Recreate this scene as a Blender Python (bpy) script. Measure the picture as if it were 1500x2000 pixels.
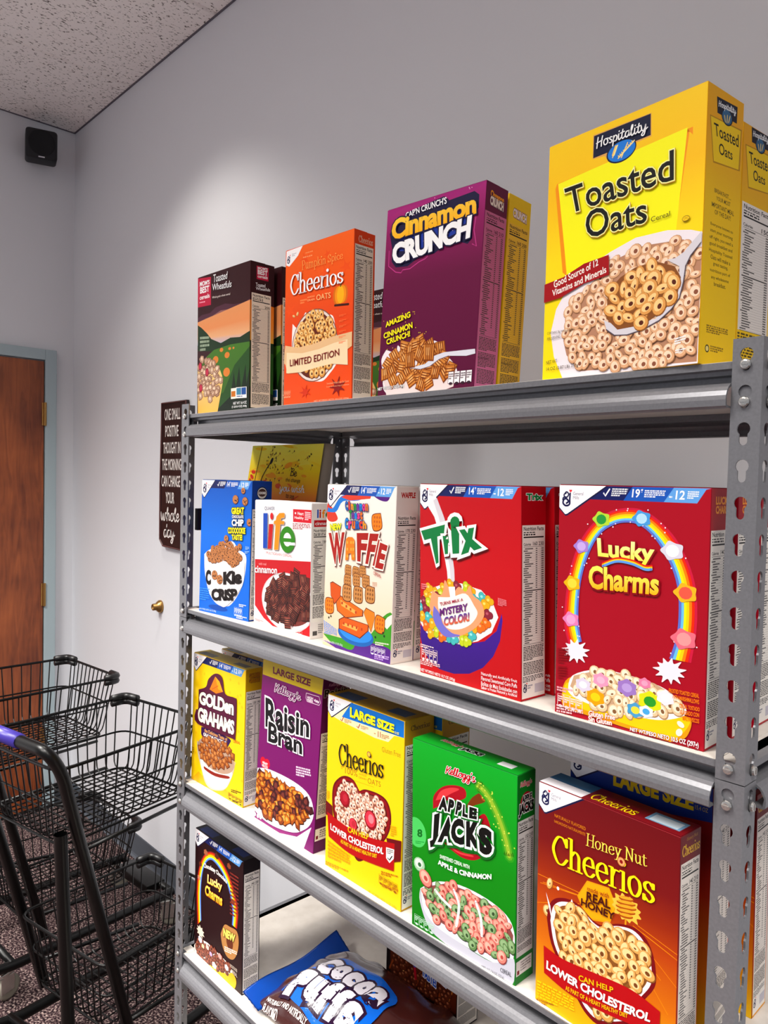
import bpy, bmesh, math, random
from mathutils import Vector, Matrix
from mathutils.geometry import tessellate_polygon

for o in list(bpy.data.objects):
    bpy.data.objects.remove(o)
scene = bpy.context.scene
COL = scene.collection
FLOOR = 1.77            # height of the first keyhole of the posts above the floor
PITCH = 0.0381          # keyhole pitch
SW, SD, FL = 1.2013, 0.4513, 0.0305   # shelving width, depth, post flange

# ---------------------------------------------------------------- camera
cam_d = bpy.data.cameras.new('camera')
cam = bpy.data.objects.new('camera', cam_d); COL.objects.link(cam)
cam_d.sensor_fit = 'VERTICAL'; cam_d.sensor_height = 36.0
cam_d.lens = 36.0 * 1480.0 / 2000.0
cam_d.clip_start = 0.02
R3 = ((0.680656, -0.04615, 0.731148), (0.732221, 0.010615, -0.680984), (0.023667, 0.998878, 0.041017))
M = Matrix.Identity(4)
for i in range(3):
    for j in range(3):
        M[i][j] = R3[i][j]
M.translation = Vector((1.50522, -0.79796, FLOOR - 0.13807))
cam.matrix_world = M
scene.camera = cam

# ---------------------------------------------------------------- light and exposure
world = bpy.data.worlds.new('world'); scene.world = world; world.use_nodes = True
bgn = world.node_tree.nodes['Background']
bgn.inputs[0].default_value = (0.88, 0.91, 1.0, 1); bgn.inputs[1].default_value = 0.42
scene.view_settings.view_transform = 'Standard'
scene.view_settings.look = 'None'
scene.view_settings.gamma = 1
scene.view_settings.use_curve_mapping = False
scene.view_settings.exposure = 0.0
CEIL = 3.27
LAMPS = [(0.6, -1.4, 44), (2.3, -1.35, 70), (-1.1, -1.5, 108), (0.2, -2.9, 130)]   # ceiling troffers: x, y, watts
SPOT = (-0.92, 0.06, 3.24, 62)                                 # recessed downlight by the wall

# ---------------------------------------------------------------- helpers
def lin(h, a=1.0):
    h = h.lstrip('#')
    v = [int(h[i:i + 2], 16) / 255 for i in (0, 2, 4)]
    return tuple(((c + 0.055) / 1.055) ** 2.4 if c > 0.04045 else c / 12.92 for c in v) + (a,)

def mat(name, col, rough=0.5, metal=0.0, spec=0.5, coat=0.0, noise=None, bump=None, emit=None):
    m = bpy.data.materials.new(name); m.use_nodes = True
    nt = m.node_tree; b = nt.nodes['Principled BSDF']
    b.inputs['Base Color'].default_value = lin(col)
    b.inputs['Roughness'].default_value = rough
    b.inputs['Metallic'].default_value = metal
    b.inputs['Specular IOR Level'].default_value = spec
    b.inputs['Coat Weight'].default_value = coat
    b.inputs['Coat Roughness'].default_value = 0.15
    tc = nt.nodes.new('ShaderNodeTexCoord')
    if noise:                                   # (scale, detail, other colour, low, high)
        n = nt.nodes.new('ShaderNodeTexNoise'); n.inputs['Scale'].default_value = noise[0]
        n.inputs['Detail'].default_value = noise[1]
        r = nt.nodes.new('ShaderNodeValToRGB')
        r.color_ramp.elements[0].position = noise[3]; r.color_ramp.elements[1].position = noise[4]
        r.color_ramp.elements[0].color = lin(noise[2]); r.color_ramp.elements[1].color = lin(col)
        nt.links.new(tc.outputs['Object'], n.inputs['Vector'])
        nt.links.new(n.outputs['Fac'], r.inputs['Fac']); nt.links.new(r.outputs['Color'], b.inputs['Base Color'])
    if bump:                                    # (scale, strength, distance)
        n = nt.nodes.new('ShaderNodeTexNoise'); n.inputs['Scale'].default_value = bump[0]
        n.inputs['Detail'].default_value = 4
        u = nt.nodes.new('ShaderNodeBump'); u.inputs['Strength'].default_value = bump[1]
        u.inputs['Distance'].default_value = bump[2]
        nt.links.new(tc.outputs['Object'], n.inputs['Vector'])
        nt.links.new(n.outputs['Fac'], u.inputs['Height']); nt.links.new(u.outputs['Normal'], b.inputs['Normal'])
    if emit:
        b.inputs['Emission Color'].default_value = lin(emit[0]); b.inputs['Emission Strength'].default_value = emit[1]
    return m

def link(name, me, m=None, parent=None, loc=None, rot=None):
    o = bpy.data.objects.new(name, me); COL.objects.link(o)
    if m is not None and me is not None: me.materials.append(m)
    if parent is not None: o.parent = parent
    if loc is not None: o.location = loc
    if rot is not None: o.rotation_euler = rot
    return o

def obj(name, bm, m=None, parent=None, loc=None, rot=None, smooth=False):
    me = bpy.data.meshes.new(name); bm.normal_update(); bm.to_mesh(me); bm.free()
    if smooth:
        for p in me.polygons: p.use_smooth = True
    return link(name, me, m, parent, loc, rot)

def thing(name, label, cat, loc=(0, 0, 0), rz=0, group=None):
    o = bpy.data.objects.new(name, None); COL.objects.link(o)
    o.empty_display_size = 0.05
    o.location = loc; o.rotation_euler = (0, 0, rz)
    o['label'] = label; o['category'] = cat
    if group: o['group'] = group
    return o

def tag(o, label, cat, group=None):
    o['label'] = label; o['category'] = cat
    if group: o['group'] = group
    return o

def struct(o):
    o['kind'] = 'structure'; return o

def box(bm, a, b, bev=0.0, seg=2, mx=None):
    vs = [bm.verts.new((x, y, z)) for x in (a[0], b[0]) for y in (a[1], b[1]) for z in (a[2], b[2])]
    fs = [bm.faces.new([vs[i] for i in f]) for f in ((0, 1, 3, 2), (4, 6, 7, 5), (0, 4, 5, 1), (2, 3, 7, 6), (0, 2, 6, 4), (1, 5, 7, 3))]
    if bev:
        es = list({e for f in fs for e in f.edges})
        r = bmesh.ops.bevel(bm, geom=es, offset=bev, segments=seg, profile=0.5, affect='EDGES')
        vs = list({v for f in r['faces'] for v in f.verts} | {v for v in vs if v.is_valid})
    if mx is not None:
        for v in vs: v.co = mx @ v.co
    return vs

def tube(bm, pts, r, n=8, cap=True, closed=False):
    pts = [Vector(p) for p in pts]
    rings = []; up = None
    N = len(pts)
    for i, p in enumerate(pts):
        if closed: t = (pts[(i + 1) % N] - pts[i - 1])
        elif i == 0: t = pts[1] - p
        elif i == N - 1: t = p - pts[i - 1]
        else: t = (pts[i + 1] - p).normalized() + (p - pts[i - 1]).normalized()
        t = t.normalized()
        if up is None: up = Vector((0, 0, 1)) if abs(t.z) < 0.9 else Vector((1, 0, 0))
        a = (up - t * up.dot(t)).normalized(); up = a; b = t.cross(a)
        rings.append([bm.verts.new(p + (a * math.cos(2 * math.pi * k / n) + b * math.sin(2 * math.pi * k / n)) * r) for k in range(n)])
    for i in range(N if closed else N - 1):
        A, Bq = rings[i], rings[(i + 1) % N]
        for k in range(n): bm.faces.new((A[k], A[(k + 1) % n], Bq[(k + 1) % n], Bq[k]))
    if cap and not closed:
        bm.faces.new(list(reversed(rings[0]))); bm.faces.new(rings[-1])

def rounded(pts, rad, n=5):
    """polyline with rounded corners"""
    pts = [Vector(p) for p in pts]; out = [pts[0]]
    for i in range(1, len(pts) - 1):
        p = pts[i]; a = (pts[i - 1] - p); b = (pts[i + 1] - p)
        r = min(rad, a.length * 0.49, b.length * 0.49)
        a = p + a.normalized() * r; b = p + b.normalized() * r
        for k in range(n + 1):
            t = k / n; out.append(a * (1 - t) ** 2 + p * 2 * t * (1 - t) + b * t * t)
    return out + [pts[-1]]

def lathe(bm, prof, n=20, mx=None):
    rings = []
    for r, z in prof:
        ring = []
        for k in range(n):
            c = Vector((r * math.cos(2 * math.pi * k / n), r * math.sin(2 * math.pi * k / n), z))
            ring.append(bm.verts.new(mx @ c if mx is not None else c))
        rings.append(ring)
    for A, Bq in zip(rings, rings[1:]):
        for k in range(n): bm.faces.new((A[k], A[(k + 1) % n], Bq[(k + 1) % n], Bq[k]))
    bm.faces.new(list(reversed(rings[0]))); bm.faces.new(rings[-1])

def prism(bm, prof, fn):
    """extrude a closed 2-D profile between fn(p,0) and fn(p,1)"""
    A = [bm.verts.new(fn(p, 0)) for p in prof]; Bq = [bm.verts.new(fn(p, 1)) for p in prof]
    n = len(prof)
    for k in range(n): bm.faces.new((A[k], A[(k + 1) % n], Bq[(k + 1) % n], Bq[k]))
    for loop in (A, Bq):
        tri = tessellate_polygon([[Vector((p[0], p[1], 0)) for p in prof]])
        for t in tri:
            try: bm.faces.new([loop[i] for i in t])
            except ValueError: pass
# ---------------------------------------------------------------- materials
def wood_mat(name, a, b):
    m = bpy.data.materials.new(name); m.use_nodes = True; nt = m.node_tree; P = nt.nodes['Principled BSDF']
    P.inputs['Roughness'].default_value = 0.38
    tc = nt.nodes.new('ShaderNodeTexCoord'); mp = nt.nodes.new('ShaderNodeMapping'); mp.inputs['Scale'].default_value = (1, 14, 1.6)
    n = nt.nodes.new('ShaderNodeTexNoise'); n.inputs['Scale'].default_value = 2.6; n.inputs['Detail'].default_value = 8
    n.inputs['Distortion'].default_value = 1.4
    n2 = nt.nodes.new('ShaderNodeTexNoise'); n2.inputs['Scale'].default_value = 5; n2.inputs['Detail'].default_value = 3
    mx = nt.nodes.new('ShaderNodeMath'); mx.operation = 'MULTIPLY_ADD'; mx.inputs[1].default_value = 0.5
    sc = nt.nodes.new('ShaderNodeMath'); sc.operation = 'MULTIPLY'; sc.inputs[1].default_value = 0.5
    r = nt.nodes.new('ShaderNodeValToRGB'); r.color_ramp.elements[0].position = 0.33; r.color_ramp.elements[1].position = 0.72
    r.color_ramp.elements[0].color = lin(a); r.color_ramp.elements[1].color = lin(b)
    L = nt.links.new
    L(tc.outputs['Object'], mp.inputs['Vector']); L(mp.outputs['Vector'], n.inputs['Vector']); L(tc.outputs['Object'], n2.inputs['Vector'])
    L(n2.outputs['Fac'], sc.inputs[0]); L(n.outputs['Fac'], mx.inputs[0]); L(sc.outputs[0], mx.inputs[2])
    L(mx.outputs[0], r.inputs['Fac']); L(r.outputs['Color'], P.inputs['Base Color'])
    return m

def carpet_mat():
    m = bpy.data.materials.new('speckled_carpet'); m.use_nodes = True; nt = m.node_tree; P = nt.nodes['Principled BSDF']
    P.inputs['Roughness'].default_value = 0.95; P.inputs['Specular IOR Level'].default_value = 0.1
    tc = nt.nodes.new('ShaderNodeTexCoord')
    n = nt.nodes.new('ShaderNodeTexNoise'); n.inputs['Scale'].default_value = 150; n.inputs['Detail'].default_value = 3
    r = nt.nodes.new('ShaderNodeValToRGB')
    r.color_ramp.elements[0].position = 0.42; r.color_ramp.elements[1].position = 0.64
    r.color_ramp.elements[0].color = lin('#1a1215'); r.color_ramp.elements[1].color = lin('#94827b')
    e = r.color_ramp.elements.new(0.53); e.color = lin('#4d3a3c')
    u = nt.nodes.new('ShaderNodeBump'); u.inputs['Strength'].default_value = 0.8; u.inputs['Distance'].default_value = 0.004
    L = nt.links.new
    L(tc.outputs['Object'], n.inputs['Vector']); L(n.outputs['Fac'], r.inputs['Fac']); L(r.outputs['Color'], P.inputs['Base Color'])
    L(n.outputs['Fac'], u.inputs['Height']); L(u.outputs['Normal'], P.inputs['Normal'])
    return m

def tile_mat():
    m = bpy.data.materials.new('fissured_ceiling_tile'); m.use_nodes = True; nt = m.node_tree; P = nt.nodes['Principled BSDF']
    P.inputs['Roughness'].default_value = 0.9
    tc = nt.nodes.new('ShaderNodeTexCoord')
    mp = nt.nodes.new('ShaderNodeMapping'); mp.inputs['Scale'].default_value = (1, 0.55, 1)
    v = nt.nodes.new('ShaderNodeTexNoise'); v.inputs['Scale'].default_value = 150; v.inputs['Detail'].default_value = 2
    r = nt.nodes.new('ShaderNodeValToRGB'); r.color_ramp.elements[0].position = 0.33; r.color_ramp.elements[1].position = 0.41
    r.color_ramp.elements[0].color = lin('#6e6662'); r.color_ramp.elements[1].color = lin('#f4efec')
    L = nt.links.new
    L(tc.outputs['Object'], mp.inputs['Vector']); L(mp.outputs['Vector'], v.inputs['Vector'])
    L(v.outputs['Fac'], r.inputs['Fac']); L(r.outputs['Color'], P.inputs['Base Color'])
    return m

M_wall = mat('painted_wall', '#dcdee3', 0.55, bump=(90, 0.12, 0.002))
M_tile = tile_mat(); M_carpet = carpet_mat()
M_base = mat('vinyl_baseboard', '#4a5058', 0.45)
M_frame = mat('pale_blue_paint', '#a4b6bc', 0.4)
M_door = wood_mat('stained_door_veneer', '#5e2710', '#a4562a')
M_brass = mat('brass', '#b58a50', 0.3, metal=0.9)
M_steel = mat('grey_powder_coat', '#77777b', 0.34, metal=0.3, spec=0.6, noise=(300, 2, '#6e6e72', 0.3, 0.7))
M_zinc = mat('zinc_rivet', '#c9c7c2', 0.25, metal=0.9)
M_board = mat('white_particle_board', '#dcd5cc', 0.55, noise=(40, 3, '#d0c8be', 0.3, 0.7))
M_black = mat('black_enamel_wire', '#020202', 0.34, spec=0.3)
M_blackp = mat('black_plastic', '#0a0a0c', 0.4)
M_purple = mat('purple_grip_plastic', '#3b2f8f', 0.3)
M_rubber = mat('grey_caster_rubber', '#8a8578', 0.6)
M_speaker = mat('speaker_black', '#07070f', 0.6)
M_silver = mat('silver_badge', '#c8c8d0', 0.3, metal=0.6)

# ---------------------------------------------------------------- room
WY = 0.62; WX = -2.265
def slab(name, a, b, m):
    bm = bmesh.new(); box(bm, a, b); return struct(obj(name, bm, m))
slab('wall_back', (WX, WY, 0), (4.2, WY + 0.12, CEIL + 0.1), M_wall)
slab('wall_left', (WX - 0.12, -4.2, 0), (WX, WY + 0.12, CEIL + 0.1), M_wall)
slab('floor', (WX - 0.12, -4.2, -0.05), (4.2, WY + 0.12, 0), M_carpet)
# lay-in ceiling: tiles with narrow bevelled joints, one mesh
bm = bmesh.new()
tx = 0.70; x0 = -1.645 - 2 * tx
for i in range(10):
    for j in range(4):
        a = x0 + i * tx; b = a + tx; y1 = WY + 0.10 - j * 1.22; y0 = y1 - 1.22
        g = 0.011
        bot = [bm.verts.new(v) for v in ((a + g, y0 + g, CEIL), (b - g, y0 + g, CEIL), (b - g, y1 - g, CEIL), (a + g, y1 - g, CEIL))]
        top = [bm.verts.new(v) for v in ((a, y0, CEIL + 0.012), (b, y0, CEIL + 0.012), (b, y1, CEIL + 0.012), (a, y1, CEIL + 0.012))]
        bm.faces.new(bot)
        for k in range(4): bm.faces.new((bot[k], bot[(k + 1) % 4], top[(k + 1) % 4], top[k]))
box(bm, (WX - 0.1, -4.2, CEIL + 0.012), (4.2, WY + 0.1, CEIL + 0.05))
struct(obj('ceiling', bm, M_tile))
def skirting(name, p0, p1, n):
    bm = bmesh.new()
    prof = [(0, 0), (0.006, 0), (0.003, 0.012), (0.003, 0.094), (0.0015, 0.1), (0, 0.1)]
    prof = [(0, 0), (0.014, 0), (0.007, 0.006), (0.004, 0.014), (0.003, 0.096), (0.001, 0.1), (0, 0.1)]
    prism(bm, prof, lambda p, t: Vector(p0 if t == 0 else p1) + Vector(n) * p[0] + Vector((0, 0, p[1])))
    struct(obj(name, bm, M_base))
skirting('baseboard_back', (WX, WY, 0), (4.2, WY, 0), (0, -1, 0))
skirting('baseboard_left', (WX, 0.53, 0), (WX, WY, 0), (1, 0, 0))
# shadow-line angle where ceiling meets the walls
bm = bmesh.new(); box(bm, (WX, WY - 0.007, CEIL - 0.003), (4.2, WY, CEIL)); struct(obj('trim_1', bm, mat('wall_angle', '#5b5660', 0.6)))
bm = bmesh.new(); box(bm, (WX, -4.2, CEIL - 0.003), (WX + 0.007, WY - 0.007, CEIL)); struct(obj('trim_2', bm, bpy.data.materials['wall_angle']))

# door in the left wall
DY, DH = 0.478, 2.165
bm = bmesh.new(); box(bm, (WX - 0.002, DY - 0.92, 0.01), (WX + 0.022, DY - 0.004, DH - 0.006), 0.002)
door = struct(obj('door_1', bm, M_door))
for z in (FLOOR + 0.14, FLOOR - 0.72, 0.35):
    bm = bmesh.new()
    lathe(bm, [(0.0065, -0.055), (0.0065, 0.055)], 12, Matrix.Translation((WX + 0.031, DY - 0.001, z)))
    box(bm, (WX + 0.0225, DY - 0.014, z - 0.054), (WX + 0.026, DY + 0.012, z + 0.054))
    for zz in (-0.034, -0.011, 0.011, 0.034):
        lathe(bm, [(0.0069, zz - 0.0008), (0.0069, zz + 0.0008)], 12, Matrix.Translation((WX + 0.031, DY - 0.001, z)))
    obj('hinge', bm, M_brass, door)
bm = bmesh.new()
lathe(bm, [(0.026, 0), (0.026, 0.008), (0.011, 0.012), (0.011, 0.04), (0.024, 0.048), (0.028, 0.06), (0.02, 0.07)], 20,
      Matrix.Translation((WX + 0.022, DY - 0.86, 0.98)) @ Matrix.Rotation(math.pi / 2, 4, 'Y'))
obj('door_knob', bm, M_brass, door, smooth=True)
bm = bmesh.new()
box(bm, (WX, DY, 0), (WX + 0.03, DY + 0.052, DH + 0.05), 0.003)
box(bm, (WX, DY - 0.976, 0), (WX + 0.03, DY - 0.924, DH + 0.05), 0.003)
box(bm, (WX, DY - 0.924, DH), (WX + 0.03, DY, DH + 0.05), 0.003)
struct(obj('trim_3', bm, M_frame))

# ceiling lamps (troffers) and the recessed downlight
M_lens = mat('lit_lens', '#ffffff', 0.5, emit=('#fff4e6', 3.0))
M_pan = mat('white_enamel_pan', '#e8e8e6', 0.4)
for k, (lx, ly, w) in enumerate(LAMPS):
    t = thing('ceiling_light', ['recessed fluorescent ceiling panel straight above the photographer', 'recessed fluorescent ceiling panel right of the shelving',
              'recessed fluorescent ceiling panel in front of the wooden door', 'recessed fluorescent ceiling panel farthest from the shelving'][k], 'ceiling light', (lx, ly, CEIL))
    bm = bmesh.new(); box(bm, (-0.30, -0.60, -0.012), (0.30, 0.60, -0.002)); obj('frame', bm, M_pan, t)
    bm = bmesh.new(); box(bm, (-0.27, -0.57, -0.016), (0.27, 0.57, -0.0125)); obj('diffuser', bm, M_lens, t)
    ld = bpy.data.lights.new('panel_light', 'AREA'); ld.shape = 'RECTANGLE'; ld.size = 0.54; ld.size_y = 1.14
    ld.energy = w; ld.color = (1.0, 0.968, 0.925)
    ld.spread = math.radians(112)
    lo = bpy.data.objects.new('panel_light', ld); COL.objects.link(lo); lo.parent = t; lo.location = (0, 0, -0.03)
t = thing('downlight', 'round recessed downlight in the ceiling close to the back wall', 'ceiling light', (SPOT[0], SPOT[1], CEIL))
bm = bmesh.new(); lathe(bm, [(0.075, -0.001), (0.085, -0.001), (0.085, -0.006), (0.07, -0.010), (0.066, -0.003)], 28); obj('trim_ring', bm, M_pan, t)
ld = bpy.data.lights.new('downlight_lamp', 'SPOT'); ld.energy = SPOT[3]; ld.spot_size = math.radians(106); ld.spot_blend = 0.6
ld.shadow_soft_size = 0.09; ld.color = (1.0, 0.93, 0.84)
lo = bpy.data.objects.new('downlight_lamp', ld); COL.objects.link(lo); lo.parent = t; lo.location = (0, 0, -0.02)

# ---------------------------------------------------------------- shelving unit
shelf = thing('shelving_unit', 'grey metal rivet shelving unit with keyhole posts and white boards, holding cereal boxes', 'shelving')
def keyhole(cx, cz):
    pts = []; r = 0.0068; hw = 0.0043
    a0 = math.asin(hw / r)
    for k in range(13):
        a = -math.pi / 2 + a0 + (2 * math.pi - 2 * a0) * k / 12
        pts.append((cx + r * math.cos(a), cz + r * math.sin(a)))
    zb = cz + 0.0068 - 0.0237 + hw
    for k in range(7):
        a = math.pi + math.pi * k / 6
        pts.append((cx + hw * math.cos(a), zb + hw * math.sin(a)))
    return pts
def flange(bm, z_lo, z_hi, fn, hx=0.0165, u0=0.0):
    """flat strip of width FL with keyholes; fn(u, z, t) -> position, t = 0 outside, 1 inside"""
    th = 0.0022
    zs = []
    i = 0
    while FLOOR - i * PITCH > z_lo:
        zc = FLOOR - i * PITCH
        if zc < z_hi - 0.007: zs.append(zc)
        i += 1
    cuts = [z_hi] + [(zs[k] + zs[k + 1]) / 2 - 0.005 for k in range(len(zs) - 1)] + [z_lo]
    def wall(loop, close=True):
        n = len(loop)
        o = [bm.verts.new(fn(u, z, 0)) for u, z in loop]; q = [bm.verts.new(fn(u, z, th)) for u, z in loop]
        for k in range(n if close else n - 1):
            bm.faces.new((o[k], o[(k + 1) % n], q[(k + 1) % n], q[k]))
    for k, zc in enumerate(zs):
        a, b = cuts[k + 1], cuts[k]
        outer = [(u0, a), (FL, a), (FL, b), (u0, b)]
        hole = keyhole(hx, zc)
        holes = [hole] if zc - 0.018 > a else []
        polys = [[Vector((u, z, 0)) for u, z in outer]] + [[Vector((u, z, 0)) for u, z in h] for h in holes]
        flat = [p for l in polys for p in l]
        tris = tessellate_polygon(polys)
        for t in (0, th):
            vs = [bm.verts.new(fn(p.x, p.y, t)) for p in flat]
            for tr in tris: bm.faces.new([vs[i] for i in (tr if t else tr[::-1])])
        for h in holes: wall(h)
    wall([(FL, z_lo), (FL, z_hi)], False); (wall([(0, z_lo), (0, z_hi)], False) if u0 == 0 else None)
    wall([(u0, z_hi), (FL, z_hi)], False); wall([(u0, z_lo), (FL, z_lo)], False)
ZTOP = FLOOR + 0.0165; ZMID = FLOOR - 11.52 * PITCH - 0.006 + 0.001
SHELVES = [0, 11, 21, 31, 41]
bmr = bmesh.new()
lathe(bmr, [(0.0035, 0.0), (0.0052, 0.001), (0.0056, 0.0026), (0.0046, 0.0042), (0.003, 0.0046)], 14)
box(bmr, (-0.0035, -0.0007, 0.0044), (0.0035, 0.0007, 0.0054))
rivet_me = bpy.data.meshes.new('rivet'); bmr.to_mesh(rivet_me); bmr.free(); rivet_me.materials.append(M_zinc)
for sx in (0, 1):
    for sy in (0, 1):
        def ff(u, z, t): return (SW - u if sx else u, SD - t if sy else t, z)
        def fs(u, z, t): return (SW - t if sx else t, SD - u if sy else u, z)
        prev = None
        for zl, zh in ((ZMID + 0.0012, ZTOP), (0.0, ZMID)):
            bm = bmesh.new(); flange(bm, zl, zh, ff); flange(bm, zl, zh, fs, u0=0.0022)
            bmesh.ops.recalc_face_normals(bm, faces=bm.faces)
            po = obj('post', bm, M_steel, shelf)
            for i in SHELVES:
                for k in (0, 1):
                    z = FLOOR - (i + k) * PITCH - 0.0105
                    if not (zl < z < zh): continue
                    r = link('rivet', rivet_me, None, po, (SW - 0.0165 if sx else 0.0165, SD if sy else 0, z), (-math.pi / 2 if sy else math.pi / 2, 0, 0))
                    r = link('rivet', rivet_me, None, po, (SW if sx else 0, SD - 0.0165 if sy else 0.0165, z), (0, math.pi / 2 if sx else -math.pi / 2, 0))
    # foot plates
PROF = [(0.026, 0.0), (0.0028, 0.0), (0.0028, -0.0072), (0.012, -0.0080), (0.0125, -0.0125), (0.022, -0.0135), (0.022, -0.0215),
        (0.006, -0.0215), (0.000, -0.0232), (-0.0045, -0.0262), (-0.008, -0.0305), (-0.0100, -0.0355), (-0.0106, -0.040), (-0.0100, -0.0465), (-0.0085, -0.048),
        (0.004, -0.048), (0.004, -0.0465), (-0.007, -0.0455), (-0.0085, -0.037), (-0.004, -0.0285), (0.004, -0.0245), (0.026, -0.0228)]
PROF_IN = [(0.012, 0.0), (0.0028, 0.0), (0.0028, -0.0068), (0.0085, -0.0085), (0.0105, -0.0145), (0.0105, -0.0205),
           (0.004, -0.0225), (0.0026, -0.027), (0.0026, -0.048), (0.0046, -0.048), (0.0046, -0.027), (0.012, -0.0225)]
for i in SHELVES:
    zs = FLOOR - i * PITCH - 0.006
    for side in ('front', 'back', 'left', 'right'):
        bm = bmesh.new()
        if side in ('front', 'back'):
            def P(p, t, x0, x1, s=side):
                y = p[0]; return (x0 if t == 0 else x1, y if s == 'front' else SD - y, zs + p[1])
            prism(bm, PROF_IN, lambda p, t: P(p, t, 0.003, FL + 0.0003)); prism(bm, PROF_IN, lambda p, t: P(p, t, SW - FL - 0.0006, SW - 0.003))
            prism(bm, PROF, lambda p, t: P(p, t, FL + 0.007 * (1 if p[0] < 0.0005 else 0) + 0.0004, SW - FL - 0.0008))
        else:
            def P(p, t, y0, y1, s=side):
                x = p[0]; return (x if s == 'left' else SW - x, y0 if t == 0 else y1, zs + p[1])
            prism(bm, PROF_IN, lambda p, t: P(p, t, 0.013, FL + 0.0003)); prism(bm, PROF_IN, lambda p, t: P(p, t, SD - FL - 0.0003, SD - 0.013))
            prism(bm, PROF, lambda p, t: P(p, t, FL + 0.0004, SD - FL - 0.0004))
        bmesh.ops.recalc_face_normals(bm, faces=bm.faces)
        obj('shelf_beam', bm, M_steel, shelf)
    bm = bmesh.new(); box(bm, (0.0128, 0.0128, zs - 0.012), (SW - 0.0128, SD - 0.0128, zs), 0.0006, 1)
    # board laps onto the beam lips
    box(bm, (FL + 0.001, 0.0045, zs + 0.0001), (SW - FL - 0.001, SD - 0.0045, zs + 0.0006))
    obj('shelf_board', bm, M_board, shelf)

# ---------------------------------------------------------------- wall-mounted speaker, brass bumper
sp = thing('wall_speaker', 'small black loudspeaker mounted high in the corner above the wooden door', 'speaker', (WX, 0.458, 3.13))
bm = bmesh.new(); box(bm, (0.04, -0.066, -0.068), (0.15, 0.066, 0.062), 0.014, 4, Matrix.Rotation(-0.28, 4, 'Z') @ Matrix.Rotation(0.08, 4, 'Y'))
obj('cabinet', bm, M_speaker, sp, smooth=True)
mm = Matrix.Rotation(-0.28, 4, 'Z') @ Matrix.Rotation(0.08, 4, 'Y')
bm = bmesh.new(); lathe(bm, [(0.055, 0), (0.056, 0.003), (0.053, 0.005), (0.03, 0.004), (0.01, 0.003)], 32, mm @ Matrix.Translation((0.1495, 0, 0.0)) @ Matrix.Rotation(math.pi / 2, 4, 'Y'))
obj('grille', bm, mat('speaker_grille', '#020208', 0.8, bump=(600, 0.5, 0.001)), sp)
bm = bmesh.new(); box(bm, (0.15, -0.013, -0.063), (0.152, 0.013, -0.058), 0, 2, mm); obj('badge', bm, M_silver, sp)
bm = bmesh.new(); box(bm, (0.0, -0.03, -0.03), (0.008, 0.03, 0.03)); tube(bm, [(0.005, 0, 0), (0.07, -0.01, 0)], 0.012); obj('bracket', bm, M_blackp, sp)
bm = bmesh.new()
lathe(bm, [(0.026, 0), (0.026, 0.006), (0.019, 0.016), (0.0135, 0.020), (0.0135, 0.034), (0.0105, 0.036), (0.0095, 0.031), (0.002, 0.030)], 28, Matrix.Rotation(math.pi / 2, 4, 'X'))
o = obj('door_stop', bm, M_brass, None, (-1.325, WY, FLOOR - 0.665), smooth=True)
tag(o, 'round brass wall bumper on the bare wall left of the shelving', 'door stop')

# ---------------------------------------------------------------- shopping carts
def basket(parent, name, yb, yf, wb, wf, z0, z1, m, mesh_n=9, inset=0.035, curve=0.045):
    """open wire basket: rim at z1 from (±wb/2, yb) back to (±wf/2, yf) front; floor at z0 inset"""
    bm = bmesh.new()
    def rim(t, z, ins):
        b, f = wb / 2 - ins, wf / 2 - ins
        return [(-b, yb + ins, z), (-f, yf - ins, z), (f, yf - ins, z), (b, yb + ins, z)]
    for fr, r in ((1.0, 0.0042), (0.52, 0.0028), (0.0, 0.0034)):
        ins = inset * (1 - fr); z = z0 + (z1 - z0) * fr
        c = rim(0, z, ins)
        mid = Vector(c[0]).lerp(Vector(c[3]), 0.5)
        tube(bm, rounded([mid] + c + [mid], curve, 5), r, 7)
    # U shaped wires across (side - floor - side) and along (back - floor - front)
    n = int((yf - yb) / 0.032)
    for k in range(1, n):
        t = k / n; y = yb + (yf - yb) * t; w = (wb + (wf - wb) * t) / 2
        yi = yb + inset + (yf - yb - 2 * inset) * t
        tube(bm, rounded([(-w, y, z1), (-w + inset * 0.9, yi, z0 + 0.004), (w - inset * 0.9, yi, z0 + 0.004), (w, y, z1)], 0.03, 4), 0.0021, 5)
    n = int(wb / 0.030)
    for k in range(1, n):
        t = k / n - 0.5
        tube(bm, rounded([(t * wb, yb, z1), (t * (wb - 2 * inset), yb + inset * 0.9, z0 - 0.002), (t * (wf - 2 * inset), yf - inset * 0.9, z0 - 0.002), (t * wf, yf, z1)], 0.03, 4), 0.0021, 5)
    o = obj(name, bm, m, parent)
    return o
def corner_cap(parent, x, y, z, s):
    bm = bmesh.new()
    pts = rounded([(x - s * 0.055, y, z), (x, y, z), (x + s * 0.0, y - 0.05, z)], 0.03, 5)
    tube(bm, [Vector(p) + Vector((0, 0, 0.004)) for p in pts], 0.011, 8)
    tube(bm, [Vector(p) + Vector((0, 0, -0.012)) for p in pts], 0.010, 8)
    o = obj('corner_cap', bm, M_blackp, parent, smooth=True); return o
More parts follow.
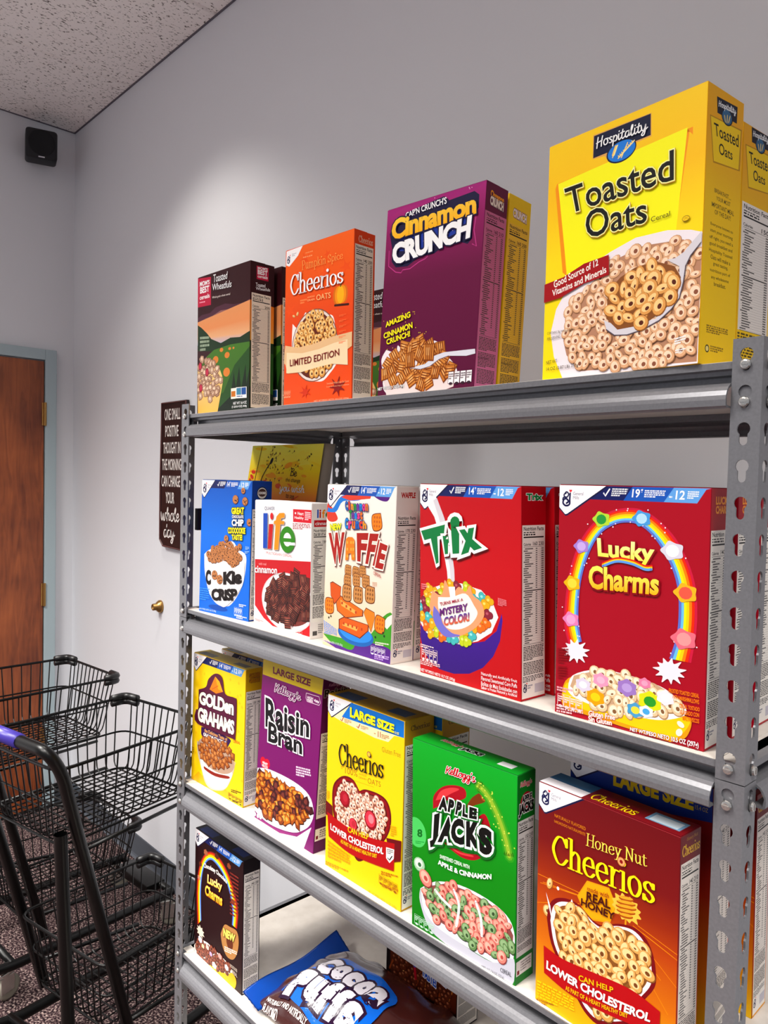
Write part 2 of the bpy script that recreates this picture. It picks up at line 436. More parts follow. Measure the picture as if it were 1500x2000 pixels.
def cart(label, loc, rz, grip=True):
    t = thing('shopping_cart', label, 'shopping cart', loc, rz, None)
    W2 = 0.205
    bm = bmesh.new()
    # handle loop: up from the lower frame, across, down
    h = [(-W2, -0.02, 0.16), (-W2, -0.235, 0.95), (-W2, -0.27, 1.005), (W2 + .015, -0.27, 1.005), (W2 + .015, -0.235, 0.95), (W2, -0.02, 0.16)]
    tube(bm, rounded(h, 0.055, 6), 0.0145, 12)
    for s in (-1, 1):
        # nesting uprights with open tops and the lower chassis rails
        tube(bm, rounded([(s * W2 * 1.02, -0.23, 0.80), (s * W2 * 1.04, -0.20, 0.13), (s * W2 * 0.98, -0.12, 0.11), (s * W2 * 0.86, 0.46, 0.11)], 0.05, 5), 0.0150, 12, cap=False)
        tube(bm, [(s * W2, -0.17, 0.735), (s * W2 * 0.9, 0.16, 0.742)], 0.005, 8)
        tube(bm, [(s * W2, -0.055, 0.24), (s * W2 * 0.85, 0.28, 0.205)], 0.006, 8)
    tube(bm, [(-W2 * 0.86, 0.455, 0.11), (W2 * 0.86, 0.455, 0.11)], 0.0125, 10)
    tube(bm, [(-W2, -0.12, 0.12), (W2, -0.12, 0.12)], 0.0125, 10)
    box(bm, (-0.11, 0.395, 0.095), (0.11, 0.47, 0.125), 0.003)
    obj('frame', bm, M_black, t, smooth=True)
    if grip:
        bm = bmesh.new(); tube(bm, [(-0.145, -0.27, 1.005), (0.105, -0.27, 1.005)], 0.0178, 14); obj('handle_grip', bm, M_purple, t, smooth=True)
    basket(t, 'upper_basket', -0.235, 0.235, 0.40, 0.375, 0.745, 0.945, M_black)
    basket(t, 'lower_basket', -0.10, 0.33, 0.40, 0.36, 0.21, 0.405, M_black)
    for (z, y, w) in ((0.945, 0.235, 0.375), (0.405, 0.33, 0.36)):
        for s in (-1, 1): corner_cap(t, s * w / 2, y, z, s)
    for s in (-1, 1):
        for y, ang in ((-0.14, 0.3), (0.43, -0.5)):
            bm = bmesh.new()
            box(bm, (-0.022, -0.022, 0.09), (0.022, 0.022, 0.098), 0.002)
            lathe(bm, [(0.018, 0.08), (0.018, 0.09), (0.010, 0.092)], 14)
            for q in (-1, 1): box(bm, (q * 0.014 - 0.0015, -0.016, 0.03), (q * 0.014 + 0.0015, 0.030, 0.082), 0.001)
            c = obj('caster', bm, M_zinc, t, (s * W2 * 0.9, y, 0), (0, 0, ang))
            bm = bmesh.new(); lathe(bm, [(0.030, -0.011), (0.0375, -0.008), (0.0375, 0.008), (0.030, 0.011)], 24, Matrix.Translation((0, 0.018, 0.0376)) @ Matrix.Rotation(math.pi / 2, 4, 'Y'))
            obj('wheel', bm, M_rubber, c, smooth=True)
    return t
cart('black wire two-tier shopping cart with purple handle, nearest the shelving', (-0.50, 0.02, 0), math.radians(12))
cart('black wire two-tier shopping cart by the wooden door, behind the nearer cart', (-1.13, 0.04, 0), math.radians(5))
# ---------------------------------------------------------------- printing on cartons
FIT = {
    'wheat': (0.0303, 0.0197, 0.0222, 0.1971, 0.2908, 0.0571, -0.0047, -0.0052, 0),
    'pump': (0.3475, 0.0207, 0.0225, 0.1881, 0.284, 0.0478, -0.0083, 0.0026, 0),
    'cinn': (0.6047, 0.02, 0.0642, 0.1907, 0.2922, 0.0531, 0.0384, 0.008, 0),
    'oats': (0.9234, 0.0162, -0.0864, 0.2132, 0.2975, 0.0758, -0.0112, 0.013, 0),
    'cookie': (0.0582, 0.0149, 0.0779, 0.1727, 0.28, 0.0495, 0.0157, 0.0031, 11),
    'life': (0.2519, 0.0265, -0.013, 0.1841, 0.2434, 0.055, -0.004, -0.0021, 11),
    'waffle': (0.478, 0.0201, -0.048, 0.1813, 0.2783, 0.0466, 0.0152, 0.0039, 11),
    'trix': (0.7182, 0.0174, -0.0386, 0.1925, 0.2834, 0.0522, -0.0297, -0.0083, 11),
    'lucky': (0.9627, 0.0105, 0.0236, 0.1886, 0.2866, 0.055, -0.0091, -0.0069, 11),
    'golden': (0.0168, 0.0248, 0.0213, 0.2022, 0.2807, 0.0406, -0.0032, 0.0121, 21),
    'raisin': (0.2683, 0.0249, -0.0144, 0.1918, 0.3177, 0.055, 0.0532, 0.0095, 21),
    'cheer': (0.5022, 0.0162, -0.012, 0.1906, 0.2999, 0.0644, 0.0022, -0.0039, 21),
    'apple': (0.7253, 0.0059, 0.0171, 0.1909, 0.2851, 0.0407, -0.0069, -0.0216, 21),
    'honey': (0.9482, 0.0094, -0.0507, 0.1936, 0.2854, 0.0454, -0.0177, 0.0013, 21),
    'choc': (0.0376, 0.0263, -0.0042, 0.1948, 0.2773, 0.0407, 0.0009, -0.003, 31),
}
def print_mat(name, rough, coat=0.0, col=None):
    m = bpy.data.materials.new(name); m.use_nodes = True; nt = m.node_tree; P = nt.nodes['Principled BSDF']
    a = nt.nodes.new('ShaderNodeVertexColor'); a.layer_name = 'ink'
    nt.links.new(a.outputs['Color'], P.inputs['Base Color'])
    P.inputs['Roughness'].default_value = rough; P.inputs['Coat Weight'].default_value = coat
    P.inputs['Coat Roughness'].default_value = 0.2; P.inputs['Specular IOR Level'].default_value = 0.22
    return m
M_ink = print_mat('printed_ink', 0.45, 0.0)
M_ink_film = print_mat('printed_film', 0.25, 0.35)
M_ink_matte = print_mat('printed_matte', 0.7)
def inkc(h):
    """printer's ink: the sRGB colour, somewhat richer"""
    c = lin(h); g = 0.3 * c[0] + 0.59 * c[1] + 0.11 * c[2]
    return tuple(max(0.0015, min(0.93, (g + (v - g) * 1.10))) ** 1.12 for v in c[:3]) + (1.0,)
STEP = 0.000002
rnd = random.Random(7)

class Art:
    """flat printed shapes on one face; coordinates in millimetres from the lower left corner of the face"""
    def __init__(s, w, h, fn):
        s.w, s.h, s.fn = w, h, fn; s.v = []; s.f = []; s.c = []; s.n = 0; s.clip = True; s.k = []; s.raw = []
    def put(s, pts, tris, cols):
        s.n += 1; z = 0.00008 + s.n * STEP; b = len(s.v); e = 0.5
        s.k.append((b, len(s.f), len(pts), len(tris)))
        for (x, y), c in zip(pts, cols):
            if s.clip: x = min(max(x, e), s.w - e); y = min(max(y, e), s.h - e)
            s.v.append(s.fn(x / 1000, y / 1000, z)); s.c.append(c); s.raw.append((x, y))
        for t in tris: s.f.append(tuple(b + i for i in t))
    def poly(s, pts, col, col2=None, ax=1):
        """col2: second ink at the top of the shape (ax=1) or its right (ax=0)"""
        tris = tessellate_polygon([[Vector((p[0], p[1], 0)) for p in pts]])
        c1 = inkc(col)
        if col2 is None: cols = [c1] * len(pts)
        else:
            c2 = inkc(col2); q = [p[ax] for p in pts]; a, b = min(q), max(q)
            cols = [tuple(c1[k] + (c2[k] - c1[k]) * (t - a) / (b - a) for k in range(4)) for t in q]
        s.put(pts, tris, cols)
    def rect(s, x0, y0, x1, y1, col, col2=None, ax=1): s.poly([(x0, y0), (x1, y0), (x1, y1), (x0, y1)], col, col2, ax)
    def grad(s, pts4, stops):
        """vertical run of inks inside a quad bl br tr tl; stops = [(t, colour)]"""
        bl, br, tr, tl = pts4
        L = lambda a, b, t: (a[0] + (b[0] - a[0]) * t, a[1] + (b[1] - a[1]) * t)
        P = []; C = []; T = []
        for k, (t, c) in enumerate(stops):
            P += [L(bl, tl, t), L(br, tr, t)]; C += [inkc(c)] * 2
            if k: T += [(2 * k - 2, 2 * k - 1, 2 * k + 1), (2 * k - 2, 2 * k + 1, 2 * k)]
        s.put(P, T, C)
    def ell(s, c, rx, ry, col, rot=0, n=28, a0=0, a1=360):
        cr, sr = math.cos(rot), math.sin(rot)
        P = []
        for k in range(n + (a1 - a0 < 360)):
            a = math.radians(a0 + (a1 - a0) * k / n); x, y = rx * math.cos(a), ry * math.sin(a)
            P.append((c[0] + x * cr - y * sr, c[1] + x * sr + y * cr))
        s.put(P, [(0, k, k + 1) for k in range(1, len(P) - 1)], [inkc(col)] * len(P))
    def ell4(s, q, col, n=36, k=1.0, a0=0, a1=360):
        l, r, t, b = q; c = ((l[0] + r[0]) / 2, (t[1] + b[1]) / 2)
        s.ell(c, abs(r[0] - l[0]) / 2 * k, abs(t[1] - b[1]) / 2 * k, col, 0, n, a0, a1)
    def line(s, pts, w, col, nib=None, smooth=False):
        if smooth: pts = crom(pts)
        v, f = stroke(pts, w, nib or (1, 1)); s.put(v, f, [inkc(col)] * len(v))
    def text(s, t, q, col, font='sans', b=0.0, o=(), bend=0.0, sp=1.0, pen=0.09, col2=None, skip=False):
        bl, br, tr, tl = q
        base = glyphs(t, font, b, sp, pen)
        xs = [p[0] for p in base[0]]; ys = [p[1] for p in base[0]]
        x0, x1, y0, y1 = min(xs), max(xs), min(ys), max(ys)
        def mp(p):
            a = (p[0] - x0) / (x1 - x0); c = (p[1] - y0) / (y1 - y0)
            u = (1 - a) * (1 - c) * bl[0] + a * (1 - c) * br[0] + a * c * tr[0] + (1 - a) * c * tl[0]
            v = (1 - a) * (1 - c) * bl[1] + a * (1 - c) * br[1] + a * c * tr[1] + (1 - a) * c * tl[1]
            return (u, v + bend * 4 * a * (1 - a)), c
        for ex, oc, *d in list(o) + [(0, col)]:
            g = glyphs(t, font, b + ex, sp, pen + ex * 1.0)
            dx, dy = d[0] if d else (0, 0)
            P = []; C = []
            for p in g[0]:
                m, c = mp(p); P.append((m[0] + dx, m[1] + dy))
                if ex == 0 and col2 and oc == col:
                    c = min(max(c, 0), 1); A, B = inkc(col), inkc(col2); C.append(tuple(A[k] + (B[k] - A[k]) * c for k in range(4)))
                else: C.append(inkc(oc))
            s.put(P, g[1], C)
    def greek(s, q, rows, col, fill=0.62, gap=0.12):
        """rows of unreadably small print"""
        bl, br, tr, tl = q; P = []; T = []
        def mp(a, c): return ((1 - a) * (1 - c) * bl[0] + a * (1 - c) * br[0] + a * c * tr[0] + (1 - a) * c * tl[0],
                              (1 - a) * (1 - c) * bl[1] + a * (1 - c) * br[1] + a * c * tr[1] + (1 - a) * c * tl[1])
        for r in range(rows):
            y0 = 1 - (r + fill) / rows; y1 = 1 - r / rows; x = 0.0
            lim = 1.0 if r < rows - 1 else 0.6
            while x < lim - 0.02:
                w = rnd.uniform(0.04, 0.14); e = min(x + w, lim); k = len(P)
                P += [mp(x, y0), mp(e, y0), mp(e, y1), mp(x, y1)]; T += [(k, k + 1, k + 2), (k, k + 2, k + 3)]
                x = e + gap * rnd.uniform(0.15, 0.35)
        s.put(P, T, [inkc(col)] * len(P))
    def clusters(s, gap=5):
        """split into separate printed groups (well apart on the face)"""
        if len(s.k) == 0: return []
        P0 = []
        for b, f, n, t in s.k:
            q = s.raw[b:b + n]; P0.append([min(a[0] for a in q) - gap, min(a[1] for a in q) - gap, max(a[0] for a in q) + gap, max(a[1] for a in q) + gap])
        g = list(range(len(P0)))
        def root(i):
            while g[i] != i: i = g[i]
            return i
        for i in range(len(P0)):
            for j in range(i):
                A, B = P0[i], P0[j]
                if A[0] < B[2] and B[0] < A[2] and A[1] < B[3] and B[1] < A[3]: g[root(i)] = root(j)
        out = {}
        for i in range(len(P0)): out.setdefault(root(i), []).append(i)
        res = []
        for ids in out.values():
            c = Art(s.w, s.h, s.fn)
            for i in ids:
                b, f, n, t = s.k[i]; o = len(c.v)
                c.v += s.v[b:b + n]; c.c += s.c[b:b + n]; c.f += [tuple(o + q - b for q in tr) for tr in s.f[f:f + t]]
            res.append(c)
        return res
    def build(s, name, m, parent):
        me = bpy.data.meshes.new(name); me.from_pydata(s.v, [], s.f)
        at = me.color_attributes.new('ink', 'FLOAT_COLOR', 'POINT')
        at.data.foreach_set('color', [x for c in s.c for x in c])
        # all faces look outward
        if s.f:
            n0 = (Vector(s.fn(0.01, 0.01, 0.01)) - Vector(s.fn(0.01, 0.01, 0)))
            me.update()
            flip = [p.index for p in me.polygons if p.normal.dot(n0) < 0]
            for i in flip: me.polygons[i].flip()
        return link(name, me, m, parent)

def crom(pts, n=7):
    P = [pts[0]] + list(pts) + [pts[-1]]; out = []
    for i in range(1, len(P) - 2):
        p0, p1, p2, p3 = P[i - 1:i + 3]
        for k in range(n):
            t = k / n
            out.append(tuple(0.5 * (2 * p1[j] + (p2[j] - p0[j]) * t + (2 * p0[j] - 5 * p1[j] + 4 * p2[j] - p3[j]) * t * t + (3 * p1[j] - p0[j] - 3 * p2[j] + p3[j]) * t ** 3) for j in (0, 1)))
    return out + [tuple(pts[-1])]

def stroke(pts, w, nib):
    """pen of elliptical nib (nx, ny) * w swept along pts"""
    V = []; F = []
    n = len(pts); prev = None
    for i, p in enumerate(pts):
        a = pts[max(i - 1, 0)]; b = pts[min(i + 1, n - 1)]
        dx, dy = b[0] - a[0], b[1] - a[1]; l = math.hypot(dx, dy) or 1
        nx, ny = -dy / l, dx / l; r = w * math.hypot(nib[0] * nx, nib[1] * ny)
        k = len(V); V += [(p[0] + nx * r, p[1] + ny * r), (p[0] - nx * r, p[1] - ny * r)]
        if i: F += [(k - 2, k - 1, k + 1), (k - 2, k + 1, k)]
    for p in (pts[0], pts[-1]):
        k = len(V); m = 8
        V += [(p[0] + w * nib[0] * math.cos(2 * math.pi * j / m), p[1] + w * nib[1] * math.sin(2 * math.pi * j / m)) for j in range(m)]
        F += [(k, k + j, k + j + 1) for j in range(1, m - 1)]
    return V, F

SCRIPT = {'w': (1.2, [[(0, 1), (.08, .25), (.3, .05), (.5, .9), (.55, .2), (.78, .05), (1, .95), (1.2, .85)]]),
 'h': (.85, [[(0, .3), (.3, 1.3), (.28, 1.65), (.15, 1.2), (.12, 0)], [(.12, .4), (.4, .95), (.6, .75), (.58, .1), (.85, .2)]]),
 'o': (.8, [[(.55, .92), (.25, .92), (.05, .5), (.2, .05), (.5, .1), (.65, .5), (.52, .92), (.85, .85)]]),
 'l': (.5, [[(0, .3), (.32, 1.3), (.28, 1.65), (.13, 1.2), (.13, .2), (.28, 0), (.5, .3)]]),
 'e': (.6, [[(0, .4), (.42, .6), (.38, .95), (.15, .9), (.05, .4), (.25, .02), (.6, .35)]]),
 'd': (.75, [[(.55, .9), (.2, .9), (.05, .4), (.25, .02), (.5, .35), (.66, 1.6)], [(.62, 1.2), (.55, .2), (.78, .15)]]),
 'a': (.75, [[(.55, .9), (.2, .9), (.05, .4), (.25, .02), (.5, .4), (.58, .95)], [(.58, .95), (.54, .2), (.78, .2)]]),
 'y': (.85, [[(0, .95), (.08, .3), (.28, .1), (.5, .5), (.6, .95)], [(.6, .95), (.52, 0), (.3, -.6), (.05, -.45), (.3, -.05), (.85, .4)]]),
 'u': (.8, [[(0, .95), (.05, .2), (.25, .05), (.45, .4), (.55, .95)], [(.55, .95), (.55, .2), (.82, .25)]]),
 'i': (.4, [[(.1, .95), (.06, .25), (.2, .03), (.42, .3)], [(.16, 1.32), (.18, 1.4)]]),
 's': (.6, [[(.45, .9), (.22, .95), (.14, .7), (.4, .4), (.33, .05), (.05, .12)], [(.33, .05), (.6, .3)]]),
 'g': (.8, [[(.55, .85), (.2, .9), (.05, .4), (.25, .05), (.5, .4), (.58, .95)], [(.58, .95), (.5, -.2), (.3, -.65), (.05, -.45), (.35, -.05), (.8, .35)]]),
 'p': (.7, [[(.1, .95), (.02, .2), (-.05, -.6)], [(.05, .5), (.3, .95), (.55, .7), (.42, .12), (.1, .1)]]),
 't': (.55, [[(.28, 1.45), (.12, .35), (.28, .03), (.55, .3)], [(-.05, .98), (.5, 1.05)]]),
 'K': (.95, [[(.25, 1.6), (.12, .8), (0, 0)], [(.85, 1.6), (.45, .95), (.12, .75), (.45, .6), (.75, .02), (.95, .2)]]),
 'H': (.95, [[(.2, 1.6), (.1, .8), (0, -.1)], [(.85, 1.6), (.7, .8), (.65, 0)], [(-.05, .7), (.8, .95)]]),
 'B': (.75, [[(.15, 1.5), (.05, .7), (0, 0)], [(0, 1.4), (.45, 1.55), (.62, 1.2), (.15, .85)], [(.15, .85), (.6, .7), (.6, .2), (0, .02)]]),
 "'": (.25, [[(.12, 1.6), (.05, 1.3)]]), ' ': (.5, []), 'm': (1.2, [[(.05, .9), (.08, .5), (.1, 0)], [(.1, .5), (.35, .95), (.48, .7), (.5, 0)], [(.5, .5), (.75, .95), (.9, .7), (.9, .1), (1.15, .25)]])}
def _sf(x0, x1, y): return ['L', (x0, y), (x1, y)]
SERIF = {'C': (1.12, [['C', (1.0, 1.12), (.75, 1.46), (.4, 1.4), (.12, .75), (.4, .1), (.75, .04), (1.05, .38)], ['L', (1.0, 1.05), (1.0, 1.48)]]),
 'h': (.92, [['L', (.2, 0), (.2, 1.6)], ['C', (.2, .7), (.45, .98), (.68, .8), (.7, .4), (.7, 0)], _sf(.05, .35, 0), _sf(.55, .87, 0), _sf(.05, .2, 1.6)]),
 'e': (.82, [['L', (.12, .54), (.7, .54)], ['C', (.7, .54), (.62, .9), (.4, .98), (.15, .75), (.12, .35), (.3, .05), (.55, .02), (.75, .22)]]),
 'r': (.66, [['L', (.2, 0), (.2, 1)], ['C', (.2, .55), (.35, .9), (.58, .92)], _sf(.05, .38, 0), _sf(.05, .2, 1)]),
 'i': (.42, [['L', (.2, 0), (.2, 1)], _sf(.05, .37, 0), _sf(.05, .2, 1), ['D', (.2, 1.42)]]),
 'o': (.85, [['C', (.42, .99), (.16, .8), (.12, .4), (.3, .04), (.55, .04), (.73, .4), (.68, .8), (.42, .99)]]),
 's': (.72, [['C', (.58, .8), (.38, .99), (.15, .85), (.2, .6), (.5, .42), (.6, .2), (.38, .01), (.12, .2)], ['L', (.6, .72), (.6, .98)], ['L', (.1, .02), (.1, .3)]]),
 'P': (.95, [['L', (.2, 0), (.2, 1.5)], ['C', (.2, 1.47), (.6, 1.45), (.78, 1.1), (.6, .76), (.2, .72)], _sf(.03, .4, 0), _sf(.03, .2, 1.5)]),
 'u': (.92, [['L', (.7, 0), (.7, 1)], ['C', (.2, 1), (.2, .35), (.38, .02), (.7, .3)], _sf(.05, .2, 1), _sf(.7, .86, 0), _sf(.55, .7, 1)]),
 'm': (1.35, [['L', (.2, 0), (.2, 1)], ['C', (.2, .7), (.42, .98), (.63, .8), (.65, 0)], ['C', (.65, .7), (.87, .98), (1.08, .8), (1.1, 0)], _sf(.05, .35, 0), _sf(.5, .8, 0), _sf(.97, 1.27, 0), _sf(.05, .2, 1)]),
 'n': (.92, [['L', (.2, 0), (.2, 1)], ['C', (.2, .7), (.45, .98), (.68, .8), (.7, .4), (.7, 0)], _sf(.05, .35, 0), _sf(.55, .87, 0), _sf(.05, .2, 1)]),
 'p': (.9, [['L', (.2, -.5), (.2, 1)], ['C', (.2, .75), (.48, .99), (.76, .7), (.74, .25), (.48, .01), (.2, .25)], _sf(.03, .4, -.5), _sf(.05, .2, 1)]),
 'k': (.9, [['L', (.2, 0), (.2, 1.55)], ['L', (.65, .97), (.2, .45)], ['L', (.35, .6), (.72, 0)], _sf(.05, .35, 0), _sf(.55, .87, 0), _sf(.5, .8, .98), _sf(.05, .2, 1.55)]),
 'S': (.9, [['C', (.72, 1.2), (.48, 1.49), (.18, 1.25), (.25, .9), (.62, .65), (.76, .32), (.48, .01), (.12, .3)], ['L', (.74, 1.1), (.74, 1.47)], ['L', (.12, .03), (.12, .4)]]),
 'c': (.78, [['C', (.68, .75), (.42, .99), (.16, .75), (.12, .4), (.3, .05), (.55, .02), (.72, .22)]]),
 'H': (1.15, [['L', (.2, 0), (.2, 1.5)], ['L', (.92, 0), (.92, 1.5)], ['L', (.2, .77), (.92, .77)], _sf(.03, .38, 0), _sf(.75, 1.1, 0), _sf(.03, .38, 1.5), _sf(.75, 1.1, 1.5)]),
 'N': (1.15, [['L', (.2, 0), (.2, 1.5)], ['L', (.9, 0), (.9, 1.5)], ['L', (.2, 1.45), (.9, .05)], _sf(.03, .38, 0), _sf(.75, 1.05, 1.5), _sf(.0, .2, 1.5)]),
 'y': (.85, [['L', (.12, 1), (.42, .05)], ['C', (.72, 1), (.42, .05), (.28, -.4), (.08, -.45)], _sf(0, .3, 1), _sf(.58, .85, 1)]),
 't': (.6, [['C', (.25, 1.3), (.25, .3), (.35, .03), (.58, .12)], _sf(.05, .52, 1)]), ' ': (.45, [])}
_gc = {}
def glyphs(t, font, b, sp, pen):
    key = (t, font, round(b, 4), sp, round(pen, 4))
    if key in _gc: return _gc[key]
    V, F = [], []
    if font in ('script', 'serif'):
        x = 0; G = SCRIPT if font == 'script' else SERIF
        for ch in t:
            adv, ss = G[ch]
            for st in ss:
                if font == 'script': pts = crom(st, 5); nib = (1, 1)
                else:
                    nib = (1, .42)
                    if st[0] == 'D':
                        r = 0.10 + pen * 0.5; m = 12; k = len(V)
                        V += [(x + st[1][0] + r * math.cos(2 * math.pi * j / m), st[1][1] + r * math.sin(2 * math.pi * j / m)) for j in range(m)]
                        F += [(k, k + j, k + j + 1) for j in range(1, m - 1)]; continue
                    pts = crom(st[1:], 6) if st[0] == 'C' else [tuple(p) for p in st[1:]]
                v, f = stroke([(x + p[0], p[1]) for p in pts], pen, nib); k = len(V)
                V += v; F += [tuple(k + i for i in q) for q in f]
            x += adv * sp
    else:
        c = bpy.data.curves.new('glyph', 'FONT'); c.body = t; c.size = 1; c.offset = b; c.resolution_u = 3; c.space_character = sp
        c.fill_mode = 'BOTH'
        o = bpy.data.objects.new('glyph', c); COL.objects.link(o)
        dg = bpy.context.evaluated_depsgraph_get(); dg.update()
        me = bpy.data.meshes.new_from_object(o.evaluated_get(dg))
        V = [(v.co.x, v.co.y) for v in me.vertices]
        F = [tuple(p.vertices) for p in me.polygons]
        bpy.data.objects.remove(o); bpy.data.curves.remove(c); bpy.data.meshes.remove(me)
    _gc[key] = (V, F); return V, F

# ---------------------------------------------------------------- printed pictures
def inside(p, poly):
    c = False; j = len(poly) - 1
    for i in range(len(poly)):
        a, b = poly[i], poly[j]
        if (a[1] > p[1]) != (b[1] > p[1]) and p[0] < (b[0] - a[0]) * (p[1] - a[1]) / (b[1] - a[1]) + a[0]: c = not c
        j = i
    return c
def scatter(poly, d, seed=1, jit=0.3):
    r = random.Random(seed); xs = [p[0] for p in poly]; ys = [p[1] for p in poly]; out = []
    y = max(ys) + d; row = 0
    while y > min(ys) - d:
        x = min(xs) - d + (row % 2) * d / 2
        while x < max(xs) + d:
            p = (x + r.uniform(-jit, jit) * d, y + r.uniform(-jit, jit) * d)
            if inside(p, poly): out.append(p)
            x += d
        y -= d * 0.8; row += 1
    return out, r
OAT = ('#8a5a30', '#d9a768', '#f3d3a0', '#7a4a28')
def ring(A, c, r, R, cols=OAT):
    e, b, h, k = cols; ang = R.uniform(0, 3.14); sq = R.choice((R.uniform(.5, .7), R.uniform(.75, 1), R.uniform(.8, 1)))
    A.ell(c, r, r * sq, e, ang, 14); A.ell((c[0] - r * .05, c[1] + r * .06), r * .93, r * sq * .91, b, ang, 14)
    A.ell((c[0] - r * .12, c[1] + r * .16), r * .66, r * sq * .62, h, ang, 12)
    t = .30 if sq > .7 else .2
    A.ell((c[0] + r * .02, c[1] + r * .03), r * t, r * sq * t, k, ang, 10)
def rings(A, poly, d, r, cols=OAT, seed=1, base=None):
    if base: A.poly(poly, base)
    pts, R = scatter(poly, d, seed)
    for p in pts: ring(A, p, r * R.uniform(.88, 1.1), R, cols if isinstance(cols[0], str) else R.choice(cols))
def chunks(A, poly, d, r, cols, seed=1, n=4, lines=0, asp=0.9, lo=.8, hi=1.15, base=None):
    """angular pieces: cols = list of (edge, body, light)"""
    if base: A.poly(poly, base)
    pts, R = scatter(poly, d, seed)
    for c in pts:
        e, b, h = R.choice(cols); a0 = R.uniform(0, 6.28); P = []
        for k in range(n):
            a = a0 + 2 * math.pi * k / n; q = r * R.uniform(lo, hi); P.append((math.cos(a) * q, math.sin(a) * q * asp))
        for s, cc, dx in ((1.0, e, 0), (.86, b, -.04), (.45, h, -.14)): A.poly([(c[0] + p[0] * s + dx * r, c[1] + p[1] * s - dx * r) for p in P], cc)
        for k in range(lines):
            t = (k + 1) / (lines + 1); p = [(P[0][j] * (1 - t) + P[1][j] * t, P[3 % n][j] * (1 - t) + P[2][j] * t) for j in (0, 1)]
            A.line([(c[0] + p[0][0] * .85, c[1] + p[1][0] * .85), (c[0] + p[0][1] * .85, c[1] + p[1][1] * .85)], r * .07, e)
def splash(A, c, r, col, seed=3, n=9, k0=.8, k1=1.25):
    R = random.Random(seed); P = []
    for i in range(n * 2):
        a = math.pi * i / n; q = r * (R.uniform(1.0, k1) if i % 2 else k0); P.append((c[0] + q * math.cos(a), c[1] + q * math.sin(a) * .8))
    A.poly(crom(P + [P[0]], 4)[:-1], col)
def maker(A, H, t1='14', t2='12', wide=0.30, strip=True, top=0, strip_cols=('#1b2460', '#2c5fb4', '#6fa6de')):
    """white corner flag with the maker's round monogram, and the blue claims strip"""
    W = A.w; h = H - top
    if strip:
        s0, s1, s2 = strip_cols; y0 = h - 17
        A.poly([(W * .16, y0), (W * .46, y0), (W * .52, h), (W * .26, h)], s0)
        A.poly([(W * .46, y0), (W * .72, y0), (W * .78, h), (W * .52, h)], s1)
        A.poly([(W * .72, y0), (W * .92, y0), (W * .97, h - 2), (W, h), (W * .78, h)], s2)
        A.line([(W * .325, y0 + 8), (W * .335, y0 + 4.5), (W * .365, y0 + 13)], .9, '#ffffff')
        A.greek([(W * .375, y0 + 4), (W * .47, y0 + 4), (W * .49, y0 + 14), (W * .385, y0 + 14)], 4, '#ffffff')
        A.text(t1, [(W * .515, y0 + 4), (W * .565, y0 + 4), (W * .57, y0 + 14), (W * .52, y0 + 14)], '#ffffff', b=.02)
        A.text('g', [(W * .573, y0 + 9.5), (W * .588, y0 + 9.5), (W * .588, y0 + 14), (W * .573, y0 + 14)], '#ffffff', b=.02)
        A.greek([(W * .595, y0 + 4), (W * .72, y0 + 4), (W * .73, y0 + 13), (W * .60, y0 + 13)], 4, '#ffffff')
        A.greek([(W * .752, y0 + 4), (W * .785, y0 + 4), (W * .785, y0 + 7), (W * .752, y0 + 7)], 1, '#ffffff')
        A.text(t2, [(W * .79, y0 + 3.5), (W * .845, y0 + 3.5), (W * .85, y0 + 13.5), (W * .795, y0 + 13.5)], '#ffffff', b=.02)
        A.greek([(W * .86, y0 + 4), (W * .925, y0 + 4), (W * .93, y0 + 13), (W * .865, y0 + 13)], 4, '#ffffff')
    A.poly([(0, h), (W * (wide + .02), h), (W * .065, h - 38), (W * .05, h - 38.5), (0, h - 30)], '#171b46')
    A.poly([(0, h), (W * wide, h), (W * .062, h - 36), (W * .048, h - 36.5), (0, h - 28)], '#f4f0f2')
    monogram(A, 8, h - 25, 18)
    A.text('General', [(20, h - 12.5), (34, h - 12.5), (34, h - 8.5), (20, h - 8.5)], '#7b7c90')
    A.text('Mills', [(20, h - 17.5), (28, h - 17.5), (28, h - 13.7), (20, h - 13.7)], '#7b7c90')
def monogram(A, x, y, s, col='#171b4e'):
    """script g with a small heart"""
    q = lambda pts: [(x + px * s, y + py * s) for px, py in pts]
    A.line(crom(q([(.10, .80), (-.05, .72), (.0, .55), (.2, .55), (.3, .75), (.15, .9), (.02, .8)]), 5), s * .05, col)
    A.line(crom(q([(.42, .8), (.40, .4), (.38, .05), (.1, -.05), (-.12, .12), (-.05, .38), (.15, .42), (.3, .25), (.15, .12)]), 5), s * .065, col)
    A.line(crom(q([(.1, .55), (-.1, .5), (-.15, .35)]), 5), s * .05, col)
    for dx in (-.05, .05): A.ell((x + s * (.46 + dx), y + s * 1.0), s * .06, s * .06, '#e0353f', n=10)
    A.poly(q([(.355, .98), (.565, .98), (.46, .86)]), '#e0353f')
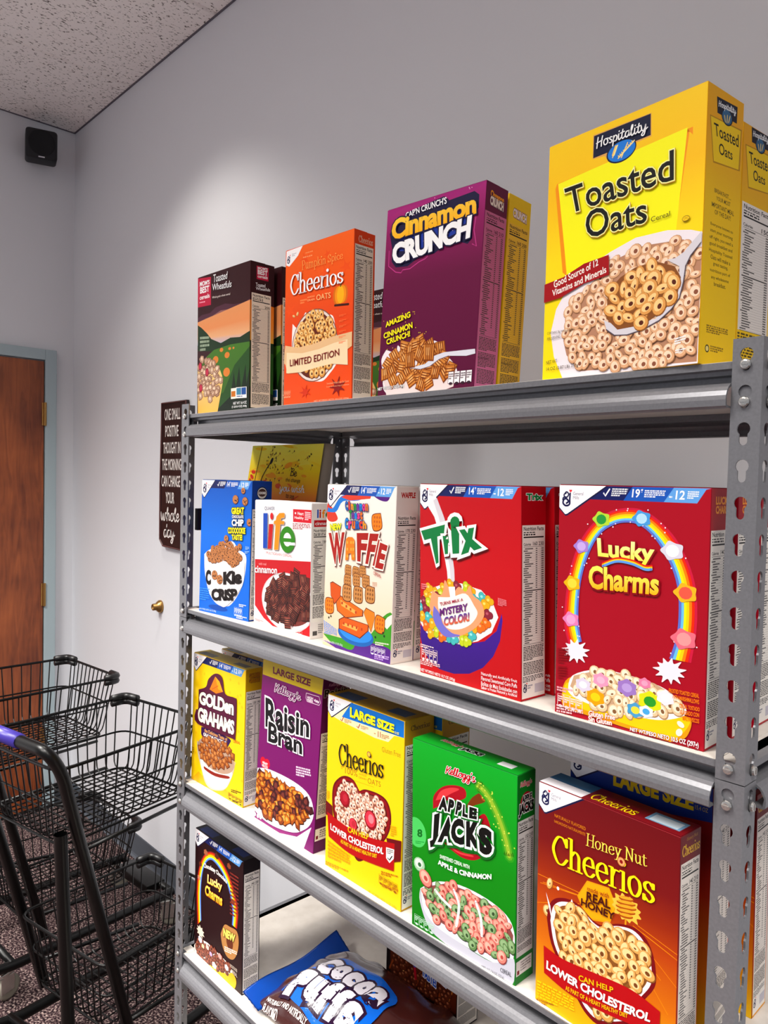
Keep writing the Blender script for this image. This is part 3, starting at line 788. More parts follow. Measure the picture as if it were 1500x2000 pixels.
def facts(A, x0, y0, x1, y1, cal='140 200', bg='#f3eee6', ink='#1c1a1a', half=0.3, dual=True, seed=2):
    """nutrition table and ingredients"""
    R = random.Random(seed); w = x1 - x0; h = y1 - y0
    if bg: A.rect(x0, y0, x1, y1, bg)
    a, b = x0 + w * .06, x1 - w * .06; ww = b - a
    y = y1 - 2
    A.text('Nutrition Facts', [(a, y - 5.2), (b, y - 5.2), (b, y), (a, y)], ink, b=.02); y -= 7
    A.greek([(a, y - 1.6), (b, y - 1.6), (b, y), (a, y)], 1, ink, fill=.8); y -= 2.6
    A.greek([(a, y - 2), (b, y - 2), (b, y), (a, y)], 1, ink, fill=.9); y -= 3.4
    A.rect(a, y - 1.8, b, y, ink); y -= 8
    A.text('Calories', [(a, y - 4), (a + ww * .36, y - 4), (a + ww * .36, y - .4), (a, y - .4)], ink, b=.02)
    A.text(cal, [(a + ww * (.46 if ' ' in cal else .7), y - 4.2), (b, y - 4.2), (b, y + 1), (a + ww * (.46 if ' ' in cal else .7), y + 1)], ink, b=.015)
    y -= 5.4; A.rect(a, y - .5, b, y, ink); y -= 2
    P = []; T = []
    def bar(p, q, r, s):
        k = len(P); P.extend([(p, q), (r, q), (r, s), (p, s)]); T.extend([(k, k + 1, k + 2), (k, k + 2, k + 3)])
    yb = y0 + h * half
    rows = int((y - yb) / 2.9)
    for i in range(rows):
        if i == int(rows * .45): bar(a, y - 1.9, b, y - .5); y -= 2.9; continue
        ind = 0 if R.random() < .5 else ww * .06
        bar(a + ind, y - 1.3, a + ind + ww * R.uniform(.18, .42), y - .1)
        if dual and i < rows * .9:
            bar(a + ww * .60, y - 1.3, a + ww * .68, y - .1)
        bar(a + ww * .88, y - 1.3, b, y - .1); bar(a, y - 1.9, b, y - 1.75)
        y -= 2.9
    bar(a, y - .6, b, y); y -= 2.4
    n = int((y - (y0 + 6)) / 2.15)
    for i in range(n):
        if i % 11 == 9: y -= 2.15; continue
        x = a; e = b if i % 11 != 8 else a + ww * .5
        while x < e - 1:
            l = R.uniform(.05, .16) * ww; bar(x, y - 1.25, min(x + l, e), y); x += l + ww * .02
        y -= 2.15
    A.put(P, T, [inkc('#4a4644')] * len(P))
def servings(A, x, y, w, h, ink='#ffffff', n=4, fill=None):
    g = w / n
    for k in range(n):
        a, b = x + k * g + g * .06, x + (k + 1) * g - g * .06
        if fill: A.rect(a, y, b, y + h, fill)
        A.line([(a, y), (b, y), (b, y + h), (a, y + h), (a, y)], .28, ink)
        A.greek([(a + .8, y + h * .3), (b - .8, y + h * .3), (b - .8, y + h * .85), (a + .8, y + h * .85)], 3, ink)
        A.ell(((a + b) / 2, y), g * .3, h * .12, ink, n=12)

# ---------------------------------------------------------------- cartons
_cardmats = {}
def card(col):
    if col not in _cardmats: _cardmats[col] = mat('card_stock', col, 0.45, spec=0.22)
    return _cardmats[col]
def cereal_box(key, label, stock, front, side, top, group=None, dims=None, loc=None, yaw=None):
    X, Y, a, W, H, D, sx, sy, idx = FIT[key]
    if dims: W, H, D = dims
    if loc: X, Y = loc
    if yaw is not None: a = yaw
    z = FLOOR - idx * PITCH - 0.006 + 0.0006
    t = thing('cereal_box', label, 'cereal box', (X, Y, z), a, group)
    bm = bmesh.new(); vs = box(bm, (0, 0, 0), (W, D, H), 0.0011, 2)
    for v in bm.verts: v.co.x += sx * v.co.z; v.co.y += sy * v.co.z
    obj('carton', bm, card(stock), t)
    fF = lambda u, v, o: (u + sx * v, sy * v - o, v)
    fS = lambda u, v, o: (W + sx * v + o, u + sy * v, v)
    fT = lambda u, v, o: (u + sx * H, v + sy * H, H + o + 0.0006)
    A = Art(W * 1000, H * 1000, fF); B = Art(W * 1000, H * 1000, lambda u, v, o: fF(u, v, o + 0.0016))
    front(A, B, W * 1000, H * 1000); A.build('front_print', M_ink, t)
    for k, c in enumerate(B.clusters()): c.build('title_lettering' if k == 0 else 'lettering', M_ink, t)

    S = Art(D * 1000, H * 1000, fS); side(S, D * 1000, H * 1000); S.build('nutrition_panel', M_ink, t)
    bm = bmesh.new()
    box(bm, (0.001, 0.001, H), (W - 0.001, D * 0.62, H + 0.0006), 0.0002, 1)
    for v in bm.verts: v.co.x += sx * v.co.z; v.co.y += sy * v.co.z
    fl = obj('top_flap', bm, card(stock), t)
    TT = Art(W * 1000, D * 1000, fT); top(TT, W * 1000, D * 1000)
    if TT.v: TT.build('flap_print', M_ink, fl)
    return t
def children(o): return [c for c in COL.objects if c.parent == o]
def dup(root, loc, label, rz=None, group=None):
    kids = [(c, children(c)) for c in children(root)]
    r = root.copy(); COL.objects.link(r); r.location = loc; r['label'] = label
    if rz is not None: r.rotation_euler = (0, 0, rz)
    if group: r['group'] = group
    for c, gs in kids:
        k = c.copy(); COL.objects.link(k); k.parent = r
        for g in gs:
            q = g.copy(); COL.objects.link(q); q.parent = k
    return r
def behind(t, dx, dy, label, rz=None):
    a = t.rotation_euler[2]
    return dup(t, (t.location[0] + dx * math.cos(a) - dy * math.sin(a), t.location[1] + dx * math.sin(a) + dy * math.cos(a), t.location[2]), label, rz)
NOP = lambda *a: None
# ---- toasted oats (large yellow box)
def f_oats(A, B, W, H):
    A.grad([(0, 0), (W, 0), (W, H), (0, H)], [(0, '#ffe000'), (.5, '#ffdc00'), (.75, '#ffc414'), (1, '#ffce20')])
    A.poly([(14.2,246.9),(197.4,254.8),(197.7,246.2),(184.7,146.4),(180.9,147.3),(193.5,251.0),(191.6,254.8),(18.0,245.8),(34.0,127.9),(27.6,133.1),(11.9,241.0)], '#ee9a22')
    A.poly([(16.0,246.4),(191.1,256.1),(181.8,147.9),(95.5,136.4),(34.8,127.4)], '#fff200')
    A.poly([(67.4,289.7),(146.1,288.2),(147.2,261.7),(127.9,261.0),(125.1,253.0),(116.9,248.4),(108.5,244.6),(95.3,248.7),(87.3,255.9),(84.9,259.5),(67.8,260.9)], '#d8a868')
    A.poly([(68.6,288.3),(145.2,287.5),(146.1,263.3),(68.5,261.9)], '#0b1338')
    A.ell4([(87.6,260.5),(128.0,257.4),(107.4,271.5),(108.5,245.0)], '#0b1338'); A.ell4([(89.4,259.9),(126.6,257.5),(107.5,269.6),(108.4,246.8)], '#2f7fd0')
    for p in ([(96.2,254.0),(101.2,266.2)], [(104.0,250.6),(124.7,263.9)], [(108.3,250.2),(116.2,264.9)]):
        A.line(p, .7, '#f6dc96')
    for k in range(9):
        t = k / 9
        for p in ([(97.2,256.5),(101.6,267.0)], [(105.6,252.9),(125.6,265.4)]):
            c = (p[0][0] + (p[1][0] - p[0][0]) * t, p[0][1] + (p[1][1] - p[0][1]) * t)
            A.ell((c[0] - 1, c[1]), 1.6, .8, '#f0cf7e', 2.2, 8); A.ell((c[0] + 1.1, c[1]), 1.6, .8, '#fbe6ac', .8, 8)
    B.text('Hospitality', [(73.3,266.9),(144.1,264.5),(143.3,282.5),(72.6,285.1)], '#ffffff', 'script', pen=.085)
    A.poly([(33.1,-0.1),(18.1,29.3),(11.7,60.1),(19.4,89.0),(34.7,110.1),(61.5,130.2),(97.4,143.4),(131.2,152.1),(171.2,150.9),(199.6,144.5),(213.3,139.1),(212.6,-1.2)], '#efe7ea')
    rings(A, [(48.6,97.9),(73.9,112.5),(100.0,131.7),(141.9,140.7),(190.7,136.4),(212.8,119.5),(211.6,2.3),(59.5,7.1),(38.0,29.0),(32.4,47.4),(35.9,80.4)], 12.5, 8.2, ('#a97d5c', '#ddb08c', '#f3d9c0', '#8d5a45'), 4, '#b88c72')
    A.poly([(172.5,118.1),(183.0,117.6),(193.1,122.2),(200.2,129.1),(214.2,140.1),(214.6,129.2),(200.7,117.2),(194.7,106.6),(193.5,89.8),(189.5,73.4),(180.5,62.8),(165.4,53.0),(145.7,46.1),(125.2,42.7),(108.0,44.1),(96.6,52.2),(92.8,63.9),(107.5,56.2),(133.2,50.6),(161.4,55.4),(180.2,69.8),(188.8,90.6),(188.1,107.9)], '#d7d3d8')
    A.line([(214.6,128.3),(200.7,116.3),(195.6,106.4),(193.5,89.8),(189.5,73.4),(180.5,62.8),(165.4,52.1),(145.8,45.2),(125.2,42.1),(108.0,44.1),(96.6,52.2)], .6, '#5e5560')
    rings(A, [(97.0,96.9),(113.9,110.4),(132.6,117.6),(158.8,119.2),(182.4,109.1),(190.5,95.5),(187.4,78.9),(174.6,65.5),(145.5,50.6),(112.0,50.0),(96.1,65.3)], 14.5, 10.5, ('#96602f', '#dba365', '#f4cf97', '#5e2a1a'), 9, '#8a5832')
    A.poly([(0.1,122.9),(30.4,126.7),(61.3,137.0),(96.8,140.1),(97.8,116.3),(62.2,112.8),(26.4,101.7),(-0.3,99.7)], '#a11723')
    A.text('Good Source of 12', [(16.3,115.5),(82.3,130.7),(81.5,139.0),(14.9,124.7)], '#fff2ea', b=.015)
    A.text('Vitamins and Minerals', [(13.7,105.5),(94.3,119.8),(93.1,127.9),(13.3,113.6)], '#fff2ea', b=.015)
    A.text('NET WT', [(7.4,20.4),(24.7,21.7),(24.5,25.7),(7.2,24.8)], '#3a3020')
    A.text('14 OZ (0.87 LB) 397g', [(7.8,11.0),(57.4,12.0),(57.2,16.7),(7.6,16.7)], '#3a3020')
    A.text('CONTAINS 28g WHOLE GRAIN', [(7.4,57.5),(50.2,57.5),(50.1,60.7),(7.3,61.5)], '#4a4030'); A.text('PER SERVING', [(7.7,50.6),(28.4,51.9),(28.3,55.5),(7.6,54.3)], '#4a4030')
    A.greek([(185.9,22.3),(198.9,23.2),(198.6,31.8),(185.6,30.1)], 3, '#ffffff'); A.greek([(187.2,12.7),(199.3,13.5),(199.1,18.1),(187.0,17.3)], 2, '#ffffff')
    B.text('Toasted', [(36.3,203.2),(177.9,203.2),(176.6,237.1),(27.1,236.7)], '#141210', b=.012, o=[(.035, '#b8860b', (.5, -.7)), (.028, '#fff6b0')])
    B.text('Oats', [(63.6,165.8),(146.4,165.4),(144.8,196.0),(59.8,201.1)], '#141210', b=.012, o=[(.035, '#b8860b', (.5, -.7)), (.028, '#fff6b0')])
    A.text('Cereal', [(151.5,164.5),(174.9,165.4),(174.6,171.0),(151.2,170.1)], '#4a3a10')
    A.ell4([(189.5,158.0),(198.3,157.5),(193.8,160.8),(194.1,154.7)], '#8a6a10'); A.ell4([(190.0,157.9),(197.8,157.6),(193.8,160.2),(194.0,155.3)], '#ffcf00'); A.text('CRC', [(191.4,157.0),(196.9,157.0),(196.8,159.0),(191.3,159.1)], '#8a6a10')
def s_oats_top(A):
    A.poly(F2, '#000000') if 0 else None
def s_oats(A, W, H, full=False):
    A.grad([(0, 0), (W, 0), (W, H), (0, H)], [(0, '#f0cc00'), (.6, '#ecc405'), (.85, '#e8ac18'), (1, '#e8b018')])
    A.poly([(5.1,263.7),(72.5,267.3),(71.4,221.4),(15.0,215.9)], '#b98a10'); A.poly([(7.1,262.7),(70.5,265.6),(68.5,222.4),(16.2,217.8)], '#f0cd16')
    A.poly([(18.0,286.9),(61.6,289.0),(61.2,270.8),(19.9,270.0)], '#10132c'); A.ell4([(28.2,269.6),(52.3,273.6),(39.4,281.6),(40.9,262.4)], '#10132c'); A.ell4([(30.2,269.4),(50.3,272.7),(39.6,279.1),(40.7,263.9)], '#3c6a8e')
    for p in ([(36.9,265.5),(34.8,271.6)], [(40.3,265.6),(40.7,273.5)], [(43.6,266.7),(46.4,274.4)]): A.line(p, .8, '#e6cf8a')
    A.text('Hospitality', [(21.8,275.2),(59.7,277.6),(58.9,287.4),(21.2,284.2)], '#ffffff', 'script', pen=.1)
    A.text('Toasted', [(16.8,245.0),(67.0,246.4),(65.9,260.1),(13.3,257.9)], '#241c08', b=.01); A.text('Oats', [(26.3,228.0),(55.0,229.2),(54.2,239.7),(25.4,240.3)], '#241c08', b=.01)
    if not full:
        for t, q in (('BREAKFAST....', [(20.1,185.8),(54.9,185.3),(54.5,190.0),(19.8,190.2)]), ('YOUR MOST', [(24.3,178.3),(54.0,178.1),(53.7,182.7),(24.0,182.7)]), ('IMPORTANT MEAL', [(15.1,169.7),(62.3,169.6),(61.9,174.8),(14.7,174.6)]), ('OF THE DAY!', [(22.1,162.9),(55.9,162.9),(55.5,168.1),(21.8,167.6)]),
            ('Everyone knows to', [(14.6,149.0),(61.8,149.1),(61.5,153.2),(14.3,153.0)]), ('start your morning', [(14.4,142.2),(61.6,142.1),(61.3,146.5),(14.2,146.2)]), ('off right, you need a', [(13.4,134.7),(62.8,135.0),(62.5,139.8),(13.0,139.2)]), ('good breakfast and', [(13.8,127.9),(62.0,128.2),(61.6,133.0),(13.5,132.6)]),
            ('Hospitality Toasted', [(13.4,120.7),(62.5,121.3),(62.1,125.9),(13.1,125.4)]), ('Oats will make a', [(17.1,114.4),(58.5,114.5),(58.1,119.0),(16.8,119.1)]), ('great tasting,', [(22.8,107.4),(53.8,107.7),(53.5,112.2),(22.5,112.1)]), ('nutritious part of', [(16.8,100.1),(59.5,100.8),(59.2,105.2),(16.5,104.5)]), ('any wholesome', [(19.6,92.8),(56.6,93.6),(56.2,98.1),(19.3,97.2)]), ('breakfast.', [(25.7,86.8),(50.5,87.3),(50.2,91.8),(25.3,91.1)])):
            A.text(t, q, '#4a3c10', b=.006)
        A.greek([(14.1,34.2),(59.2,35.2),(58.6,43.9),(13.4,43.5)], 4, '#8a6c10'); A.ell4([(12.3,17.9),(20.7,18.1),(16.2,22.3),(16.8,13.9)], '#2a2410'); A.ell4([(13.6,17.9),(19.4,18.0),(16.3,21.0),(16.7,15.2)], '#e8d890'); A.greek([(23.6,15.1),(50.4,14.9),(49.9,22.1),(23.1,22.2)], 3, '#8a6c10')
    else:
        facts(A, 3, H * .18, W - 3, H * .69, '150', '#e9e2dc', half=.0, dual=False); A.greek([(3, H * .06), (W - 3, H * .06), (W - 3, H * .17), (3, H * .17)], 9, '#5a4a10')
oats = cereal_box('oats', 'large yellow cereal box with big black lettering and a spoon of oat rings', '#f2b610', f_oats, s_oats, NOP)
oats2 = cereal_box('oats', 'large yellow cereal box showing its white nutrition table, behind the box with the spoon', '#f2b610', lambda A, B, W, H: A.rect(0, 0, W, H, '#ffcf00'), lambda A, W, H: s_oats(A, W, H, True), NOP, loc=(0.930, 0.112), yaw=math.radians(-5), dims=(.205, .288, .076))

# ---- wheat squares (brown box with green hills)
def f_wheat(A, B, W, H):
    A.rect(0, 0, W, H, '#3a0f16')
    for k, c in enumerate(('#573040', '#7c5060', '#9a6a68')):
        y = k * 22
        A.poly([(-0.2,204.9),(16.4,209.8),(49.1,209.6),(70.3,217.8),(106.5,220.8),(141.7,214.2),(175.6,213.2),(199.2,217.5),(200.4,140.8),(0.3,164.3)], c) if k == 0 else A.poly([(-0.1,196.2),(33.0,200.4),(59.9,202.4),(91.3,209.2),(126.9,206.9),(156.5,202.6),(199.3,207.0),(200.4,140.8),(0.3,164.3)], c)
    A.grad([(0.5,146.9),(200.7,124.9),(199.2,214.9),(-0.1,196.2)], [(0, '#8e9cc4'), (.12, '#c9b9c0'), (.3, '#e6b48c'), (.6, '#e39a6a'), (1, '#e2a070')])
    A.poly([(1.6,152.6),(1.1,190.3),(16.8,182.5),(38.9,168.3),(55.2,155.0),(92.2,142.4),(127.7,149.3),(162.3,146.6),(195.5,154.6),(202.6,153.7),(203.2,114.0),(1.8,135.1)], '#1f3a1f')
    A.poly([(2.1,106.1),(66.2,131.2),(127.9,135.6),(202.9,133.9),(205.1,-0.2),(3.3,9.9)], '#42672a', '#4f7d30')
    A.poly([(3.3,9.9),(104.0,41.1),(143.5,93.0),(203.0,124.6),(205.1,-0.2)], '#2c5422'); A.poly([(73.2,3.5),(129.5,31.1),(204.5,37.0),(205.1,-2.9)], '#0f2412')
    for x in range(8):
        q = [(134.3,41.8),(141.2,82.3),(151.7,40.6),(154.2,40.4),(164.1,91.1),(171.2,39.3),(176.0,39.0),(186.3,83.7),(190.3,38.0),(192.7,37.8),(200.5,79.8),(203.1,37.1)]
    A.poly([(131.9,39.2),(141.2,79.6),(151.7,37.9)], '#13280f'); A.poly([(146.8,38.2),(160.7,88.7),(168.8,36.7)], '#13280f'); A.poly([(166.4,36.9),(183.3,92.0),(188.0,35.5)], '#13280f'); A.poly([(180.9,35.9),(199.0,82.6),(203.1,34.5)], '#13280f')
    for l, r, t, b in ([(62.2,114.7),(83.3,112.6),(72.7,117.8),(72.9,102.4)], [(88.3,128.9),(101.7,127.4),(94.9,132.3),(95.1,124.0)], [(107.0,115.8),(125.3,113.9),(116.1,121.8),(116.2,109.3)], [(102.4,81.5),(126.8,79.5),(114.5,90.2),(114.8,72.2)], [(120.5,128.2),(130.6,127.1),(125.5,130.4),(125.6,124.9)], [(136.0,127.9),(143.0,127.1),(139.5,129.7),(139.6,125.3)]):
        A.ell4((l, r, t, b), '#d98a48')
    A.greek([(10.8,131.3),(47.5,130.3),(47.1,161.6),(10.4,164.6)], 4, '#a9b7a0')
    A.poly([(0.5,236.6),(-0.1,289.2),(52.4,283.8),(53.2,225.9),(0.6,227.9)], '#c02c4c')
    A.text("MOM'S", [(7.9,270.6),(47.3,269.8),(47.1,279.1),(7.8,281.5)], '#ffffff', b=.03); A.text('BEST', [(9.2,255.4),(46.4,254.7),(46.2,268.0),(9.0,269.3)], '#ffffff', b=.035); A.text('cereals', [(8.3,242.6),(47.6,242.0),(47.5,250.8),(8.1,252.2)], '#ffffff', 'sans', b=.02)
    A.greek([(7.3,234.2),(47.8,232.4),(47.7,236.6),(7.2,238.5)], 1, '#ffb0c0')
    B.text('Toasted', [(64.3,269.2),(115.9,268.7),(118.2,283.3),(64.1,286.0)], '#ffffff', b=.005); B.text('Wheatfuls', [(60.3,253.6),(132.2,249.6),(133.5,263.0),(60.1,267.6)], '#ffffff', b=.005)
    B.text('Whole grain wheat cereal', [(60.5,236.1),(128.0,233.4),(127.9,238.9),(60.4,241.7)], '#f4e8e0')
    A.poly([(2.2,97.3),(29.0,86.3),(61.3,97.8),(85.1,95.6),(98.3,74.9),(100.6,60.8),(81.2,-1.1),(3.5,-0.3)], '#e9b968', '#f4d79a')
    chunks(A, [(2.0,120.6),(39.6,116.9),(77.2,96.3),(94.3,69.7),(85.8,42.3),(56.9,27.1),(3.0,33.2)], 15, 10.5, [('#7c5a4a', '#b58f78', '#dcc2a8'), ('#8a6656', '#c6a48c', '#e8d4bc')], 5, 6, 1)
    for c in ([(40.0,86.9)], [(15.6,55.7)], [(12.3,102.2)]): A.ell(c[0], 7, 9, '#8c2038'); A.ell(c[0], 5, 6.5, '#c03c54')
    A.rect(*[(132.1,25.4)][0], *[(150.1,46.7)][0], '#f2ece0'); A.rect(*[(133.5,29.5)][0], *[(148.3,40.8)][0], '#c87a30')
    A.poly([(150.5,25.7),(188.2,24.7),(187.8,46.7),(150.1,47.5)], '#f4f2ee'); A.poly([(152.3,32.4),(168.9,31.9),(168.7,45.9),(152.1,46.0)], '#4c8aa8'); A.poly([(169.9,31.8),(186.2,31.6),(185.9,45.8),(169.6,45.9)], '#2a5a9c')
    A.greek([(153.4,26.9),(186.3,25.9),(186.2,29.2),(153.3,30.7)], 1, '#30588c')
    A.text('NET WT 16.4 OZ', [(140.8,13.4),(188.4,13.5),(188.3,18.8),(140.7,18.9)], '#ffffff', b=.01); A.text('(1 LB 0.4 OZ) 464g', [(135.9,6.0),(188.5,6.0),(188.4,11.3),(135.8,11.5)], '#ffffff', b=.01)
def s_wheat(A, W, H):
    A.rect(0, 0, W, H, '#3a0f14'); A.grad([(0, H * .35), (W, H * .35), (W, H * .72), (0, H * .74)], [(0, '#f0b050'), (.3, '#e8b860'), (.6, '#ea9a48'), (1, '#e88a3c')])
    A.poly([(0, 0), (W, 0), (W, H * .42), (W * .6, H * .45), (0, H * .42)], '#2f5a22'); A.poly([(0, 0), (W, 0), (W, H * .12), (0, H * .16)], '#12280f'); A.rect(0, H * .4, W, H * .47, '#1e3a1a')
    A.poly([(14.1,283.5),(42.7,284.2),(42.4,257.9),(14.4,257.6)], '#c02c4c')
    A.text("MOM'S", [(16.7,277.2),(40.1,278.3),(40.1,283.7),(16.7,282.0)], '#ffffff', b=.03); A.text('BEST', [(16.8,267.1),(40.3,268.2),(40.2,277.8),(16.7,276.7)], '#ffffff', b=.035); A.text('cereals', [(16.9,260.8),(40.4,261.7),(40.3,268.2),(16.9,266.6)], '#ffffff', b=.02)
    A.text('Toasted', [(12.6,242.7),(35.3,244.4),(35.2,251.6),(12.5,250.4)], '#ffffff', b=.01); A.text('Wheatfuls', [(12.7,236.1),(46.6,239.0),(46.5,245.2),(12.6,241.9)], '#ffffff', b=.01)
    facts(A, 3, H * .02, W * .86, H * .79, '200', '#f1e6d4', half=.22, dual=False)
wheat = cereal_box('wheat', 'dark maroon cereal box with green hills, leftmost at the front of the top shelf', '#3a0f14', f_wheat, s_wheat, NOP)
behind(wheat, 0.012, 0.066, 'dark maroon wheat cereal box standing directly behind the box with green hills')
dup(wheat, (0.142, 0.342, wheat.location[2]), 'dark maroon wheat cereal box at the back, just showing right of the orange box', math.radians(2))

# ---- pumpkin (orange box)
def f_pump(A, B, W, H):
    A.grad([(0, 0), (W, 0), (W, H), (0, H)], [(0, '#e85e22'), (.5, '#e2561e'), (.8, '#ec682e'), (1, '#ee7038')])
    R = random.Random(5)
    for k in range(9):
        c = (R.uniform(10, W - 10), R.uniform(H * .3, H - 10)); splash(A, c, R.uniform(8, 15), '#ea6030', k, 5, .45, 1.2)
    A.poly([(2.3,282.5),(49.8,285.7),(36.4,268.5),(11.3,253.6),(2.1,257.3)], '#f6f2f2'); monogram(A, *[(7.0,260.6)][0], 13)
    A.text('General', [(18.9,273.1),(31.1,273.2),(31.0,275.6),(18.9,275.6)], '#7b7c90'); A.text('Mills', [(19.0,269.9),(27.1,269.8),(27.1,272.3),(19.0,272.4)], '#7b7c90')
    A.greek([(51.3,259.6),(94.7,258.4),(94.6,261.9),(51.2,263.2)], 1, '#f6a070'); A.greek([(58.1,266.7),(94.5,266.2),(94.4,269.0),(58.1,269.6)], 1, '#f6a070')
    B.text('Pumpkin Spice', [(50.4,233.9),(162.2,235.4),(161.8,251.4),(49.8,257.4)], '#f6b26a', 'serif', pen=.06)
    B.text('Cheerios', [(16.8,199.0),(163.9,198.3),(163.1,227.5),(17.0,239.8)], '#ffffff', 'serif', pen=.095, o=[(.02, '#a83410', (.5, -.5))])
    B.text('OATS', [(93.0,179.5),(131.8,178.2),(131.6,188.0),(92.8,189.5)], '#f6c088', b=.01); B.text('WHOLE', [(67.2,187.0),(87.9,186.9),(87.9,189.8),(67.2,189.9)], '#f6c088'); B.text('GRAIN', [(67.4,181.7),(88.1,181.2),(88.0,184.5),(67.3,185.3)], '#f6c088'); A.greek([(45.5,179.4),(64.3,179.0),(64.1,187.5),(45.3,188.0)], 2, '#f29460')
    c = [(155.3,180.3)][0]
    for dx, col in ((-10, '#d87a18'), (10, '#d87a18'), (-5.5, '#ee9a28'), (5.5, '#ee9a28'), (0, '#f8b840')): A.ell((c[0] + dx, c[1]), 9, 15, col)
    A.line([(c[0], c[1] + 14), (c[0] + 3, c[1] + 22)], 1.3, '#4c6a28'); A.line([(141.2,164.1),(176.4,161.1)], 1.9, '#4a1c10')
    for q in [(27.1,161.3),(37.9,164.0)]: ring(A, q, 4.5, R)
    e = [(23.0,116.3),(150.0,101.8),(91.5,166.4),(85.4,38.6)]
    A.poly(crom([(23.8,148.2),(41.8,138.6),(60.9,163.9),(68.9,151.9),(102.9,161.5),(118.0,152.3),(136.3,147.4),(144.1,125.6),(150.2,94.9),(149.2,67.3),(131.7,50.3),(113.7,38.8),(94.9,38.6),(68.0,42.4),(44.0,55.3),(27.3,76.4),(22.4,111.4),(23.8,148.2)], 4)[:-1], '#f6ece8')
    A.ell4(e, '#8c5a48', k=1.0); A.ell4(e, '#e8dcd4', k=.97); A.ell4(e, '#6a2c18', k=.9)
    rings(A, [(32.2,122.6),(41.5,148.3),(64.9,159.7),(91.6,163.1),(118.0,152.3),(136.7,133.5),(142.7,109.6),(138.4,68.3),(120.7,51.2),(90.9,46.6),(55.8,56.7),(35.2,85.5)], 12, 8.2, ('#8a5224', '#d9a05c', '#f5cf94', '#5a2a14'), 3)
    A.poly([(3.9,111.0),(38.7,103.5),(81.8,104.8),(140.8,112.1),(189.7,114.2),(190.3,90.4),(176.7,86.3),(177.4,61.2),(138.5,66.0),(90.5,63.3),(51.9,58.3),(11.4,59.2),(4.8,76.0),(-1.6,79.1),(2.0,101.2)], '#e6c196')
    A.poly([(8.3,97.6),(54.9,92.0),(101.0,94.4),(141.2,100.5),(176.3,102.9),(178.2,60.0),(134.9,65.8),(98.1,63.1),(55.8,59.1),(8.1,60.2)], '#f4dcb8')
    B.text('LIMITED EDITION', [(19.3,71.7),(156.7,78.1),(156.4,89.6),(19.0,84.1)], '#7c1c10', b=.012, bend=-2)
    splash(A, [(152.1,25.4)][0], 20, '#8c1c18', 12, 7, .45, 1.25); splash(A, [(64.6,22.1)][0], 15, '#d04418', 14, 7, .45, 1.2)
    A.text('Sweetened Whole Grain Oat Cereal', [(124.2,31.0),(181.7,31.3),(181.6,34.7),(124.1,34.5)], '#f6b890'); A.text('Cereal de Avena Integral Endulzado', [(123.2,25.2),(182.6,25.5),(182.5,28.3),(123.2,28.5)], '#f6b890')
    servings(A, *[(0.9,16.3)][0], 21, 12, '#f6b08a'); A.text('NET WT/PESO NETO 10.4 OZ (294g)', [(90.2,2.4),(182.5,2.8),(182.4,6.0),(90.1,6.0)], '#f6c0a0')
    for t in range(6): A.greek([(W - 34, H * .5 - t * 9), (W - 16, H * .5 - t * 9), (W - 16, H * .5 + 4 - t * 9), (W - 34, H * .5 + 4 - t * 9)], 2, '#f08050')
def s_pump(A, W, H):
    A.rect(0, 0, W, H, '#e4552c'); A.text('Cheerios', [(W * .2, H - 20), (W * .88, H - 20), (W * .88, H - 8), (W * .2, H - 8)], '#ffd8c0', 'serif', pen=.1); facts(A, 2, 3, W - 4, H - 24, '140 200')
pump = cereal_box('pump', 'orange cereal box with white lettering, a pumpkin and a cream LIMITED EDITION ribbon', '#dc4a1c', f_pump, s_pump, NOP)

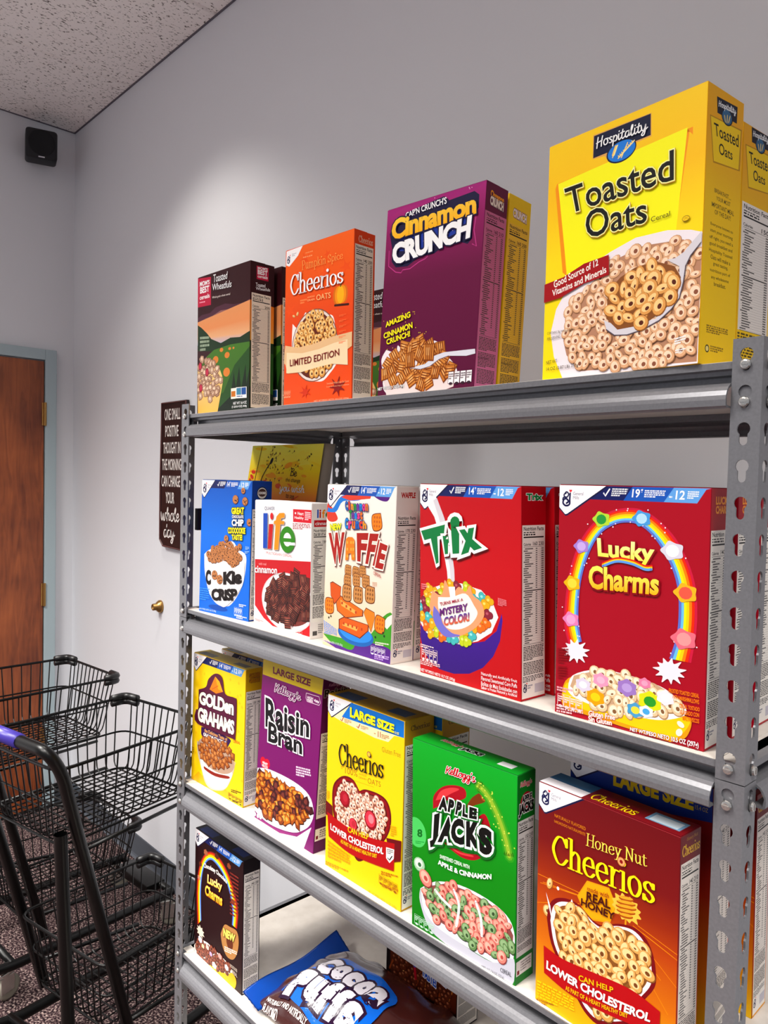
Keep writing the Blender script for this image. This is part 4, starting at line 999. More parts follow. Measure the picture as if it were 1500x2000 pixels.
# ---- purple and yellow crunch boxes
def f_cinn(A, B, W, H):
    A.grad([(0, 0), (W, 0), (W, H), (0, H)], [(0, '#5c0f3a'), (.6, '#6a1244'), (.85, '#8c1f60'), (1, '#a8327c')])
    A.poly([(1.7,290.8),(190.7,292.0),(164.0,279.8),(34.7,289.2),(4.3,279.7)], '#a02c78')
    A.line([(8.4,228.1),(9.0,204.4),(25.0,192.6),(36.4,189.8),(39.7,193.7),(54.4,193.0),(72.8,200.3),(84.3,202.6),(88.7,205.3)], .7, '#c04a8c'); A.line([(171.9,207.4),(179.5,202.7),(173.4,226.8),(175.4,246.1),(166.7,246.3)], .7, '#c04a8c')
    A.poly([(11.1,242.1),(7.7,253.7),(15.3,268.4),(23.4,275.6),(38.1,276.0),(37.9,279.6),(113.9,287.5),(123.3,281.1),(123.4,279.3),(170.1,281.6),(178.9,274.7),(179.3,256.7),(172.8,248.3),(169.7,247.3),(171.2,215.8),(163.4,209.1),(132.3,221.8),(102.3,207.1),(72.3,207.4),(49.2,197.4),(24.4,199.9),(14.8,210.6),(14.5,230.6)], '#1b1440')
    A.poly([(28.0,249.6),(65.9,257.7),(97.9,263.0),(128.9,264.6),(171.4,265.0),(166.3,251.4),(165.8,231.7),(136.2,227.8),(101.4,219.3),(52.2,219.9),(30.0,224.1)], '#27409c')
    B.text("CAP'N CRUNCH'S", [(41.5,270.8),(121.1,274.8),(120.3,285.1),(39.8,279.5)], '#ffffff', b=.02, bend=1)
    B.text('Cinnamon', [(13.6,242.0),(176.9,248.2),(174.1,278.2),(12.3,274.4)], '#f8b83c', b=.045, o=[(.05, '#1b1440'), (.0, '#f8b83c')], col2='#fbd060', sp=.95)
    B.text('CRUNCH', [(20.5,202.8),(168.0,216.4),(169.6,249.0),(14.1,236.1)], '#ffffff', b=.06, o=[(.05, '#1b1440')], sp=.95)
    B.text('AMAZING', [(11.5,108.6),(63.1,118.4),(61.5,127.6),(10.3,117.2)], '#f8e83c', b=.035, o=[(.03, '#3c0a28')]); B.text('CINNAMON', [(9.0,91.2),(68.8,101.2),(67.1,110.8),(7.5,100.2)], '#f8e83c', b=.035, o=[(.03, '#3c0a28')]); B.text('CRUNCH!', [(15.7,81.0),(65.0,89.2),(63.3,98.3),(14.5,89.9)], '#f8e83c', b=.035, o=[(.03, '#3c0a28')])
    R = random.Random(3)
    for k in range(26): A.ell((R.uniform(4, W * .5), R.uniform(H * .2, H * .45)), .7, .7, '#f8e83c', n=6)
    for k in range(16): A.ell((R.uniform(4, W - 4), R.uniform(H * .75, H - 3)), .7, .7, '#f0c8e0', n=6)
    A.poly(crom([(14.2,73.8),(34.8,68.1),(39.0,78.5),(52.2,66.4),(55.9,82.2),(76.5,64.0),(112.6,77.8),(132.1,58.5),(155.8,35.9),(157.2,18.8),(136.3,4.9),(104.7,3.4),(22.3,3.1),(9.1,41.0),(5.0,59.9),(14.2,73.8)], 4)[:-1], '#f0e8ea')
    A.poly([(9.7,33.6),(156.1,32.5),(153.7,7.1),(127.7,1.1),(19.8,2.9)], '#e4d6d4')
    cc = [('#8a4a1c', '#cf8c4c', '#eebb80'), ('#7c3f18', '#c27d40', '#e8b074')]
    chunks(A, [(6.2,61.6),(42.0,71.0),(79.4,86.7),(103.5,77.0),(122.2,69.9),(155.3,42.7),(155.7,24.0),(131.3,12.1),(56.4,13.7),(9.5,35.4)], 16, 12.5, cc, 6, 4, 3, 1.1)
    A.poly([(60.9,48.5),(78.2,42.5),(96.8,44.4),(114.4,55.1),(132.1,58.5),(189.0,57.9),(190.1,51.2),(174.0,49.4),(141.4,52.5),(123.9,49.0),(106.4,40.1),(88.1,37.3),(68.8,40.6),(58.7,45.6)], '#dcdce4')
    A.line([(58.7,45.6),(68.8,40.6),(88.1,37.3),(106.4,40.1),(123.9,49.0),(141.4,52.5)], .5, '#7c6a78')
    chunks(A, [(59.0,72.9),(84.5,82.6),(106.5,68.0),(105.5,52.4),(82.7,45.7),(60.4,54.8)], 19, 15, cc, 9, 4, 4, 1.2)
    servings(A, *[(142.9,11.7)][0], 44, 17, '#3a2030', 4, '#f2ecee')
    A.text('NET WT 11.2 OZ (319g)', [(1.2,9.1),(56.1,11.6),(55.6,17.4),(0.7,15.3)], '#ffffff', b=.02, o=[(.05, '#2a1020')])
def mk_s(base, panel, logo1, c1, back, cal, c2=None):
    def s(A, W, H):
        A.rect(0, 0, W, H, base); A.rect(0, 0, W, H * .86, panel)
        if logo1: A.text(logo1, [(W * .2, H - 20), (W * .82, H - 22), (W * .82, H - 12), (W * .2, H - 10)], c1, b=.05, o=[(.06, back)])
        A.text('CRUNCH', [(W * .2, H - 31), (W * .82, H - 33), (W * .82, H - 20), (W * .2, H - 18)], '#f4ecec', b=.06, o=[(.06, back)])
        facts(A, 2, 2, W - 3, H * .86, cal, None, ink='#241018')
        A.text('smartlabel', [(W * .1, H * .155), (W * .55, H * .155), (W * .55, H * .168), (W * .1, H * .168)], '#40202c')
    return s
cinn = cereal_box('cinn', 'deep purple cereal box with gold and white lettering above a bowl of ridged pieces', '#7a1a50', f_cinn, mk_s('#6e1c4c', '#cf7fae', 'Cinnamon', '#f4a848', '#2a1434', '160 210'), NOP)
ycr = cereal_box('cinn', 'yellow cereal box seen from the side, directly behind the purple box', '#f4cf1c', lambda A, B, W, H: A.rect(0, 0, W, H, '#f4d01c'), mk_s('#f6d616', '#f2cf5c', None, '', '#6a1a5c', '160 200'), NOP, loc=(0.598, 0.080), yaw=math.radians(3.7), dims=(.191, .292, .058))
# ---- blue cookie box
def f_cookie(A, B, W, H):
    A.grad([(0, 0), (W, 0), (W, H), (0, H)], [(0, '#0e6fd8'), (.6, '#1478dc'), (1, '#0f5cb8')])
    maker(A, H, '14', '12', wide=.27)
    A.ell4([(34.9,23.9),(102.9,21.9),(69.5,20.2),(70.1,8.2)], '#0a52a8')
    A.poly(crom([(15.0,122.5),(30.1,131.9),(61.7,142.5),(109.9,156.6),(132.0,142.7),(157.8,131.9),(159.0,106.4),(152.1,74.8),(136.3,49.7),(115.7,28.8),(98.5,21.3),(71.8,20.5),(48.5,31.0),(28.8,55.8),(18.0,87.4),(15.0,122.5)], 5)[:-1], '#f3efee')
    ck = [('#5a2c1c', '#a96c4a', '#cf9a74')]
    pts, R = scatter([(23.6,120.5),(52.7,141.8),(88.2,152.4),(123.3,147.2),(149.7,126.1),(133.4,111.7),(89.9,112.9),(35.8,108.1)], 10, 4)
    def cookie(c, r):
        A.ell(c, r, r * .94, '#6a3a22', n=14); A.ell((c[0] - .4, c[1] + .4), r * .9, r * .85, '#bf8458', n=14)
        for k in range(6): a = R.uniform(0, 6.28); q = R.uniform(.1, .65) * r; A.ell((c[0] + q * math.cos(a), c[1] + q * math.sin(a)), r * .16, r * .14, '#3a1810', n=7)
    for p in pts: cookie(p, 8)
    for p, r in zip([(118.5,110.3),(119.8,241.7),(151.6,238.9),(167.2,197.6),(144.8,259.9),(92.2,160.6),(138.2,147.0)], (10, 10, 9.5, 8.5, 7, 8, 7.5)): cookie(p, r)
    A.poly(crom([(19.4,109.3),(54.4,104.4),(89.9,114.3),(116.7,102.3),(154.2,118.8),(155.6,106.0),(150.2,69.4),(102.8,24.5),(76.3,21.0),(38.8,40.6),(20.4,87.6),(19.4,109.3)], 4)[:-1], '#f3efee')
    for p, r in zip([(55.4,81.6),(73.9,74.2)], (11, 11)): cookie(p, r)
    B.text('C', [(25.0,58.1),(43.5,60.1),(42.1,91.1),(23.5,90.6)], '#1c0f0c', b=.06); B.text('Kie', [(86.8,64.9),(150.0,73.3),(148.7,102.8),(85.6,91.4)], '#1c0f0c', b=.06, sp=.9)
    B.text('CRiSP', [(48.7,26.9),(134.7,37.7),(135.7,62.6),(43.9,52.1)], '#1c0f0c', b=.06, sp=.9)
    for t, q, cc, bb in (('GREAT', [(109.5,211.4),(150.7,212.8),(150.0,227.4),(107.6,224.8)], '#f6e83a', .05), ('CHOCOLATE', [(111.2,203.7),(149.4,205.1),(149.1,211.2),(110.9,209.9)], '#ffffff', .03), ('CHIP', [(110.6,187.5),(150.1,189.0),(149.5,203.1),(110.0,201.5)], '#ffffff', .05), ('COOOOOKIE', [(98.3,171.5),(156.7,174.1),(156.1,186.8),(97.7,184.6)], '#f6e83a', .05), ('TASTE!', [(111.9,159.4),(147.3,160.6),(146.7,172.6),(111.4,170.8)], '#f6e83a', .05)):
        B.text(t, q, cc, b=bb, o=[(.06, '#1a1010')])
    A.greek([(4.3,22.7),(39.6,23.1),(38.3,51.4),(3.1,50.1)], 6, '#4f9cec'); A.text('NET WT/PESO NETO 10.6 OZ (300g)', [(2.8,1.9),(63.4,3.8),(63.2,8.6),(2.6,6.5)], '#d8e8ff')
    servings(A, *[(126.2,7.9)][0], 26, 16, '#e8f2ff'); A.greek([(141.6,25.6),(164.8,26.1),(164.5,32.5),(141.4,32.1)], 2, '#e8f2ff'); A.greek([(134.2,1.2),(168.0,1.6),(167.7,8.5),(133.9,7.7)], 2, '#e8f2ff')
    A.greek([(157.3,142.1),(169.7,142.6),(169.4,149.4),(157.0,149.3)], 3, '#a8d0ff'); A.greek([(155.6,134.3),(170.1,135.0),(169.8,140.6),(155.3,139.9)], 2, '#a8d0ff')
def s_std(base, name='', nc='#ffffff', nb=None, cal='150 190', font='sans', top=.86, badge=True):
    def s(A, W, H):
        A.rect(0, 0, W, H, base)
        if name:
            for i, t in enumerate(name.split('|')):
                y = H - 9 - i * 10
                A.text(t, [(W * .2, y - 9), (W * .85, y - 9), (W * .85, y), (W * .2, y)], nc, font, b=.05 if font == 'sans' else 0, o=[(.06, nb)] if nb else (), pen=.1)
        facts(A, 2, 3, W - 2.2, H * top, cal)
        if badge:
            A.rect(2.2, 4, W - 2.4, 34, '#efeae4'); monogram(A, 7, 12, 11); A.greek([(14, 14), (24, 14), (24, 20), (14, 20)], 2, '#7b7c90'); A.rect(W * .55, 8, W * .93, 20, '#c8c4cc')
            A.greek([(4, 24), (W - 5, 24), (W - 5, 32), (4, 32)], 4, '#5a5654')
    return s
def s_cookie(A, W, H):
    s_std('#0f3f8c', '', cal='150 190', top=.80)(A, W, H); A.ell((W * .5, H - 24), 13, 13, '#14202c'); A.ell((W * .5, H - 24), 11.5, 11, '#d8d4d0'); A.ell((W * .5, H - 23), 10, 8, '#4a3028'); A.text('COOKiE', [(W * .32, H - 26), (W * .68, H - 26), (W * .68, H - 21), (W * .32, H - 21)], '#f0ece8', b=.05)
def t_std(a, b=None):
    def t(A, W, D):
        A.rect(0, 0, W, D, a)
        if b: A.rect(W * .06, D * .08, W * .34, D * .55, b); A.rect(W * .7, D * .2, W * .93, D * .6, b)
    return t
cereal_box('cookie', 'bright blue cereal box with chocolate chip cookies in a white bowl, on the second shelf', '#0f58b4', f_cookie, s_cookie, t_std('#1a3f74'))
# ---- white box with red lower half
def f_life(A, B, W, H):
    A.rect(0, 0, W, H, '#f1edec')
    A.poly([(1.7,127.7),(185.2,139.7),(184.9,4.7),(133.1,5.4),(61.8,5.9),(4.3,12.0)], '#c41f2c'); A.poly([(3.8,37.2),(35.1,16.7),(79.2,1.4),(185.0,-1.0),(185.1,-3.3),(4.6,-0.6)], '#efe8e8')
    A.text('QUAKER', [(33.8,223.9),(67.8,225.0),(67.6,232.7),(33.6,231.8)], '#1f3a6c', b=.01)
    A.poly([(127.4,230.9),(183.9,231.6),(184.5,208.0),(128.0,207.5)], '#d02436'); A.text('Heart', [(141.6,221.1),(160.0,220.9),(159.9,226.6),(141.4,226.9)], '#ffffff', b=.01); A.text('Healthy', [(132.7,212.0),(160.2,212.1),(160.1,218.6),(132.5,218.5)], '#ffffff', b=.01); A.ell([(134.8,223.8)][0], 2, 2, '#ffffff', n=8); A.greek([(164.1,211.9),(181.7,211.9),(181.3,227.6),(163.7,227.9)], 5, '#ffd8dc'); A.greek([(127.5,193.4),(181.4,195.5),(181.1,206.4),(127.2,205.2)], 4, '#b05a60')
    def slab(q, c): B.poly(q, '#b8b0b0'); B.poly([(x - .8, y + .8) for x, y in q], c)
    slab([(32.6,218.2),(47.1,218.9),(47.4,151.6),(32.9,150.9)], '#1c50b4'); slab([(52.0,198.4),(66.7,199.3),(61.8,151.5),(49.6,151.0)], '#c02028'); B.ell([(60.3,214.7)][0], 5, 6.5, '#d02830')
    slab([(70.4,151.0),(74.4,199.7),(68.0,199.3),(69.1,205.4),(75.0,206.5),(77.4,214.3),(86.5,220.8),(99.8,222.1),(104.0,220.9),(103.4,213.3),(93.0,211.6),(91.1,206.7),(103.5,206.6),(102.0,200.4),(90.4,200.2),(84.8,151.8)], '#f09a1c')
    e = [(88.6,171.8),(136.8,175.3),(112.8,198.4),(114.0,149.5)]
    B.ell4(e, '#3c8a1e'); B.ell4(e, '#f1edec', k=.52); B.poly([(96.0,175.9),(136.7,177.2),(136.9,170.7),(96.2,168.8)], '#3c8a1e'); B.poly([(106.5,168.3),(136.9,170.2),(137.8,164.9),(116.9,163.9)], '#f1edec')
    A.text('MULTIGRAIN CEREAL', [(41.1,141.2),(126.4,142.1),(126.3,146.8),(40.9,146.1)], '#d04a50')
    B.text('cinnamon', [(4.2,101.3),(80.9,107.0),(80.5,120.0),(3.8,115.3)], '#ffffff', b=.02); A.text('with real', [(15.6,117.7),(41.6,119.1),(41.5,124.0),(15.5,122.5)], '#f0b0b0')
    c = ([(115.4,59.8)][0]); e = [(27.5,53.0),(197.7,64.0),(114.1,112.0),(116.8,2.7)]
    splash(A, c, 54, '#f4efee', 8, 12, .92, 1.12); A.ell4(e, '#d8d0d0', n=40); A.ell4(e, '#f4f0ee', n=40, k=.96); A.ell4([(40.9,54.7),(193.8,68.1),(114.3,102.5),(116.5,14.6)], '#7c3a34', n=40)
    chunks(A, [(42.6,74.7),(76.9,95.9),(138.4,112.2),(182.1,110.1),(184.1,36.8),(152.5,27.4),(99.9,16.8),(56.9,27.3),(40.9,52.3)], 18, 15, [('#34120e', '#74362a', '#a86450'), ('#2c100c', '#5e281e', '#8c4838'), ('#3c1812', '#86443a', '#b87862')], 7, 4, 4, 1.05, .75, 1.15, '#5c2a22')
    servings(A, *[(125.8,5.4)][0], 36, 10, '#f0d8d8'); A.greek([(6.3,7.3),(35.4,5.5),(35.2,10.5),(6.2,12.3)], 2, '#c8a8a8')
def s_life(A, W, H):
    A.rect(0, 0, W, H, '#efe9e4')
    for t, c, a, b in (('l', '#1c50b4', .22, .28), ('i', '#c02028', .31, .38), ('f', '#f09a1c', .42, .55), ('e', '#3c8a1e', .56, .75)): A.text(t, [(W * a, H - 26), (W * b, H - 26), (W * b, H - (16 if t == 'e' else 11)), (W * a, H - (16 if t == 'e' else 11))], c, b=.03)
    A.rect(W * .1, H - 42, W, H - 30, '#c41f2c'); A.text('cinnamon', [(W * .15, H - 39), (W * .92, H - 39), (W * .92, H - 33), (W * .15, H - 33)], '#ffffff', b=.01); facts(A, 2, 30, W - 2, H - 44, '160 210'); A.rect(6, 6, 16, 14, '#5a5654'); A.greek([(18, 8), (34, 8), (34, 26), (18, 26)], 5, '#8a8684')
cereal_box('life', 'short white cereal box with four-colour lettering above a red half and brown squares', '#f1edec', f_life, s_life, NOP)
# ---- waffle box
def f_waf(A, B, W, H):
    A.grad([(0, 0), (W, 0), (W, H), (0, H)], [(0, '#eacba8'), (.3, '#efd9c2'), (.6, '#f3e8dc'), (1, '#f1ece6')])
    A.poly(crom([(1.4,245.9),(16.7,237.7),(32.2,221.0),(18.0,214.4),(1.8,219.4),(0.4,245.9)], 4)[:-1], '#d44a3a'); A.poly(crom([(1.2,231.1),(26.8,232.3),(45.0,250.4),(86.5,253.3),(129.6,267.1),(129.3,272.6),(85.6,268.7),(39.7,258.9),(16.7,237.7),(0.7,240.0)], 4)[:-1], '#2f7fd0'); A.poly([(39.8,257.4),(62.9,265.3),(121.1,265.5),(117.3,257.2),(63.6,252.5)], '#d8503e')
    A.poly(crom([(114.5,267.3),(138.7,256.5),(159.7,254.6),(167.3,265.5),(162.9,270.7),(129.5,269.8)], 4)[:-1], '#5a1f80')
    A.poly(crom([(-3.8,19.1),(53.1,20.1),(99.6,19.7),(133.7,42.5),(153.6,67.7),(181.9,80.2),(182.8,26.7),(184.4,0.1),(-0.1,-1.3)], 4)[:-1], '#4c9a34'); A.poly(crom([(-0.6,7.6),(44.2,6.8),(82.1,5.1),(99.4,22.5),(151.7,26.4),(183.1,21.4),(186.5,-2.1),(0.0,-2.8)], 4)[:-1], '#5c2a88')
    A.poly([(182.8,64.2),(170.2,54.1),(158.2,60.3),(170.0,73.0),(183.1,79.0)], '#f1e4d8')
    maker(A, H, '14', '12', wide=.30)
    cols = ['#2f6ab8', '#d84a3a', '#e8a020', '#3c9a3c', '#7a3a98', '#2f8ad0', '#d84a8a', '#e07a20']
    def rainbow(word, q, k0):
        n = len(word)
        bl, br, tr, tl = q
        L = lambda a, b, t: (a[0] + (b[0] - a[0]) * t, a[1] + (b[1] - a[1]) * t)
        for i, ch in enumerate(word):
            a, b = i / n + .005, (i + 1) / n - .005; up = 1 if ch.isupper() or ch in 't' else .74
            if ch == 'i': a += .02; b -= .02; up = 1
            B.text(ch, [L(bl, br, a), L(bl, br, b), L(L(bl, br, b), L(tl, tr, b), up), L(L(bl, br, a), L(tl, tr, a), up)], cols[(i + k0) % 8], b=.05, o=[(.05, '#1d2c6c')])
    rainbow('Cinnamon', [(54.3,235.9),(114.9,237.0),(114.0,252.9),(52.0,250.7)], 0); rainbow('Toast', [(65.3,222.2),(101.6,223.1),(100.8,236.9),(64.5,236.4)], 3); rainbow('Crunch', [(54.6,205.0),(112.2,208.2),(111.2,225.2),(53.6,222.7)], 5)
    B.text('NEW', [(14.9,199.0),(45.3,202.1),(44.6,213.6),(12.3,210.5)], '#e8e03a', b=.05, o=[(.03, '#3c8a3a')], sp=.95)
    quads = [('W', [(22.0,141.5),(53.1,147.4),(54.9,199.3),(9.2,194.8)]), ('F', [(91.1,154.0),(112.2,153.3),(118.2,202.2),(87.2,200.1)]), ('F', [(112.3,151.9),(129.7,151.7),(143.9,202.6),(121.3,201.6)]), ('L', [(131.0,151.0),(142.2,149.7),(153.3,191.4),(143.1,193.9)]), ('E', [(137.2,148.1),(156.7,146.9),(166.9,185.5),(147.6,189.3)])]
    for ch, q in quads: B.text(ch, q, '#a82a22', b=.05, o=[(.06, '#6a1c18', (.8, -1)), (.05, '#f6ece0')])
    B.poly([(59.0,152.3),(58.8,188.1),(64.7,192.0),(76.2,192.3),(81.9,188.4),(85.2,154.9),(76.1,154.5),(74.1,165.2),(67.6,164.6),(66.8,153.7)], '#e0862a'); 
    for a in [(62.9,182.7),(63.5,171.4),(64.1,160.0),(73.0,183.5),(73.7,172.2),(79.0,184.0),(79.6,172.7),(80.3,161.5)]: B.rect(a[0] - 1.6, a[1] - 2.2, a[0] + 1.6, a[1] + 2.2, '#f6b45c')
    B.text('CEREAL', [(133.6,136.7),(153.3,133.5),(153.0,138.9),(133.3,142.2)], '#a8403a', b=.01)
    def wsq(c, s, a=0, cs=('#6a3a1c', '#c78f58', '#8a5a30')):
        P = [(c[0] + s * math.cos(a + math.pi / 4 + k * math.pi / 2) * 1.3, c[1] + s * math.sin(a + math.pi / 4 + k * math.pi / 2) * 1.45) for k in range(4)]
        A.poly(crom(P + [P[0]], 5)[:-1], cs[0]); A.poly([(c[0] + (x - c[0]) * .9, c[1] + (y - c[1]) * .9) for x, y in crom(P + [P[0]], 5)[:-1]], cs[1])
        for i in (-1, 0, 1):
            for j in (-1, 0, 1): A.ell((c[0] + i * s * .52, c[1] + j * s * .58), s * .17, s * .2, cs[2], n=7)
    A.ell4([(43.0,27.1),(138.1,40.5),(88.8,49.1),(90.8,13.9)], '#2a6ab0'); A.ell4([(47.7,29.3),(133.8,41.1),(88.8,49.1),(90.5,20.4)], '#3f8fdc')
    def waf(q, hi):
        A.poly(q, '#6e2c0c'); c = (sum(p[0] for p in q) / len(q), sum(p[1] for p in q) / len(q)); A.poly([(c[0] + (p[0] - c[0]) * .94, c[1] + (p[1] - c[1]) * .9) for p in q], hi)
    waf([(44.1,50.6),(58.1,57.2),(125.2,53.6),(124.9,43.8),(103.7,27.5),(45.0,34.7)], '#d8681c'); waf([(32.4,86.9),(46.7,91.8),(109.9,74.9),(109.6,65.1),(63.0,55.0),(38.5,64.4)], '#e07620'); waf([(16.4,109.9),(23.6,112.8),(48.2,106.5),(46.8,88.9),(30.7,73.5),(19.1,88.1)], '#d0601c'); waf([(110.1,72.1),(116.2,80.9),(138.3,76.3),(140.0,68.3),(131.5,42.1),(122.1,54.5)], '#e88a3c')
    for q in ([(58.7,47.1),(98.2,44.9),(94.0,38.6),(54.2,42.1)], [(47.1,84.5),(92.2,70.9),(87.9,66.0),(50.0,74.8)]):
        A.poly(q, '#f6b064')
    for k, c in enumerate([(58.8,45.7),(70.6,45.3),(82.2,44.6),(93.7,44.2),(107.2,43.6),(52.1,79.4),(64.2,75.4),(76.0,72.2),(90.0,69.1)]): A.rect(c[0] - 2.2, c[1] - 2.2, c[0] + 2.2, c[1] + 2.2, '#b8480c')
    for c, s in zip([(66.0,135.9),(86.3,135.2),(104.6,138.6),(65.5,118.6),(89.3,122.8),(113.9,123.4),(65.2,98.5),(95.1,99.5),(125.9,103.6)], (8.5,) * 3 + (9.5,) * 3 + (12,) * 3): wsq(c, s)
    for c, a in zip([(136.5,221.2),(17.1,70.7),(152.8,59.4)], (.2, .1, -.1)): wsq(c, 12, a, ('#7a3410', '#e88a34', '#c0641c'))
    for c in [(16.3,49.3),(22.1,52.5),(142.6,37.1),(164.3,42.3),(161.1,47.2)]: A.ell(c, 2, 2, '#1c3a1c', n=8)
    A.greek([(3.9,18.9),(41.0,19.4),(40.3,32.5),(1.6,42.5)], 7, '#6aa0dc'); A.text('NET WT/PESO NETO 11.7 OZ (331g)', [(2.2,3.6),(57.7,5.8),(57.4,10.4),(1.9,8.7)], '#e8dcf4')
    servings(A, *[(132.1,9.5)][0], 36, 12, '#f0e8f8'); A.greek([(143.4,23.5),(176.8,26.1),(176.4,32.3),(143.0,29.8)], 2, '#f0f0d8'); A.greek([(142.5,1.3),(178.1,2.9),(177.5,12.2),(142.0,9.5)], 3, '#c8a8e0')
    A.greek([(130.9,115.2),(142.5,115.3),(141.9,124.8),(130.4,124.3)], 4, '#d8b8a0')
waf = cereal_box('waffle', 'cream cereal box with red WAFFLE lettering over stacked waffles, worn top corner', '#efe9e2', f_waf, s_std('#f0e8e0', 'WAFFLE', '#b8302a', None, '170 230', top=.84), t_std('#ddd8d2', '#8898a4'))
behind(waf, -0.004, 0.052, 'cream waffle cereal box standing directly behind the front waffle box')
# ---- red box, green lettering
def f_trix(A, B, W, H):
    A.grad([(0, 0), (W, 0), (W, H), (0, H)], [(0, '#ba1826'), (.6, '#c21a2a'), (1, '#ba1a2a')]); maker(A, H, '14', '12', wide=.30)
    A.poly([(14.3,253.7),(34.1,264.5),(49.9,236.5),(60.3,207.6),(68.8,166.5),(73.2,123.0),(73.2,105.8),(62.0,104.2),(56.8,157.9),(46.4,199.1),(30.5,235.5)], '#f0ecee'); A.poly([(28.7,259.3),(35.9,263.3),(51.6,234.2),(63.7,200.4),(71.2,161.9),(73.2,123.0),(67.1,122.2),(62.0,165.9),(49.9,206.8),(39.4,236.0)], '#d8d2d8')
    A.poly([(1.2,72.3),(14.1,61.6),(49.9,55.1),(90.6,57.5),(129.1,69.1),(150.6,86.9),(159.5,111.4),(161.1,102.4),(156.6,74.0),(144.6,50.9),(126.0,31.9),(100.5,18.3),(70.5,12.0),(42.8,12.5),(21.4,19.5),(6.7,34.6),(0.8,54.2)], '#3a1878', '#4c2496')
    A.poly([(0.8,108.3),(14.2,125.4),(42.9,136.5),(83.9,143.8),(122.7,139.0),(144.4,123.1),(153.6,105.9),(141.5,83.0),(116.5,66.9),(84.0,56.3),(42.9,55.1),(14.1,61.6),(0.8,74.8)], '#efe9e6')
    kk = [('#a8741c', '#e8b040', '#f8d880'), ('#5a1c28', '#8c3040', '#b8606c'), ('#7a8a1c', '#c4d048', '#e8f090'), ('#1c7a7c', '#58b8b8', '#a0e0dc'), ('#a83c1c', '#e87838', '#f8b080')]
    pts, R = scatter([(0.8,113.4),(21.4,131.3),(49.9,137.3),(83.9,143.8),(122.7,136.6),(144.5,120.8),(150.5,110.0),(141.4,94.7),(116.5,69.3),(77.3,56.3),(35.8,55.1),(0.8,72.2)], 13, 5)
    for p in pts:
        if math.hypot(p[0] - [(77.3,101.5)][0][0], p[1] - [(77.3,101.5)][0][1]) < 30: continue
        e, b, h = R.choice(kk)
        for s, c in ((1, e), (.9, b)):
            for a in (0, 2.1, 4.2): A.ell((p[0] + 4 * math.cos(a), p[1] + 4 * math.sin(a)), 5.4 * s, 5.2 * s, c, n=12)
        A.ell((p[0] - 1.5, p[1] + 2), 2.6, 2, h, n=8)
    A.poly(crom([(26.9,127.0),(42.9,121.5),(49.9,129.8),(53.4,145.2),(67.1,127.1),(80.6,138.6),(93.8,132.9),(102.0,142.4),(108.4,130.0),(122.8,122.4),(129.1,106.8),(119.6,91.2),(103.7,79.0),(80.6,67.9),(56.8,63.8),(39.3,78.4),(32.2,92.4),(21.4,100.9),(26.9,127.0)], 4)[:-1], '#f0a880')
    A.poly(crom([(30.4,104.7),(42.9,94.0),(49.9,80.1),(67.1,70.5),(84.0,69.7),(56.8,62.6),(39.3,70.8),(28.6,86.8),(30.4,104.7)], 4)[:-1], '#7a78c8')
    A.poly(crom([(39.3,118.5),(67.1,122.2),(93.8,130.5),(110.1,115.9),(116.5,104.9),(103.7,88.6),(80.6,77.6),(56.8,76.2),(46.4,89.5),(39.3,103.5),(39.3,118.5)], 4)[:-1], '#f6efe8')
    A.poly([(60.3,136.1),(73.2,137.7),(74.6,115.8),(65.4,114.6)], '#f4f0f0')
    B.text('TURNS MILK A', [(44.6,106.2),(89.9,119.9),(89.9,124.0),(42.9,111.0)], '#a83048', b=.02); B.text('MYSTERY', [(43.6,91.1),(98.8,107.1),(98.8,117.9),(42.9,102.0)], '#6a2a78', b=.04); B.text('COLOR!', [(51.6,77.8),(102.0,93.2),(102.0,105.7),(51.6,90.8)], '#e0702c', b=.04, col2='#2c3a98')
    for ch, q in (('T', [(30.5,163.9),(46.4,171.7),(54.1,225.6),(3.9,213.2)]), ('r', [(54.1,182.4),(67.1,184.8),(73.2,210.9),(49.2,209.2)]), ('i', [(68.8,184.2),(83.2,186.2),(83.2,239.5),(63.7,237.3)]), ('x', [(85.6,184.0),(125.8,197.7),(111.6,225.0),(82.2,219.3)])):
        B.text(ch, q, '#128048', b=.07, o=[(.085, '#5a0c14', (1.3, -1.6)), (.08, '#f6f4f2')])
    A.text('NET WT/PESO NETO 10.7 OZ (303g)', [(2.2,0.8),(73.3,0.8),(73.2,5.7),(2.2,7.0)], '#f8e8e8', b=.01)
    for i, t in enumerate(('Naturally and Artificially Fruit', 'Flavored Sweetened Corn Puffs', 'Bolitas de Maiz Endulzadas con', 'Sabor a Frutas Natural y Artificial')):
        bl, br, tr, tl = [(123.5,20.3),(186.7,23.2),(186.7,28.4),(123.5,26.0)]; d = (0, 5.9, 13.2, 19.2)[i]
        A.text(t, [(p[0], p[1] - d) for p in (bl, br, tr, tl)], '#f8e8e8', b=.008)
    servings(A, *[(3.7,21.7)][0], 34, 17, '#f8dcdc'); A.greek([(2.2,37.7),(30.4,37.8),(30.4,42.8),(2.3,43.6)], 2, '#f8dcdc'); A.greek([(2.2,11.9),(42.8,11.7),(42.8,20.0),(2.2,19.6)], 3, '#f8c8c8')
    A.greek([(153.5,122.0),(168.4,120.7),(168.4,131.0),(153.5,132.4)], 5, '#f09098'); A.greek([(3.8,125.4),(16.0,125.6),(16.0,134.5),(3.8,134.3)], 3, '#f09098')
trix = cereal_box('trix', 'red cereal box with chunky green lettering and a purple bowl of colourful puffs', '#b81824', f_trix, s_std('#b41c2a', 'Trix', '#1a8a4c', '#f4f0ee', '160 230', top=.82), t_std('#b02030', '#d8d0d4'))
behind(trix, 0.008, 0.060, 'red puff cereal box behind the red box with green lettering')
